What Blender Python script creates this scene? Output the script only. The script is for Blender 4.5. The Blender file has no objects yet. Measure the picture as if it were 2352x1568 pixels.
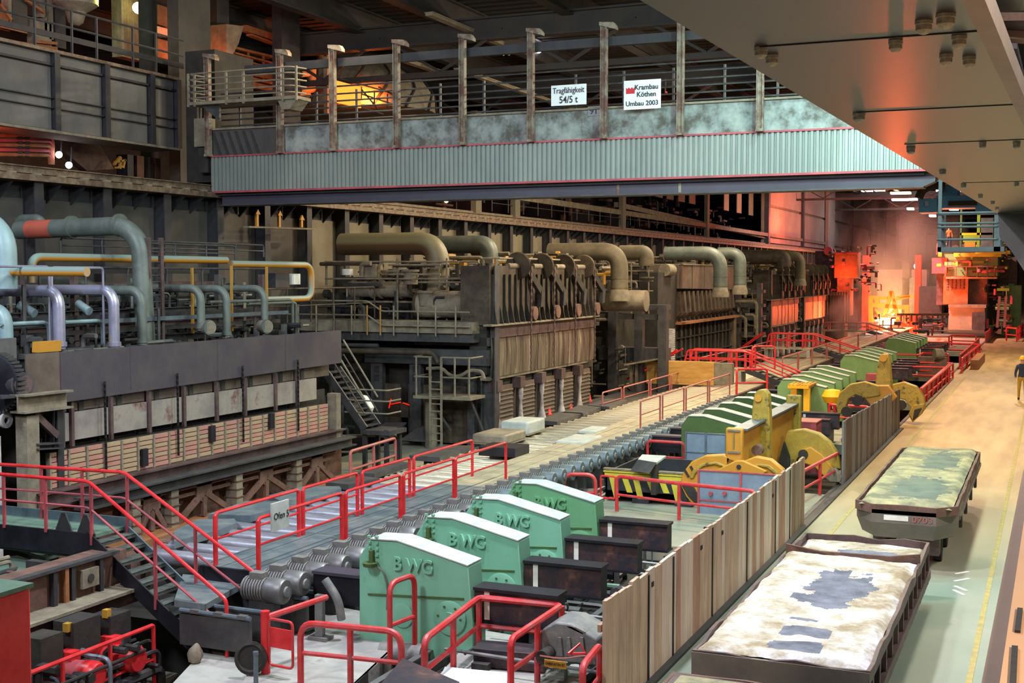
import bpy, math, random
from mathutils import Vector, Matrix
R = random.Random(7)
S = bpy.context.scene
COL = S.collection
# ---------------------------------------------------------------- camera
FPX, CH = 2880.0, 6.0
pitch = math.atan(154 / FPX)
upc = Vector((0, math.cos(pitch), -math.sin(pitch)))
dy = Vector(((2420 - 1176) / FPX, -(630 - 784) / FPX, 1.0))
yc = (dy - dy.dot(upc) * upc).normalized()
xc = upc.cross(yc)
if xc.x < 0: xc = -xc
ROWS = (xc, yc, upc)                       # world axes written in camera coordinates
def w(c): return Vector((xc.dot(c), yc.dot(c), upc.dot(c)))
cd = bpy.data.cameras.new('camera'); cam = bpy.data.objects.new('camera', cd); COL.objects.link(cam)
cd.sensor_width = 36; cd.lens = 36 * FPX / 2352; cd.clip_end = 600; cd.clip_start = .1
rx, ux, bx_ = w(Vector((1, 0, 0))), w(Vector((0, 1, 0))), -w(Vector((0, 0, 1)))
cam.matrix_world = Matrix(((rx.x, ux.x, bx_.x, 0), (rx.y, ux.y, bx_.y, 0), (rx.z, ux.z, bx_.z, CH), (0, 0, 0, 1)))
S.camera = cam
def P(u, v, x=None, y=None, z=None):
    """the point of the hall seen at pixel (u, v) on the plane x=, y= or z="""
    d = w(Vector(((u - 1176) / FPX, -(v - 784) / FPX, 1.0)))
    t = x / d.x if x is not None else (y / d.y if y is not None else (z - CH) / d.z)
    return Vector((0, 0, CH)) + d * t
# ---------------------------------------------------------------- world, lights, exposure
W = bpy.data.worlds.new('hall_air'); S.world = W; W.use_nodes = True
W.node_tree.nodes['Background'].inputs[0].default_value = (.62, .6, .58, 1)
W.node_tree.nodes['Background'].inputs[1].default_value = .20
S.view_settings.view_transform = 'Standard'; S.view_settings.look = 'None'
S.view_settings.gamma = 1; S.view_settings.use_curve_mapping = False
S.view_settings.exposure = -.68
def lamp(x, y, z, col, watt, size=1.5, to=None, kind='AREA'):
    l = bpy.data.lights.new('lamp_or_fill', kind); l.color = col; l.energy = watt
    if kind == 'AREA': l.shape = 'DISK'; l.size = size
    else: l.shadow_soft_size = size
    o = bpy.data.objects.new('lamp_or_fill', l); COL.objects.link(o); o.location = (x, y, z)
    if to is not None: o.rotation_euler = (Vector(to) - Vector((x, y, z))).to_track_quat('-Z', 'Y').to_euler()
    return o
COOL = (.86, .9, 1.0); MERC = (.72, 1.0, .9); SOD = (1.0, .79, .52); VIO = (.9, .86, 1.0)
lamp(-7.5, 18, 14.5, VIO, 4200, .8, to=(-3.6, 19, 0))
lamp(-10, 24, 14.5, MERC, 2000, 1.2, to=(-9, 21, 0))
lamp(-3, 31, 14.5, MERC, 1300, 1.2, to=(-3.5, 30, 0))
lamp(-12, 5, 13, COOL, 2600, 2.0, to=(-15, 18, 2))
lamp(-3.2, 27, 12.5, (.5, 1.0, .92), 1700, 1.2, to=(-4.5, 34.5, 8.6))
lamp(-1, 14, 13, (.96, 1.0, .94), 800, 1.5, to=(-10, 34, 9))
lamp(5.5, 24, 12.5, (1, .93, .84), 2300, 1.5, to=(-5.4, 24, .5))  # added fill to brighten the plank fence, no known fixture
lamp(3.2, 1.0, 8.8, (1, .8, .6), 1000, .8, to=(1.2, 5, 4.6))  # warm fill added for the near ledge, not a fixture of the hall
lamp(-20, 12, 13, (.72, .86, 1.0), 2100, 1.5, to=(-21, 24, 4))
lamp(-13, 47, 15, SOD, 4300, 1.2, to=(-14, 44, 0))
lamp(-3, 46, 15, SOD, 3800, 1.5, to=(-5, 46, 0))
lamp(-3, 66, 15, SOD, 5200, 1.5, to=(-5, 66, 0))
lamp(-14, 64, 15, SOD, 3200, 1.5, to=(-17, 62, 0))
lamp(-3, 92, 15, SOD, 6000, 1.5, to=(-6, 90, 0))
lamp(-14, 120, 15, (1, .8, .75), 8000, 2, to=(-16, 130, 0))
lamp(-20, 34, 15, (1, .86, .6), 900, 1.5, to=(-26, 42, 7))
lamp(-15, 58, 14, (1, .84, .58), 1500, 1.5, to=(-26, 60, 7))
# added lights standing in for the slab's glow and the upper bay's lighting
lamp(-13.5, 121.5, 2.4, (1, .1, .03), 11000, .9, kind='POINT')
lamp(-17.0, 112.6, 5.6, (1, .1, .03), 900, .5, kind='POINT')
lamp(-9.0, 125, 7, (1, .12, .05), 2600, .8, kind='POINT')
lamp(-24.5, 139, 11.5, (1, .12, .05), 3800, .6, kind='POINT')
lamp(-17.0, 150, 12, (1, .3, .26), 9000, 1.5, kind='POINT')
lamp(-29.9, 52.5, 14.2, (1, .17, .02), 1000, .7, to=(-34, 54.5, 14.2))
lamp(-30.6, 41.8, 13.4, (1, .13, .02), 420, .5, to=(-34, 42.5, 13.8))
lamp(-30.2, 26, 15.2, (1, .1, .03), 420, .4, to=(-33, 26.8, 14.2))
lamp(-28.3, 27.5, 9.7, (1, .12, .04), 60, .3, to=(-31, 28.5, 9.7))
lamp(-21, 22, 15.5, (.9, .92, 1), 700, 1, to=(-28.2, 30, 11.5))
lamp(-30.2, 34.6, 15.6, (.85, 1, .25), 130, .3, to=(-33, 35, 14.6))
lamp(-10.5, 47, 9.5, (1, .88, .66), 900, 1, to=(-17.8, 46, 2.6))  # extra fill added to lighten the second furnace's doors
# ---------------------------------------------------------------- materials
def lin(h):
    h = h.lstrip('#'); o = []
    for i in (0, 2, 4):
        c = int(h[i:i + 2], 16) / 255
        o.append(c / 12.92 if c <= .04045 else ((c + .055) / 1.055) ** 2.4)
    return (*o, 1)
def mat(name, c1, c2=None, rough=.65, metal=0, scale=1.5, bump=.15, lo=.4, hi=.62, stretch=(1, 1, 1), c3=None, spec=.5):
    m = bpy.data.materials.new(name); m.use_nodes = True
    n, l = m.node_tree.nodes, m.node_tree.links
    b = n['Principled BSDF']
    b.inputs['Roughness'].default_value = rough; b.inputs['Metallic'].default_value = metal
    b.inputs['Specular IOR Level'].default_value = spec
    tc = n.new('ShaderNodeTexCoord'); mp = n.new('ShaderNodeMapping'); mp.inputs['Scale'].default_value = stretch
    l.new(tc.outputs['Object'], mp.inputs['Vector'])
    nz = n.new('ShaderNodeTexNoise'); nz.inputs['Scale'].default_value = scale
    nz.inputs['Detail'].default_value = 7; nz.inputs['Roughness'].default_value = .68
    l.new(mp.outputs[0], nz.inputs['Vector'])
    r = n.new('ShaderNodeValToRGB')
    r.color_ramp.elements[0].position = lo; r.color_ramp.elements[1].position = hi
    r.color_ramp.elements[0].color = lin(c1); r.color_ramp.elements[1].color = lin(c2 or c1)
    if c3:
        e = r.color_ramp.elements.new(min(.95, hi + .12)); e.color = lin(c3)
    l.new(nz.outputs[0], r.inputs[0]); l.new(r.outputs[0], b.inputs['Base Color'])
    if bump:
        n2 = n.new('ShaderNodeTexNoise'); n2.inputs['Scale'].default_value = scale * 9; n2.inputs['Detail'].default_value = 5
        l.new(mp.outputs[0], n2.inputs['Vector'])
        bp = n.new('ShaderNodeBump'); bp.inputs['Strength'].default_value = bump; bp.inputs['Distance'].default_value = .02
        l.new(n2.outputs[0], bp.inputs['Height']); l.new(bp.outputs[0], b.inputs['Normal'])
    return m
def glow(name, c, s):
    m = bpy.data.materials.new(name); m.use_nodes = True; b = m.node_tree.nodes['Principled BSDF']
    b.inputs['Base Color'].default_value = lin(c); b.inputs['Emission Color'].default_value = lin(c); b.inputs['Emission Strength'].default_value = s
    return m
M = dict(
 spoutm=mat('pale_scaled_spout', 'b8b0b0', '8a8080', .7, .1, 4, .3),
 red=mat('red_paint', 'c41f24', 'd8363a', .38, 0, 3, .05),
 redworn=mat('worn_red_paint', 'c4242a', 'b84a4c', .45, 0, 4, .1, .42, .6, c3='6e5a58'),
 pinkred=mat('faded_red_paint', 'b8524e', '9a6a62', .5, 0, 4, .1),
 green=mat('mint_green_paint', '72ae92', '7cb89c', .5, 0, .8, .04, c3='5e8e78'),
 green3=mat('olive_leaf_green_paint', '6e9458', '7a9c62', .55, 0, .8, .05), tread=mat('stair_tread_plate', '464c48', '5a6058', .6, .2, 3, .5), ylw2=mat('muted_yellow_paint', 'b88a2c', '9c7a2c', .55, 0, 2, .1),
 green2=mat('leaf_green_paint', '5c9a6c', '689e74', .5, 0, .8, .04),
 dgreen=mat('dark_green_paint', '41582a', '4a6032', .55, 0, 2, .08),
 mgreen=mat('moss_green_paint', '6d8f52', '7d9a5e', .6, 0, 2, .08),
 topdust=mat('dusty_top_sheet', 'b7bab6', '9ea6a0', .8, 0, 3, .1),
 cream=mat('cream_paint', 'e8e6de', 'd8d4c8', .6, 0, 3, .05),
 black=mat('black_steel', '1c1b22', '2a2830', .45, .3, 2, .1),
 rustdark=mat('rusty_dark_steel', '2b2730', '4a3434', .55, .2, 2.2, .2, .45, .6, c3='7a5344'),
 steel=mat('grey_steel', '6a6a6c', '7d7c7a', .45, .5, 2, .1),
 dsteel=mat('dark_grey_steel', '3e3e42', '52504e', .55, .3, 2, .15),
 bluegrey=mat('blue_grey_steel', '586470', '6e7c84', .45, .4, 2.5, .1),
 roller=mat('worn_roller_steel', '8a8894', 'b0aeb8', .3, .5, 4, .1, stretch=(.3, 1, 1)),
 rollerlit=mat('lit_roller_steel', 'cabfa6', 'f0e6d0', .26, .6, 4, .1, stretch=(.3, 1, 1)),  # paler warm copy: sodium light put into the roll colour
 deck=mat('trodden_steel_deck', '5a6870', '7c8484', .5, .3, 1.6, .3, .4, .62, c3='a09478'),
 deckwarm=mat('warm_steel_deck', '8f8876', 'b0a488', .6, .1, 1.6, .25),
 gdeck=mat('green_chequer_plate', '5c7a68', '6c8474', .55, .2, 3, .5),
 concrete=mat('dusty_concrete', '8c8c88', 'a4a29a', .85, 0, 1.2, .3, c3='6c6c68'),
 platform=mat('grey_green_slab', '7c8074', '948c78', .8, 0, .7, .25, c3='b09a74'),
 rust=mat('brown_rust', '5a4238', '74564a', .8, .1, 2.5, .4, c3='403432'),
 rustlight=mat('orange_rust', '8a5634', '9c6a44', .8, .1, 2.5, .4),
 furn=mat('sooty_furnace_steel', '2c2925', '3f3a32', .7, .15, 1.5, .3, c3='24211d'),
 furn2=mat('brown_sooty_steel', '3a3028', '54483a', .7, .15, 2, .3, c3='28221e'),
 soot_shade=mat('black_soot_and_shade', '221f1c', '302c28', .8, 0, 2, .3),  # real soot, and black standing in for shade in slots and gaps
 dust=mat('dust_covered_steel', '6c6456', '887e6a', .85, 0, 2.5, .3),
 tank=mat('dusty_tank_jacket', '746a5c', '968a76', .6, .1, 1.8, .2, c3='7c6c5a'),
 duct=mat('dusty_hot_duct', '564e40', '6e6450', .7, .1, 1.2, .15, .38, .62, c3='6a4c34'),
 pipegreen=mat('grey_green_pipe', '565e58', '686e68', .5, .2, 2, .08),
 pipelilac=mat('silvery_lagged_pipe', '9a98b0', 'acaaba', .35, .5, 1.5, .08),
 teal=mat('teal_pipe', '80989c', '90a8a8', .45, .1, 1.2, .05),
 yellowpipe=mat('yellow_pipe', 'b07c2a', '9a7a3c', .5, 0, 3, .05),
 redband=mat('brick_red_band', 'a04a3a', 'b05442', .6),
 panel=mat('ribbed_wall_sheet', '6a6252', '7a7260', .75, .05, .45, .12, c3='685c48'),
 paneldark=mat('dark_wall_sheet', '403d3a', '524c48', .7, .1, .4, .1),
 rib=mat('dark_wall_stiffener', '2e2e34', '3a3838', .6, .2, 2, .1),
 rail=mat('rusty_crane_rail', '5c4a3e', '80705e', .55, .3, 4, .2, c3='60483c'),
 corr=mat('galvanised_sheet', '7e8580', '8e948e', .5, .25, .6, .05, stretch=(1, 1, .3)),
 stain=mat('stained_grey_girder', '54504a', '7e8482', .75, .05, 1.3, .15, .40, .52, c3='969a94'),
 postm=mat('rusty_pale_post', '8c8272', '6a5044', .7, .1, 3, .25, .42, .56, c3='6e4440'),
 redtrim=mat('dull_red_trim', 'b04a50', '8c3c44', .55),
 purple=mat('purple_grey_beam', '3c3844', '44404c', .5, .1, .6, .05),
 girder=mat('taupe_girder_paint', '342e29', '38322c', .33, .25, .5, .04, spec=.6),
 girdere=mat('pinkish_girder_edge', 'a08a78', 'b09684', .6),
 bolt=mat('galvanised_bolt', 'd8d0b4', 'a8a08c', .6, .1, 20, .1),
 roof=mat('dark_roof_deck', '1c1b19', '242220', .8, 0, .6, .1),
 roofbeam=mat('dark_roof_beam', '2c2b2d', '383432', .6, .1, .8, .1),
 white=mat('white_sign_face', 'e4e6e8', 'dcdee2', .5, 0, 2, 0),
 ink=mat('black_lettering', '20232a', None, .6, 0, 1, 0),
 redink=mat('red_lettering', 'c0202c', None, .6, 0, 1, 0),
 plank=mat('sun_bleached_timber', 'a48a76', 'c0a48c', .85, 0, 1.3, .4, stretch=(3, 3, .5), c3='7c6452'),
 plank2=mat('pale_timber', 'b8a494', 'd0bcaa', .85, 0, 1.3, .4, stretch=(3, 3, .5), c3='8c7664'),
 plank3=mat('brown_timber', '946f5a', 'b08c74', .85, 0, 1.3, .4, stretch=(3, 3, .5), c3='685040'),
 fence2=mat('weathered_grey_board', '5c5a5e', '77726e', .8, 0, 1.3, .3, stretch=(3, 3, .5), c3='8a7c6c'),
 timber=mat('ochre_timber', 'b0803a', 'c89a52', .8, 0, 2, .3, stretch=(.4, 3, 3)),
 yellow=mat('worn_yellow_paint', 'bc8428', 'ac7824', .5, 0, 1.4, .15, .5, .66, c3='5c4c2c'),
 yellowold=mat('scratched_yellow_paint', '94782a', 'a4882e', .55, 0, 3.5, .25, .44, .54, c3='46402c'),
 ybright=mat('bright_yellow_paint', 'f0b010', 'f4b818', .5, 0, 2, .05),
 hazy=mat('hazard_yellow', 'c8bc3c', 'b8ac34', .6),
 hazb=mat('hazard_black', '26282e', '1c1e22', .6),
 bluepanel=mat('blue_grey_panel', '74869a', '8496a6', .5, .3, 1.5, .1),
 blue=mat('blue_paint', '2f7fb0', '3888b8', .5),
 lime=mat('lime_green_paint', '7a9a28', '86a230', .6),
 motor=mat('dusty_motor_casing', '6c6e70', '84827c', .6, .3, 5, .25),
 motorblue=mat('blue_motor_casing', '566670', '747a76', .55, .2, 5, .25, c3='8a8878'),
 shield=mat('bare_steel_shield', '666270', '787478', .38, .7, .8, .1, .4, .7, c3='5e4a3a'),
 door=mat('heat_marked_steel', '9a9290', 'b4aca4', .4, .5, 1.1, .15, .38, .58, c3='7c4848'),
 doorbrown=mat('brown_heat_shield', '544840', '6a5c50', .65, .1, 1.2, .2),
 tile=mat('pinkish_refractory', 'a87466', 'b88878', .85, 0, 1.6, .3, c3='8a5048'),
 tile2=mat('buff_refractory', 'a08464', 'b0947a', .85, 0, 1.6, .3, c3='946050'),
 panelmetal=mat('streaked_door_sheet', '3c3832', '7e7668', .4, .35, 1.2, .1, .4, .6, stretch=(1, 2.6, .22), c3='c4bea8'),
 cyl=mat('white_scaled_steel', 'c8c4c4', 'a8a4a4', .6, .2, 3, .2),
 cone=mat('signal_red', 'e02818', 'd82414', .5),
 load=mat('white_slag_crust', '8c7e62', 'b0a898', .9, 0, 1.5, 1.0, .38, .5, c3='d4d2da'),
 load2=mat('olive_slag_crust', '6c6c58', '9c9470', .9, 0, 1.6, 1.0, .4, .56, c3='b8a878'),
 hole=mat('charred_patch', '50545e', '787c88', .9, 0, 2.5, .9, .35, .65),
 hole2=mat('grey_green_patch', '545e56', '6c7464', .9, 0, 1.2, .5),
 trol=mat('grimy_brown_steel', '4c3c3c', '6a5654', .55, .3, 1.6, .2, c3='3a2c30'),
 trol2=mat('taupe_trolley_side', '6e665e', '7e7468', .6, .2, 1.6, .15),
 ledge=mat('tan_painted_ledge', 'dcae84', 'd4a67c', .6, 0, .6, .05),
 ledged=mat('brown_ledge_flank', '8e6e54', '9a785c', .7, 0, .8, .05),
 yline=mat('worn_yellow_line', 'b8a45c', '9a9068', .8, 0, 4, 0),
 navy=mat('navy_cloth', '2c3048', '343850', .9), khaki=mat('yellow_cloth', 'b08c28', None, .9),
 skin=mat('skin', 'c09078', None, .6), grey=mat('grey_cloth', '8a8a90', None, .9), orange=mat('orange_cloth', 'c06020', None, .8),
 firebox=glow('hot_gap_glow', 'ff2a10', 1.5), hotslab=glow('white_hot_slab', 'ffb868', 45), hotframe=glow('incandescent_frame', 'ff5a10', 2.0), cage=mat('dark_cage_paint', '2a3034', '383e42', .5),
 hotred=glow('glowing_red_steel', 'e02c10', .9), lampw=glow('lamp_glass', 'f4f0ff', 25), lampy=glow('yellow_lamp_glass', 'f8e890', 18),
 lampo=glow('orange_lit_pane', 'ff8a20', 2.4), hotwhite=glow('hot_plate', 'ffe0b0', 1.2),
)
# ---------------------------------------------------------------- mesh helpers
def fillet(pts, r, k=5):
    pts = [Vector(p) for p in pts]
    if r <= 0 or len(pts) < 3: return pts
    out = [pts[0]]
    for a, b, c in zip(pts, pts[1:], pts[2:]):
        u, v = a - b, c - b; lu, lv = u.length, v.length
        d = min(r, lu * .48, lv * .48)
        if u.normalized().cross(v.normalized()).length < .05: out.append(b); continue
        p, q = b + u.normalized() * d, b + v.normalized() * d
        for i in range(k + 1):
            t = i / k; out.append((1 - t) ** 2 * p + 2 * t * (1 - t) * b + t * t * q)
    out.append(pts[-1]); return out
class MB:
    def __init__(s): s.v = []; s.f = []; s.sm = []
    def add(s, v, f, sm=False):
        n = len(s.v); s.v += [Vector(p) for p in v]; s.f += [tuple(i + n for i in q) for q in f]; s.sm += [sm] * len(f); return s
    def box(s, a, b):
        (x0, y0, z0), (x1, y1, z1) = a, b
        x0, x1 = min(x0, x1), max(x0, x1); y0, y1 = min(y0, y1), max(y0, y1); z0, z1 = min(z0, z1), max(z0, z1)
        return s.add([(x0, y0, z0), (x1, y0, z0), (x1, y1, z0), (x0, y1, z0), (x0, y0, z1), (x1, y0, z1), (x1, y1, z1), (x0, y1, z1)],
                     [(3, 2, 1, 0), (4, 5, 6, 7), (0, 1, 5, 4), (1, 2, 6, 5), (2, 3, 7, 6), (3, 0, 4, 7)])
    def cb(s, c, d):                         # box from centre and full size
        return s.box([c[i] - d[i] / 2 for i in range(3)], [c[i] + d[i] / 2 for i in range(3)])
    def bar(s, p, q, a, b, up=(0, 0, 1)):
        p, q = Vector(p), Vector(q); t = (q - p).normalized(); up = Vector(up)
        if abs(t.dot(up)) > .98: up = Vector((0, 1, 0))
        sd = t.cross(up).normalized() * a / 2; u2 = sd.cross(t).normalized() * b / 2
        v = [p - sd - u2, p + sd - u2, p + sd + u2, p - sd + u2, q - sd - u2, q + sd - u2, q + sd + u2, q - sd + u2]
        return s.add(v, [(0, 1, 2, 3), (7, 6, 5, 4), (4, 5, 1, 0), (5, 6, 2, 1), (6, 7, 3, 2), (7, 4, 0, 3)])
    def ibeam(s, p, q, wd, h, t=.03, up=(0, 0, 1)):
        p, q, up = Vector(p), Vector(q), Vector(up)
        s.bar(p, q, t, h, up); o = up * (h / 2)
        s.bar(p + o, q + o, wd, t, up); s.bar(p - o, q - o, wd, t, up); return s
    def tube(s, pts, r, n=8, fil=0, k=5, cap=True, r2=None):
        pts = fillet(pts, fil, k); m = len(pts); rings = []
        T = []
        for i in range(m):
            a = pts[max(0, i - 1)]; b = pts[min(m - 1, i + 1)]; T.append((b - a).normalized())
        nrm = T[0].orthogonal().normalized(); vs = []; fs = []
        for i in range(m):
            nrm = (nrm - nrm.dot(T[i]) * T[i])
            nrm = nrm.normalized() if nrm.length > 1e-6 else T[i].orthogonal().normalized()
            bn = T[i].cross(nrm); rr = r if r2 is None else r + (r2 - r) * i / (m - 1)
            for j in range(n):
                a = 2 * math.pi * j / n; vs.append(pts[i] + (nrm * math.cos(a) + bn * math.sin(a)) * rr)
        for i in range(m - 1):
            for j in range(n):
                j2 = (j + 1) % n; fs.append((i * n + j, i * n + j2, (i + 1) * n + j2, (i + 1) * n + j))
        s.add(vs, fs, True)
        if cap:
            s.add([], []); b0 = len(s.v) - len(vs)
            s.f.append(tuple(b0 + j for j in range(n))[::-1]); s.sm.append(False)
            s.f.append(tuple(b0 + (m - 1) * n + j for j in range(n))); s.sm.append(False)
        return s
    def cyl(s, p, q, r, n=12, r2=None): return s.tube([p, q], r, n, r2=r2)
    def slab(s, pts, d):                     # flat polygon given thickness by the vector d
        pts = [Vector(p) for p in pts]; d = Vector(d); n = len(pts)
        nr = Vector((0, 0, 0))
        for i in range(n): nr += pts[i].cross(pts[(i + 1) % n])
        if nr.dot(d) > 0: pts = pts[::-1]
        f = [tuple(range(n)), tuple(range(2 * n - 1, n - 1, -1))] + [(i, i + n, (i + 1) % n + n, (i + 1) % n) for i in range(n)]
        return s.add(pts + [p + d for p in pts], f)
    def lathe(s, prof, p, d=(0, 0, 1), n=16):
        p, d = Vector(p), Vector(d).normalized(); a = d.orthogonal().normalized(); b = d.cross(a); vs = []; m = len(prof)
        for r, h in prof:
            for j in range(n):
                t = 2 * math.pi * j / n; vs.append(p + d * h + (a * math.cos(t) + b * math.sin(t)) * max(r, 1e-4))
        fs = [(i * n + j, i * n + (j + 1) % n, (i + 1) * n + (j + 1) % n, (i + 1) * n + j) for i in range(m - 1) for j in range(n)]
        s.add(vs, fs, True)
        b0 = len(s.v) - len(vs); s.f.append(tuple(b0 + j for j in range(n))[::-1]); s.sm.append(False)
        s.f.append(tuple(b0 + (m - 1) * n + j for j in range(n))); s.sm.append(False); return s
    def build(s, name, m, parent=None, loc=None, bevel=0):
        if parent is not None and not isinstance(parent, bpy.types.Object): raise Exception(name)
        me = bpy.data.meshes.new(name)
        if loc is None:
            if parent is None:
                xs = [p.x for p in s.v]; ys = [p.y for p in s.v]; zs = [p.z for p in s.v]
                loc = Vector(((min(xs) + max(xs)) / 2, (min(ys) + max(ys)) / 2, min(zs)))
            else: loc = None
        base = Vector((0, 0, 0)); q = parent
        while q is not None: base += Vector(q.location); q = q.parent
        off = base if loc is None else Vector(loc)
        me.from_pydata([p - off for p in s.v], [], s.f)
        me.polygons.foreach_set('use_smooth', s.sm)
        me.materials.append(M[m] if isinstance(m, str) else m); me.update()
        try: me.set_sharp_from_angle(angle=math.radians(38))
        except Exception: pass
        o = bpy.data.objects.new(name, me); COL.objects.link(o)
        if parent is not None: o.parent = parent; o.location = off - base
        else: o.location = off
        if bevel:
            b = o.modifiers.new('bevel', 'BEVEL'); b.width = bevel; b.segments = 2; b.limit_method = 'ANGLE'
        return o
def meta(o, label, cat, group=None):
    o['label'] = label; o['category'] = cat
    if group: o['group'] = group
    return o
def thing(name, label, cat, loc, group=None):
    o = bpy.data.objects.new(name, None); COL.objects.link(o); o.location = Vector(loc); o.empty_display_size = .2
    return meta(o, label, cat, group)
def struct(name, mb, m, parent=None, **k):
    o = mb.build(name, m, parent, **k)
    if parent is None: o['kind'] = 'structure'
    return o
def stuff(o): o['kind'] = 'stuff'; return o
def solo(name, mb, m, label, cat, group=None, **k): return meta(mb.build(name, m, **k), label, cat, group)
def kids(o): return [c for c in o.children]
def copytree(o, parent=None):
    c = o.copy(); COL.objects.link(c)
    if parent is not None: c.parent = parent
    for ch in kids(o): copytree(ch, c)
    return c
def clone(o, parent, dloc):                  # repeat of a part, sharing its mesh
    c = o.copy(); COL.objects.link(c); c.parent = parent; c.location = Vector(o.location) + Vector(dloc); return c
def text(name, s, size, m, p, right, up, parent, depth=.01, align='LEFT', bold=0, sx=1.0):
    cu = bpy.data.curves.new(name, 'FONT'); cu.body = s; cu.size = size; cu.extrude = depth / 2; cu.align_x = align; cu.resolution_u = 3; cu.offset = bold
    t = bpy.data.objects.new(name, cu); COL.objects.link(t)
    dg = bpy.context.evaluated_depsgraph_get(); dg.update()
    me = bpy.data.meshes.new_from_object(t.evaluated_get(dg)); bpy.data.objects.remove(t)
    right, up = Vector(right).normalized(), Vector(up).normalized(); nn = right.cross(up)
    base = Vector((0, 0, 0)); q = parent
    while q is not None: base += Vector(q.location); q = q.parent
    for v in me.vertices: v.co = right * v.co.x * sx + up * v.co.y + nn * v.co.z
    me.materials.clear(); me.materials.append(M[m]); o = bpy.data.objects.new(name, me); COL.objects.link(o)
    o.parent = parent; o.location = Vector(p) - base; return o
def railing(name, label, pts, h=.9, m='red', r=.032, mids=(.5,), step=1.6, post='round', fil=.12, posts=None, cat='railing', pr=None, ends=True, group=None, pm=None, parent=None):
    """pts: foot points; each post and each rail is a part"""
    pts = [Vector(p) for p in pts]; t = parent or thing(name, label, cat, pts[0], group)
    H = Vector((0, 0, h)); top = [p + H for p in pts]
    line = ([pts[0]] if ends else []) + top + ([pts[-1]] if ends else [])
    MB().tube(line, r, 8, fil).build('top_rail', m, t)
    for q in mids:
        MB().tube([p + H * q for p in pts], r * .75, 6, fil * .6).build('mid_rail', m, t)
    foot = list(pts[1:-1]) if ends else list(pts)
    if posts is not None: foot = posts
    else:
        for a, b in zip(pts, pts[1:]):
            n = max(1, round((b - a).length / step))
            foot += [a.lerp(b, i / n) for i in range(1, n)]
    for p in foot:
        p = Vector(p)
        if post == 'flat': MB().box((p.x - .012, p.y - .05, p.z), (p.x + .012, p.y + .05, p.z + h)).build('post', pm or m, t)
        else: MB().cyl(p, p + H * .99, pr or r * .95, 8).build('post', pm or m, t)
    return t
def clutter(name, lo, hi, n, mats, parent, seed, pr=.05, axis='xyz'):
    """small pipework, valves and boxes too small to tell apart: one joined part per material"""
    rr = random.Random(seed); mb = [MB() for _ in mats]
    for i in range(n):
        b = mb[i % len(mats)]; p = Vector([rr.uniform(lo[j], hi[j]) for j in range(3)]); k = rr.random()
        ax = rr.choice(axis); d = Vector((ax == 'x', ax == 'y', ax == 'z')); L = rr.uniform(.4, 2.2) * (1 if ax != 'z' else .6)
        q = p + d * L
        for j in range(3): q[j] = min(max(q[j], lo[j]), hi[j])
        if (q - p).length < .15: continue
        r = rr.uniform(.4, 1.3) * pr
        if k < .55: b.tube([p, q], r, 6)
        elif k < .75:
            e = q + Vector((0, 0, -1 if ax != 'z' else 0)) * rr.uniform(.2, .8) + Vector((.4 if ax == 'z' else 0, 0, 0)); e.z = max(e.z, lo[2])
            b.tube([p, q, e], r, 6, .15, 3)
        elif k < .9: b.cb(p, [rr.uniform(.12, .5) for _ in range(3)])
        else: b.cyl(p, p + d * rr.uniform(.15, .4), r * 2.6, 8)
    for b, m in zip(mb, mats):
        if b.v: stuff(b.build(name, m, parent))
# ================================================================ the setting
# floors: the aisle (grey-green near; far beige is sodium light put into the colour), machine floor, and the pit of the pushers
FM = M['aisle'] = mat('aisle_floor_lit_far', '7c8c7e', '8a9486', .55, 0, .5, .12, c3='9c9c8e', stretch=(1, .6, 1))
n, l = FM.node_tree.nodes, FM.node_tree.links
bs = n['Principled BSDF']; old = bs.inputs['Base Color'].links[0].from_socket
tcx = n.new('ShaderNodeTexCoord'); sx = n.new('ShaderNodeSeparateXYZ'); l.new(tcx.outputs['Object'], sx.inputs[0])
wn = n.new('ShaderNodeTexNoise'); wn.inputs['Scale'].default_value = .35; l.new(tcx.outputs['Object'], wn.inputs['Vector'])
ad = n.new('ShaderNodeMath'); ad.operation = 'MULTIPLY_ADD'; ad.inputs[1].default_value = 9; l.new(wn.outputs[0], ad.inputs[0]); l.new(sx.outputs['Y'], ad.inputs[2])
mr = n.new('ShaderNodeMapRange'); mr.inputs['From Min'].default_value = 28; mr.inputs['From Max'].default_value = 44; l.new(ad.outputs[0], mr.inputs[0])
lit_beige = n.new('ShaderNodeTexNoise'); lit_beige.inputs['Scale'].default_value = 1.1; lit_beige.inputs['Detail'].default_value = 6
mpp = n.new('ShaderNodeMapping'); mpp.inputs['Scale'].default_value = (1.4, .22, 1); mpp.inputs['Rotation'].default_value = (0, 0, .25); l.new(tcx.outputs['Object'], mpp.inputs['Vector']); l.new(mpp.outputs[0], lit_beige.inputs['Vector'])
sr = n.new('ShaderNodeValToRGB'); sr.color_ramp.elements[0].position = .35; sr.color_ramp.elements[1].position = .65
sr.color_ramp.elements[0].color = lin('9c8058'); sr.color_ramp.elements[1].color = lin('b89a6c'); l.new(lit_beige.outputs[0], sr.inputs[0])
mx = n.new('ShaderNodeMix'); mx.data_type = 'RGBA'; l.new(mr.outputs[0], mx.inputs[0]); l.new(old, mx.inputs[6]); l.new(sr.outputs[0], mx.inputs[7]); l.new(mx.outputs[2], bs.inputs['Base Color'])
XE = -5.45                                               # edge of the aisle
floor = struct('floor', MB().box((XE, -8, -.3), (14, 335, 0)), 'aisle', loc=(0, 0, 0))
struct('floor_machine_side', MB().box((-60, -8, -3.2), (XE, 335, -3)), 'soot_shade')
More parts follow.
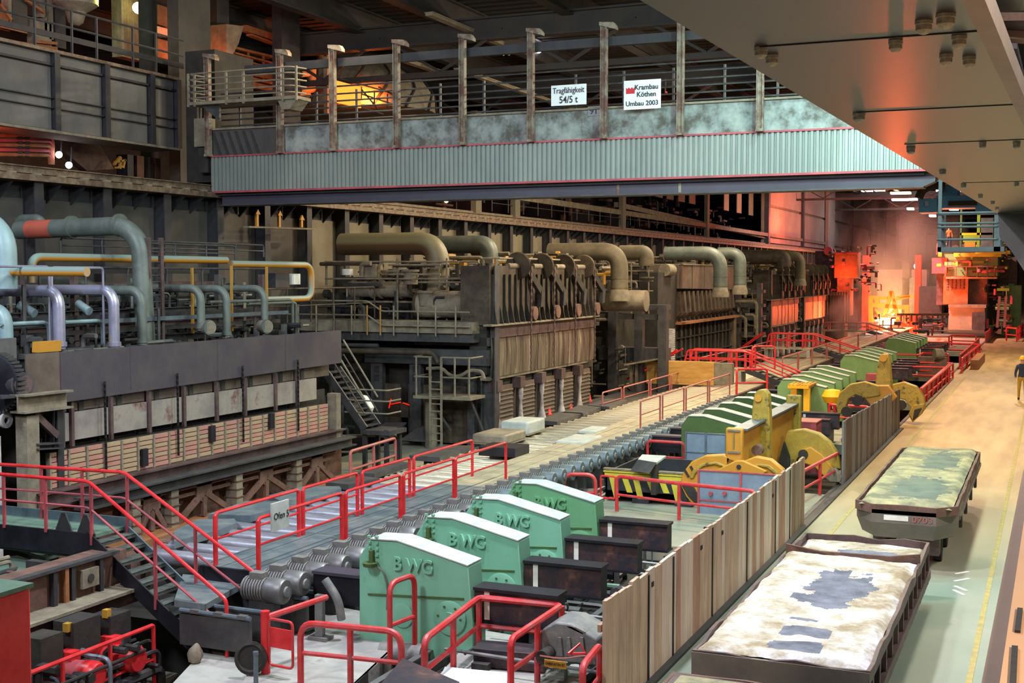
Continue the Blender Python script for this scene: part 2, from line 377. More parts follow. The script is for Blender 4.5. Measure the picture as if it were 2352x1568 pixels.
# platform slabs around the pushers (z=0), with pits between them
slabm = MB()
for a, b in (((-11.8, 26.6), (XE, 34.6)), ((-11.2, 45.0), (XE, 50.0)), ((-11.2, 61), (XE, 68)), ((-11.2, 78), (XE, 90)), ((-11.6, 103), (XE, 210)), ((-19.5, 100), (-11.6, 210)), ((-11.2, -2), (-7.4, 14.6))):
    slabm.box((a[0], a[1], -.35), (b[0], b[1], -.001))
struct('trim_1', slabm, 'platform')
kb = MB().box((XE - .12, 14, -3), (XE, 330, .04)); struct('trim_2', kb, 'dsteel')
# aisle markings
for i, (x, y0, y1, wd) in enumerate(((-1.02, 8, 60, .09), (-4.62, 8, 78, .09))):
    struct('trim_%d' % (3 + i), MB().box((x - wd / 2, y0, .001), (x + wd / 2, y1, .006)), 'yline')
mk = MB()
for (u0, v0, u1, v1) in ((2195, 1317, 2225, 1312), (2192, 1334, 2226, 1328), (2193, 1345, 2220, 1356), (2190, 1354, 2215, 1366)):
    a, b = P(u0, v0, z=.004), P(u1, v1, z=.004); mk.bar(a, b, .07, .006)
struct('trim_5', mk, 'cream')
# left wall: stiffened sheet panels under the crane rail
XW = -26.0
wl = MB().box((XW - .5, 14, -3), (XW - .3, 335, 8.6)); wall = struct('wall_left', wl, 'rib', loc=(XW - .3, 14, -3))
pitch_y = 2.742; ys = [26.76 - 4 * pitch_y + i * pitch_y for i in range(112)]
p0 = p1 = r0 = None
for i, y in enumerate(ys):
    if r0 is None:
        r0 = MB().ibeam((XW - .02, y, -3), (XW - .02, y, 8.55), .34, .5, .04, up=(1, 0, 0)).build('stiffener', 'rib', wall)
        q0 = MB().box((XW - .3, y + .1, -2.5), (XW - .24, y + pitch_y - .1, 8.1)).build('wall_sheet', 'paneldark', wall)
        g0 = MB().slab([(XW - .24, y + .75, 8.5), (XW + .3, y + .75, 8.5), (XW - .24, y + .75, 8.0)], (0, .06, 0)).build('gusset', 'rib', wall)
        g1 = clone(g0, wall, (0, .95, 0)); last = y
    else:
        d = y - last
        clone(r0, wall, (0, (i) * pitch_y, 0)); s_ = clone(q0, wall, (0, i * pitch_y, 0))
        if i > 7:
            s_.data = q0.data
        clone(g0, wall, (0, i * pitch_y, 0)); clone(g0, wall, (0, i * pitch_y + .95, 0))
# lighter sheets beyond the crane
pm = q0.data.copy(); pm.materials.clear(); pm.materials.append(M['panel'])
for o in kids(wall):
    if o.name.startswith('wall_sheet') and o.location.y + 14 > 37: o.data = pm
rb = MB().box((XW - .5, 14, 8.55), (XW + .42, 335, 8.72)).box((XW - .5, 14, 8.72), (XW + .1, 335, 8.8))
rb.build('rail_ledge', 'rail', wall)
rl = MB().ibeam((XW + .2, 14, 8.86), (XW + .2, 330, 8.86), .16, .18, .03); rl.build('crane_rail', 'rail', wall)
rc = None
for i in range(150):
    y = 22 + i * .92
    if rc is None: rc = MB().cb((XW + .2, y, 8.74), (.42, .22, .06)).build('rail_clip', 'dust', wall)
    else: clone(rc, wall, (0, i * .92, 0))
# roof deck and purlins
ce = struct('ceiling', MB().box((-60, -4, 18.0), (14, 335, 18.2)), 'roof', loc=(0, 0, 18))
rr_ = None
for i in range(110):
    y = 20 + i * .8
    if rr_ is None: rr_ = MB().box((-50, y, 17.94), (10, y + .3, 18.0)).build('deck_rib', 'roof', ce)
    else: clone(rr_, ce, (0, i * .8, 0))
for x in (-46, -40, -34, -29, -24.5, -19, -13.5, -8, -2):
    MB().ibeam((x, 10, 17.4), (x, 330, 17.4), .5, 1.0, .06).build('purlin', 'roofbeam', ce)
for y in (50, 66, 84, 104, 126, 150, 176, 210, 250, 290):
    MB().ibeam((-50, y, 16.6), (12, y, 16.6), .5, .9, .08).build('roof_truss_beam', 'roofbeam', ce)
    b = MB()
    for k in range(9): b.bar((-46 + 6 * k, y, 16.6), (-43 + 6 * k, y, 14.9), .12, .12); b.bar((-43 + 6 * k, y, 14.9), (-40 + 6 * k, y, 16.6), .12, .12)
    b.bar((-46, y, 14.8), (8, y, 14.8), .25, .25); b.build('roof_truss', 'roofbeam', ce)
# long light trays running along the hall under the roof
for i, (u0, v0, u1, v1, zz) in enumerate(((985, 30, 1150, 88, 16.6), (1050, 158, 1330, 232, 15.6), (905, 130, 1010, 172, 15.8))):
    a = P(u0, v0, z=zz); b = P(u1, v1, x=a.x)
    o = solo('light_tray', MB().box((a.x - .16, a.y, zz - .1), (a.x + .16, b.y, zz)).box((a.x - .2, a.y, zz), (a.x + .2, b.y, zz + .05)), 'dust',
         ['unlit lamp tray under the roof, nearest the top edge of the picture', 'longest unlit lamp tray, hanging behind the crane bridge', 'short lamp tray beside the orange-lit dome'][i], 'lamp')
# far end wall and the upper walls of the neighbouring bay
we = struct('wall_far', MB().box((-60, 332, -3), (14, 332.4, 18)), 'panel', loc=(-20, 332, 0))
for i in range(12): MB().box((-45 + 4.6 * i, 331.7, 0), (-44.6 + 4.6 * i, 332, 18)).build('column', 'rib', we)
wu = struct('wall_left_upper', MB().box((-28.6, 133, 8.8), (-28.3, 332, 18)), 'panel', loc=(-28.3, 133, 9))
M['pinkwall'] = mat('greyish_hall_sheet', '8a7c78', '9c8e88', .8, 0, .25, .05)
for i in range(10):
    y = 134 + i * 20
    MB().box((-28.3, y, 9.4), (-28.1, y + 19.2, 13.2)).build('wall_sheet', 'pinkwall', wu); MB().box((-28.3, y, 13.5), (-28.1, y + 19.2, 17.6)).build('wall_sheet', 'pinkwall', wu)
    MB().box((-28.3, y - .9, 8.9), (-27.8, y - .1, 18)).build('column', 'rib', wu)
# gallery of the next bay seen between rail and crane: posts, deck edge, glazing
gb = MB(); 
wn2 = struct('wall_neighbour_bay', MB().box((-47, 30, 0), (-46.7, 332, 18)), 'soot_shade', loc=(-46.7, 30, 0))
gl = thing('gallery', 'long upper gallery with pale posts above the crane rail, behind the bridge', 'gallery', (-28, 45, 9.2))
MB().box((-28.25, 45, 9.15), (-27.9, 132, 9.3)).build('deck_edge', 'dust', gl)
MB().bar(P(1140, 445, x=-28), P(1980, 572, x=-28), .3, .35).build('beam', 'dust', gl)
MB().bar(P(1415, 470, x=-28.3), P(1760, 545, x=-28.3), .3, .35).build('beam', 'dust', gl)
for u in (1088, 1178, 1425, 1620, 1905):
    a = P(u, 480, x=-28.05); MB().box((a.x, a.y - .35, 9.2), (a.x + .3, a.y + .35, 14.5)).build('post', 'panel', gl)
for i, u in enumerate((1370, 1395, 1450, 1475, 1502, 1528, 1555, 1580, 1660, 1690, 1718, 1745, 1765)):
    a = P(u, 460, x=-29.4); MB().box((a.x, a.y + .25, 12.2), (a.x + .08, a.y + 2.2, 14.6)).build('panel', 'panel', gl)
a = P(1905, 500, x=-27.8); MB().box((-28, a.y - 2, 9), (-27.6, a.y + 3.4, 18)).build('broad_column', 'pinkwall', gl)
railing('', '', [P(1130, 485, x=-27.9), P(1640, 538, x=-27.9)], .9, 'dsteel', .03, (.5,), 2.2, parent=gl, ends=False, fil=0)
clutter('small_pipework', (-36, 60, 9.4), (-30, 132, 13), 160, ['rib', 'rust'], gl, 5, .12)

struct('trim_12', MB().box((-46, 15, 8.55), (-26.6, 132, 8.7)), 'soot_shade'); struct('trim_13', MB().box((-46, 15, 12.5), (-30.2, 36, 12.62)), 'soot_shade')
# ================================================================ the travelling crane across the hall
YC = 34.5
cr = thing('overhead_crane', 'travelling bridge crane spanning the hall with a ribbed silver apron', 'crane', (-24, YC, 8.2))
L = lambda u, v, y=YC: P(u, v, y=y)
xl, xr = L(485, 400).x, L(2150, 400).x
zb, zt = L(1200, 417).z, 0
z_cb = L(485, 440).z; z_ct = L(485, 362).z; z_gt = L(485, 300).z
# ribbed apron
mb = MB(); nrib = 150; dx = (xr - .1 - xl) / nrib
prof = []
for i in range(nrib):
    x = xl + i * dx; prof += [(x, 0), (x + dx * .3, 0), (x + dx * .42, -.06), (x + dx * .88, -.06)]
prof.append((xl + nrib * dx, 0))
v = [(x, YC + y, z_cb) for x, y in prof] + [(x, YC + y, z_ct) for x, y in prof] + [(x, YC + y + .02, z_cb) for x, y in prof] + [(x, YC + y + .02, z_ct) for x, y in prof]; k = len(prof)
mb.add(v, [(i, i + 1, k + i + 1, k + i) for i in range(k - 1)] + [(2 * k + i + 1, 2 * k + i, 3 * k + i, 3 * k + i + 1) for i in range(k - 1)])
mb.build('ribbed_apron', 'corr', cr)
MB().box((xl, YC - .09, z_ct), (xr, YC + .06, z_ct + .05)).build('top_trim', 'redtrim', cr)
MB().box((xl, YC - .1, z_cb - .06), (xr, YC + .06, z_cb)).build('bottom_trim', 'redtrim', cr)
MB().box((xl, YC + .1, z_cb - .14), (xr - .3, YC + .5, z_cb - .06)).build('shelf', 'rib', cr)
# stained box girder, divided into panels by the posts
us = [485, 650, 771, 917, 1068, 1224, 1391, 1566, 1748, 1960]
xs_ = [L(u, 300).x for u in us]
for i, (a, b) in enumerate(zip(xs_, xs_[1:] + [xr])):
    MB().box((a + .01, YC + .02, z_ct + .05), (b - .01, YC + .2, z_gt)).build('girder_plate', 'paneldark' if i == 0 else 'stain', cr)
st = MB()
for i in range(6): st.slab([(xs_[0] + .3 + i * .3, YC - .0, z_ct + .06), (xs_[0] + .42 + i * .3, YC, z_ct + .06), (xs_[0] + .12 + i * .3, YC, z_gt - .06), (xs_[0] + .0 + i * .3 + .02, YC, z_gt - .06)], (0, .02, 0))
st.build('dark_stripes', 'rib', cr)
MB().box((xl + .4, YC + .2, 8.6), (xr, YC + 2.4, z_gt - .05)).build('box_girder', 'paneldark', cr)
MB().box((xl, YC - .06, z_gt), (xr, YC + 2.4, z_gt + .06)).build('top_flange', 'cream' if 0 else 'dust', cr)
# lower beam with bolted seams
zl0, zl1 = L(500, 468).z, L(500, 446).z
zl0 = (L(500, 468).z + L(2100, 428).z) / 2; zl1 = zl0 + .5
pts = [(L(500, 450).x, zl0 + .3), (L(500, 450).x, zl0), (L(2120, 428).x, zl0), (L(2146, 420).x, zl0 + .12), (L(2148, 408).x, zl1 - .1), (L(2130, 402).x, zl1), (L(520, 440).x, zl1)]
MB().slab([(x, YC + .25, z) for x, z in pts], (0, .5, 0)).build('lower_beam', 'purple', cr)
MB().box((pts[0][0], YC + .15, zl0 - .04), (pts[2][0], YC + .85, zl0)).build('flange', 'dsteel', cr)
MB().box((pts[0][0], YC + .15, zl1), (pts[2][0], YC + .85, zl1 + .04)).build('flange', 'dsteel', cr)
for u in (1414, 1556):
    x = L(u, 435).x; MB().box((x - .04, YC + .23, zl0), (x + .04, YC + .25, zl1)).build('weld_seam', 'postm', cr)
for i in range(22):
    x = xl + 1 + i * 1.0; MB().box((x, YC + .14, zl1 + .02), (x + .1, YC + .26, zl1 + .13)).build('clip', 'redtrim', cr)
MB().tube([(xl + .3, YC + .3, z_cb - .2), (xr - .4, YC + .3, z_cb - .2)], .035, 6).build('conduit', 'redtrim', cr)
# tall posts with little brackets, carrying the dark cable beam
tops = {485: 132, 650: 122, 771: 112, 917: 100, 1068: 88, 1224: 75, 1391: 60, 1566: 66, 1748: 40}
zt_ = L(1224, 75).z
for u in us[:9]:
    x = L(u, 300).x; z1 = L(u, tops[u]).z if u in (485, 650) else zt_; z0 = z_ct + .02
    p = MB().ibeam((x, YC - .16, z0), (x, YC - .16, z1), .17, .16, .025, up=(1, 0, 0)).box((x - .1, YC - .28, z0), (x + .1, YC - .04, z0 + .08)).build('post', 'postm', cr)
    MB().slab([(x - .12, YC - .26, z1), (x + .38, YC - .26, z1 - .14), (x + .38, YC - .26, z1 - .05), (x + .3, YC - .26, z1 + .06), (x - .12, YC - .26, z1 + .1)], (0, .22, 0)).build('bracket', 'cream' if u < 0 else 'postm', p)
MB().bar((L(560, 145).x, YC + .1, zt_ - .42), (xr + .2, YC + .1, zt_ - .42), .16, .26).build('cable_beam', 'rib', cr)
# guard rails of the walkway: six thin rails and short posts
zs = [z_gt + .16, z_gt + .36, z_gt + .56, z_gt + .76, z_gt + .98, z_gt + 1.22]
for i, z in enumerate(zs):
    MB().tube([(xl + .2, YC + .3, z), (xr, YC + .3, z)], .028, 6).build('guard_rail', 'dsteel', cr)
for i in range(15):
    x = xl + .9 + i * 1.48; MB().box((x, YC + .32, z_gt), (x + .06, YC + .38, z_gt + 1.1)).build('guard_post', 'dsteel', cr)
# balcony on the left end
yb = YC - .9
b0, b1 = P(432, 242, y=yb), P(680, 232, y=yb)
zbk = b0.z; MB().box((b0.x, yb, zbk), (b1.x, YC - .05, zbk + .1)).build('balcony_deck', 'dust', cr)
MB().slab([(b1.x - .75, yb + .1, zbk), (b1.x - .05, yb + .1, zbk), (b1.x - .3, yb + .1, zbk - .3), (b1.x - .6, yb + .1, zbk - .3)], (0, .7, 0)).build('bracket', 'dust', cr)
MB().slab([(b0.x + .3, yb + .3, zbk), (b0.x + 1, yb + .3, zbk), (b0.x + 1, yb + .3, zbk - .5)], (0, .1, 0)).build('bracket', 'dsteel', cr)
for k, dz in enumerate((.22, .42, .62, .82, 1.0)):
    MB().tube([(b0.x + .2, YC - .1, zbk + dz), (b0.x, yb, zbk + dz), (b1.x - .2, yb, zbk + dz), (b1.x, YC - .3, zbk + dz)], .026, 6, .2).build('guard_rail', 'dust', cr)
for fx in (.0, .06, .36, .52, .88, 1.0):
    x = b0.x + (b1.x - b0.x) * fx; MB().box((x - .03, yb - .01, zbk - .05), (x + .03, yb + .05, zbk + 1.02)).build('guard_post', 'dust', cr)
# end truck on the left rail, with its hoist box and stripes
MB().box((xl - 1.3, YC + .4, 9.1), (xl - .1, YC + 2.6, 13.5)).build('end_carriage', 'soot_shade', cr)
MB().box((L(450, 300).x, YC - .1, L(0, 360).z), (L(482, 300).x, YC + .3, L(0, 300).z)).build('buffer_box', 'dust', cr)
MB().box((L(457, 300).x, YC - .05, L(0, 415).z), (L(478, 300).x, YC + .2, L(0, 362).z)).build('buffer', 'soot_shade', cr)
for u in (455, 462): MB().cyl((L(u, 300).x, YC, L(0, 300).z), (L(u, 300).x, YC, L(0, 262).z), .03, 6).build('hanger_rod', 'dust', cr)
# signs hung on the guard rails
def signboard(u0, v0, u1, v1, label, yy=YC - .3):
    a, b = P(u0, v0, y=yy), P(u1, v1, y=yy)
    t = thing('sign', label, 'sign', ((a.x + b.x) / 2, yy, b.z)); MB().box((a.x, yy, b.z), (b.x, yy + .04, a.z)).build('board', 'white', t)
    return t, a, b
t, a, b = signboard(1266, 197, 1346, 239, 'white load capacity sign reading Tragfähigkeit 54/5 t on the crane')
text('lettering', 'Tragfähigkeit', .235, 'ink', ((a.x + b.x) / 2, YC - .31, a.z - .235), (1, 0, 0), (0, 0, 1), t, align='CENTER', sx=.8, bold=.001)
text('lettering', '54/5 t', .28, 'ink', ((a.x + b.x) / 2, YC - .31, b.z + .065), (1, 0, 0), (0, 0, 1), t, align='CENTER', sx=.86, bold=.003)
t, a, b = signboard(1433, 186, 1517, 248, 'white company sign with a red emblem, reading Umbau 2003')
text('lettering', 'Krambau\nKöthen', .2, 'ink', (a.x + .62 * (b.x - a.x), YC - .31, a.z - .27), (1, 0, 0), (0, 0, 1), t, align='CENTER', sx=.95, bold=.003)
text('lettering', 'Umbau 2003', .19, 'ink', ((a.x + b.x) / 2, YC - .31, b.z + .1), (1, 0, 0), (0, 0, 1), t, align='CENTER', sx=.98, bold=.003)
e0 = P(1438, 216, y=YC - .3); e1 = P(1458, 200, y=YC - .3); ew = e1.x - e0.x; eh = e1.z - e0.z
MB().slab([(e0.x, YC - .31, e0.z), (e0.x + ew, YC - .31, e0.z), (e0.x + ew, YC - .31, e1.z), (e0.x + ew * .85, YC - .31, e0.z + eh * .75), (e0.x + ew * .68, YC - .31, e1.z), (e0.x + ew * .5, YC - .31, e0.z + eh * .75), (e0.x + ew * .33, YC - .31, e1.z), (e0.x + ew * .15, YC - .31, e0.z + eh * .75), (e0.x, YC - .31, e1.z)], (0, .02, 0)).build('emblem', 'redink', t)
t, a, b = signboard(1350, 245, 1378, 265, 'small grey number plate on the crane reading 91', YC + .0)
kids(t)[0].data.materials[0] = M['steel']; kids(t)[0].name = 'plate'
text('lettering', '91', .26, 'ink', ((a.x + b.x) / 2, YC - .012, b.z + .05), (1, 0, 0), (0, 0, 1), t, align='CENTER')
# access cage hanging at the right end
cg = thing('access_cage', 'blue-grey railed access cage hanging beneath the right crane end', 'platform', (P(2220, 575, y=YC).x, YC, P(2220, 580, y=YC).z))
A = P(2153, 578, y=YC); B = P(2292, 570, y=YC); z0 = A.z; zt2 = P(2153, 405, y=YC).z
MB().box((A.x, YC, z0), (B.x + .15, YC + 1.4, z0 + .12)).build('floor_plate', 'cage', cg)
for y in (YC, YC + 1.4): MB().box((A.x, y, z0), (A.x + .09, y + .09, zt2 if y == YC else z0 + 1.1)).build('post', 'cage', cg)
for y in (YC, YC + 1.4): MB().box((B.x - .1, y, z0), (B.x + .06, y + .14, P(2290, 488, y=YC).z)).build('post', 'cage', cg)
for v in (490, 513, 521, 550): 
    z = P(2200, v, y=YC).z; MB().tube([(A.x, YC + 1.4, z), (A.x, YC, z), (B.x, YC, z), (B.x, YC + 1.4, z)], .03 if v > 500 else .045, 6, .05).build('guard_rail', 'cage', cg)
# ---------------------------------------------------------------- runway girder overhead, near the camera
gx0 = lambda y: -1.85 + .030 * y
gx1 = lambda y: -.55 + .028 * y
gz = 7.2
rg = thing('runway_girder', 'taupe painted crane runway girder overhead with domed bolts underneath', 'girder', (-1.2, 12, gz))
MB().slab([(gx0(-2), -2, gz), (gx1(-2), -2, gz), (gx1(26.5), 26.5, gz), (gx0(26.5), 26.5, gz)], (0, 0, .14)).build('bottom_plate', 'girder', rg)
MB().slab([(gx0(-2) + .5, -2, gz + .14), (gx0(-2) + .6, -2, gz + .14), (gx0(26.5) + .6, 26.5, gz + .14), (gx0(26.5) + .5, 26.5, gz + .14)], (0, 0, 1.6)).build('web', 'girder', rg)
MB().slab([(gx1(-2), -2, gz - .02), (gx1(-2) + .09, -2, gz - .02), (gx1(26.5) + .09, 26.5, gz - .02), (gx1(26.5), 26.5, gz - .02)], (0, 0, .12)).build('edge_strip', 'girdere', rg)
bl = None
for (u, v, s) in ((1748, 122, 1.2), (1773, 140, 1.0), (2057, 107, 1), (2122, 63, 1.15), (2172, 48, 1.25), (2203, 97, 1.05), (2173, 138, 1), (2226, 143, 1), (1973, 270, 1.3), (2092, 346, 1.15), (2257, 335, .9), (2335, 335, .95), (2165, 397, 1.1), (2213, 428, 1), (2335, 425, .9), (2252, 452, 1), (2280, 467, 1), (2290, 480, 1)):
    p = P(u, v, z=gz - .03)
    if bl is None:
        bl = MB().lathe([(.036, .035), (.036, .012), (.033, .01), (.033, -.012), (.02, -.026), (.004, -.03)], p, n=10).build('bolt', 'bolt', rg); p00 = Vector(bl.location) ; pf = p
        bl.location = p - Vector(rg.location)
        for vv in bl.data.vertices: vv.co -= (p - Vector(rg.location))
    else:
        c = bl.copy(); COL.objects.link(c); c.parent = rg; c.location = p - Vector(rg.location); c.scale = (s, s, s)
for y in (6.65, 9.6, 12.1, 17.5): MB().box((gx0(y) + .2, y, gz - .006), (gx1(y), y + .012, gz)).build('seam', 'rib', rg)
# dark end bracket of the girder and the stringers right of it
a = [P(2292, 489, y=26.4), P(2460, 489, y=26.4), P(2460, 640, y=26.4), P(2352, 622, y=26.4), P(2322, 575, y=26.4), P(2296, 545, y=26.4)]
solo('girder_bracket', MB().slab(a, (0, .5, 0)), 'paneldark', 'dark grey bracket plate under the far end of the overhead girder', 'bracket')
sp = thing('side_bracing', 'brown and lilac steel bracing right of the overhead girder', 'beam', P(2320, 100, z=7.6))
q = [P(2262, 0, z=7.5), P(2352, 0, z=7.5), P(2352, 24, z=7.5), P(2268, 26, z=7.5)]
MB().slab(q, (0, 0, .05)).build('brace', 'girder', sp)
q = [P(2276, 48, z=7.55), P(2420, 46, z=7.55), P(2420, 84, z=7.55), P(2288, 84, z=7.55)]
MB().slab(q, (0, 0, .05)).build('brace', 'trol', sp)
q = [P(2284, 86, z=7.5), P(2400, 92, z=7.5), P(2400, 104, z=7.5), P(2288, 96, z=7.5)]
MB().slab(q, (0, 0, .05)).build('brace', 'girdere', sp)
q = [P(2290, 108, z=7.6), P(2336, 112, z=7.6), P(2362, 222, z=7.6), P(2336, 222, z=7.6)]
MB().slab(q, (0, 0, .05)).build('brace', 'pipelilac', sp)
q = [P(2280, 30, z=7.9), P(2520, 20, z=7.9), P(2520, 330, z=7.9), P(2354, 300, z=7.9)]
MB().slab(q, (0, 0, .05)).build('backing_plate', 'soot_shade', sp)
# tan ledge close on the right
ld = thing('ledge', 'blurred tan painted ledge along the right edge', 'ledge', P(2330, 1400, x=.35))
a = [P(2200, 1760, z=4.6), P(2352, 1180, z=4.6), P(2395, 900, z=4.6), P(2900, 900, z=4.6), P(2900, 1760, z=4.6)]
def ledge_line(u0, v0, z): return P(u0, v0, z=z)
i0, i1 = P(2296, 1568, z=4.7), P(2352, 1195, z=4.7)
o0, o1 = P(2254, 1568, z=4.62), P(2352, 1070, z=4.62)
d = (i1 - i0) / (i1.y - i0.y); e = (o1 - o0) / (o1.y - o0.y)
I = lambda y: i0 + d * (y - i0.y); O = lambda y: o0 + e * (y - o0.y)
y0, y1 = -1, 9.5
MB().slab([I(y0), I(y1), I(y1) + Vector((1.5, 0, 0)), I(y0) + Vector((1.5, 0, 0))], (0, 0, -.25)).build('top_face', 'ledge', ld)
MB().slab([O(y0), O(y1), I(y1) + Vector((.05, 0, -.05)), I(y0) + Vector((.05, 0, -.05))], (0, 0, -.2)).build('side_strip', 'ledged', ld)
for (u, v0, v1, du) in ((2337, 1398, 1450, 4), (2325, 1485, 1600, 5)):
    p, q = P(u, v1, z=4.705), P(u + 6, v0, z=4.705); MB().bar(p, q, .02, .01).build('slot', 'soot_shade', ld)
# ================================================================ furnace nearest the camera, on the left
def dusty(name, c, top):
    m = mat(name, c, None, .5, 0, 3, .05); n, l = m.node_tree.nodes, m.node_tree.links; b = n['Principled BSDF']
    old = b.inputs['Base Color'].links[0].from_socket; g = n.new('ShaderNodeNewGeometry'); s = n.new('ShaderNodeSeparateXYZ'); l.new(g.outputs['Normal'], s.inputs[0])
    r = n.new('ShaderNodeMapRange'); r.inputs['From Min'].default_value = -.15; r.inputs['From Max'].default_value = .15; l.new(s.outputs['Z'], r.inputs[0])
    x = n.new('ShaderNodeMix'); x.data_type = 'RGBA'; x.inputs[7].default_value = lin(top); l.new(r.outputs[0], x.inputs[0]); l.new(old, x.inputs[6]); l.new(x.outputs[2], b.inputs['Base Color'])
    return m
M['ydust'] = dusty('dust_topped_yellow_pipe', 'c08020', '7c8c84')
M['dductd'] = dusty('dust_topped_brown_duct', '5a4430', '7a765f')
XF = -19.0
F = lambda u, v, x=XF: P(u, v, x=x)
f1 = thing('reheating_furnace', 'nearest furnace, with its long bare steel shield and tiled discharge side', 'furnace', (-21, 25, -3))
y0, y1 = 19.9, 31.3
zs0, zs1 = 3.40, 4.38
MB().box((-25.2, y0 + .6, -3), (XF - .55, y1 - .3, 3.3)).build('furnace_body', 'furn', f1)
MB().slab([(XF - .06, y0 + .35, zs0 - .08), (XF - .06, y1 + .2, zs0 + .03), (XF - .06, y1 + .2, zs1), (XF - .06, y0 + .35, zs1)], (.06, 0, 0)).build('shield_plate', 'shield', f1)
MB().slab([(XF - .1, y0 - .5, zs0 + .1), (XF - .02, y0 + .36, zs0 + .1), (XF - .02, y0 + .36, zs1), (XF - .1, y0 - .5, zs1)], (-.04, 0, 0)).build('shield_plate', 'doorbrown', f1)
ma = MB(); 
for y in (22.4, 25.6, 28.6): MB().box((XF, y, zs0), (XF + .004, y + .02, zs1)).build('weld_seam', 'dsteel', f1)
zg0, zg1 = F(150, 951).z, F(150, 1016).z; ztop = F(150, 1034).z; ztb = 1.55
uu = [150, 172, 262, 350, 430, 505, 570, 640, 690, 738]
yy = [F(u, 950).y for u in uu]
pl = MB().box((XF - .5, y0, zg0), (XF - .3, y1, zs0)); pl.build('upper_lintel', 'doorbrown', f1)
for a, b in zip(yy, yy[1:]):
    MB().box((XF - .3, a + .03, zg0 + .02), (XF - .2, b - .03, zs0)).build('lintel_panel', 'doorbrown', f1)
    MB().box((XF - .22, a + .05, zg1), (XF - .12, b - .05, zg0)).build('door', 'door', f1)
    MB().box((XF - .14, a - .03, zg1 - .12), (XF - .06, a + .05, zs0)).build('guide_strip', 'trol', f1)
    MB().box((XF - .3, a + .3, zg1 + .25), (XF - .16, a + .45, zs0)).build('guide_strip', 'soot_shade', f1)
MB().box((XF - .5, y0, ztop - .2), (XF - .45, y1, zg1 + .2)).build('opening', 'soot_shade', f1)
for u in (238, 405, 555, 682):                       # chains
    y = F(u, 960).y; mb = MB()
    for i in range(30):
        z = 1.75 + i * .065; (mb.cb((XF + .05, y, z), (.02, .055, .075)) if i % 2 else mb.cb((XF + .05, y, z), (.055, .02, .075)))
    mb.build('chain', 'black', f1)
# refractory tiles
MB().box((XF - .4, y0, 1.4), (XF - .1, y1 - .5, ztop)).build('tile_backing', 'soot_shade', f1)
tl = {}; ncol, nrow = 20, 7; dyt = (y1 - .5 - y0) / ncol; dzt = (ztop - ztb) / nrow
rt = random.Random(3)
for i in range(ncol):
    for j in range(nrow):
        k = 'tile' if rt.random() < .55 else 'tile2'; y = y0 + i * dyt; z = ztb + j * dzt
        if k not in tl: tl[k] = (MB().box((XF - .1, y + .03, z + .012), (XF - .02, y + dyt - .03, z + dzt - .008)).build('tile', k, f1), y, z)
        else:
            o, ya, za = tl[k]; clone(o, f1, (rt.uniform(-.012, .012), y - ya, z - za))
st0 = None
for i in range(ncol):
    y = y0 + i * dyt
    if st0 is None: st0 = MB().box((XF - .1, y - .025, ztb), (XF + .015, y + .025, ztop)).build('tile_strip', 'dust', f1)
    else: clone(st0, f1, (0, i * dyt, 0))
for u, v0, v1 in ((328, 1060, 1030), (484, 1005, 965), (620, 975, 940)):
    a = F(u, v0); MB().box((XF, a.y - .08, a.z - .1), (XF + .08, a.y + .1, a.z + .3)).build('latch_box', 'black', f1)
# stepped beam and truss below
MB().ibeam((XF + .12, y0 - .5, 1.38), (XF + .12, y1, 1.38), .3, .3, .04).build('beam', 'trol', f1)
MB().ibeam((XF + .5, y0 + .3, 1.22), (XF + .5, y1 - .1, 1.22), .35, .22, .04).build('beam', 'dsteel', f1)
MB().box((XF - .2, y0, -1), (XF + .1, y1, 1.2)).build('kick_plate', 'rust', f1)
ys3 = [F(u, 1120).y for u in (262, 352, 503, 643, 742)]
for a, b in zip(ys3, ys3[1:]):
    m_ = (a + b) / 2
    q = MB().box((XF + .42, a + .14, .98), (XF + .5, b - .14, 1.1)); q.box((XF + .42, a + .14, .8), (XF + .46, b - .14, .88))
    q.slab([(XF + .5, m_ - .28, 1.1), (XF + .5, m_ + .28, 1.1), (XF + .5, m_ + .3, .72), (XF + .5, m_, .55), (XF + .5, m_ - .3, .72)], (-.05, 0, 0))
    q.bar((XF + .48, m_ - .05, .8), (XF + .48, a + .2, .22), .08, .14); q.bar((XF + .48, m_ + .05, .8), (XF + .48, b - .2, .22), .08, .14); q.bar((XF + .48, m_, .7), (XF + .48, m_, .25), .08, .14)
    q.build('truss', 'rust', f1)
    c = MB().box((XF + .3, a - .13, .1), (XF + .62, a + .13, 1.1)); c.build('pedestal', 'dust', f1)
    for z in (.3, .5, .7, .9): MB().box((XF + .28, a - .15, z), (XF + .65, a + .15, z + .02)).build('hoop', 'rust', f1)
MB().box((XF + .2, y0, .05), (XF + 1.0, y1, .22)).build('bottom_chord', 'rustlight', f1)
a = F(752, 905); MB().box((XF - .15, y1 - .35, 1.3), (XF + .15, y1 - .1, a.z)).build('end_post', 'dust', f1)
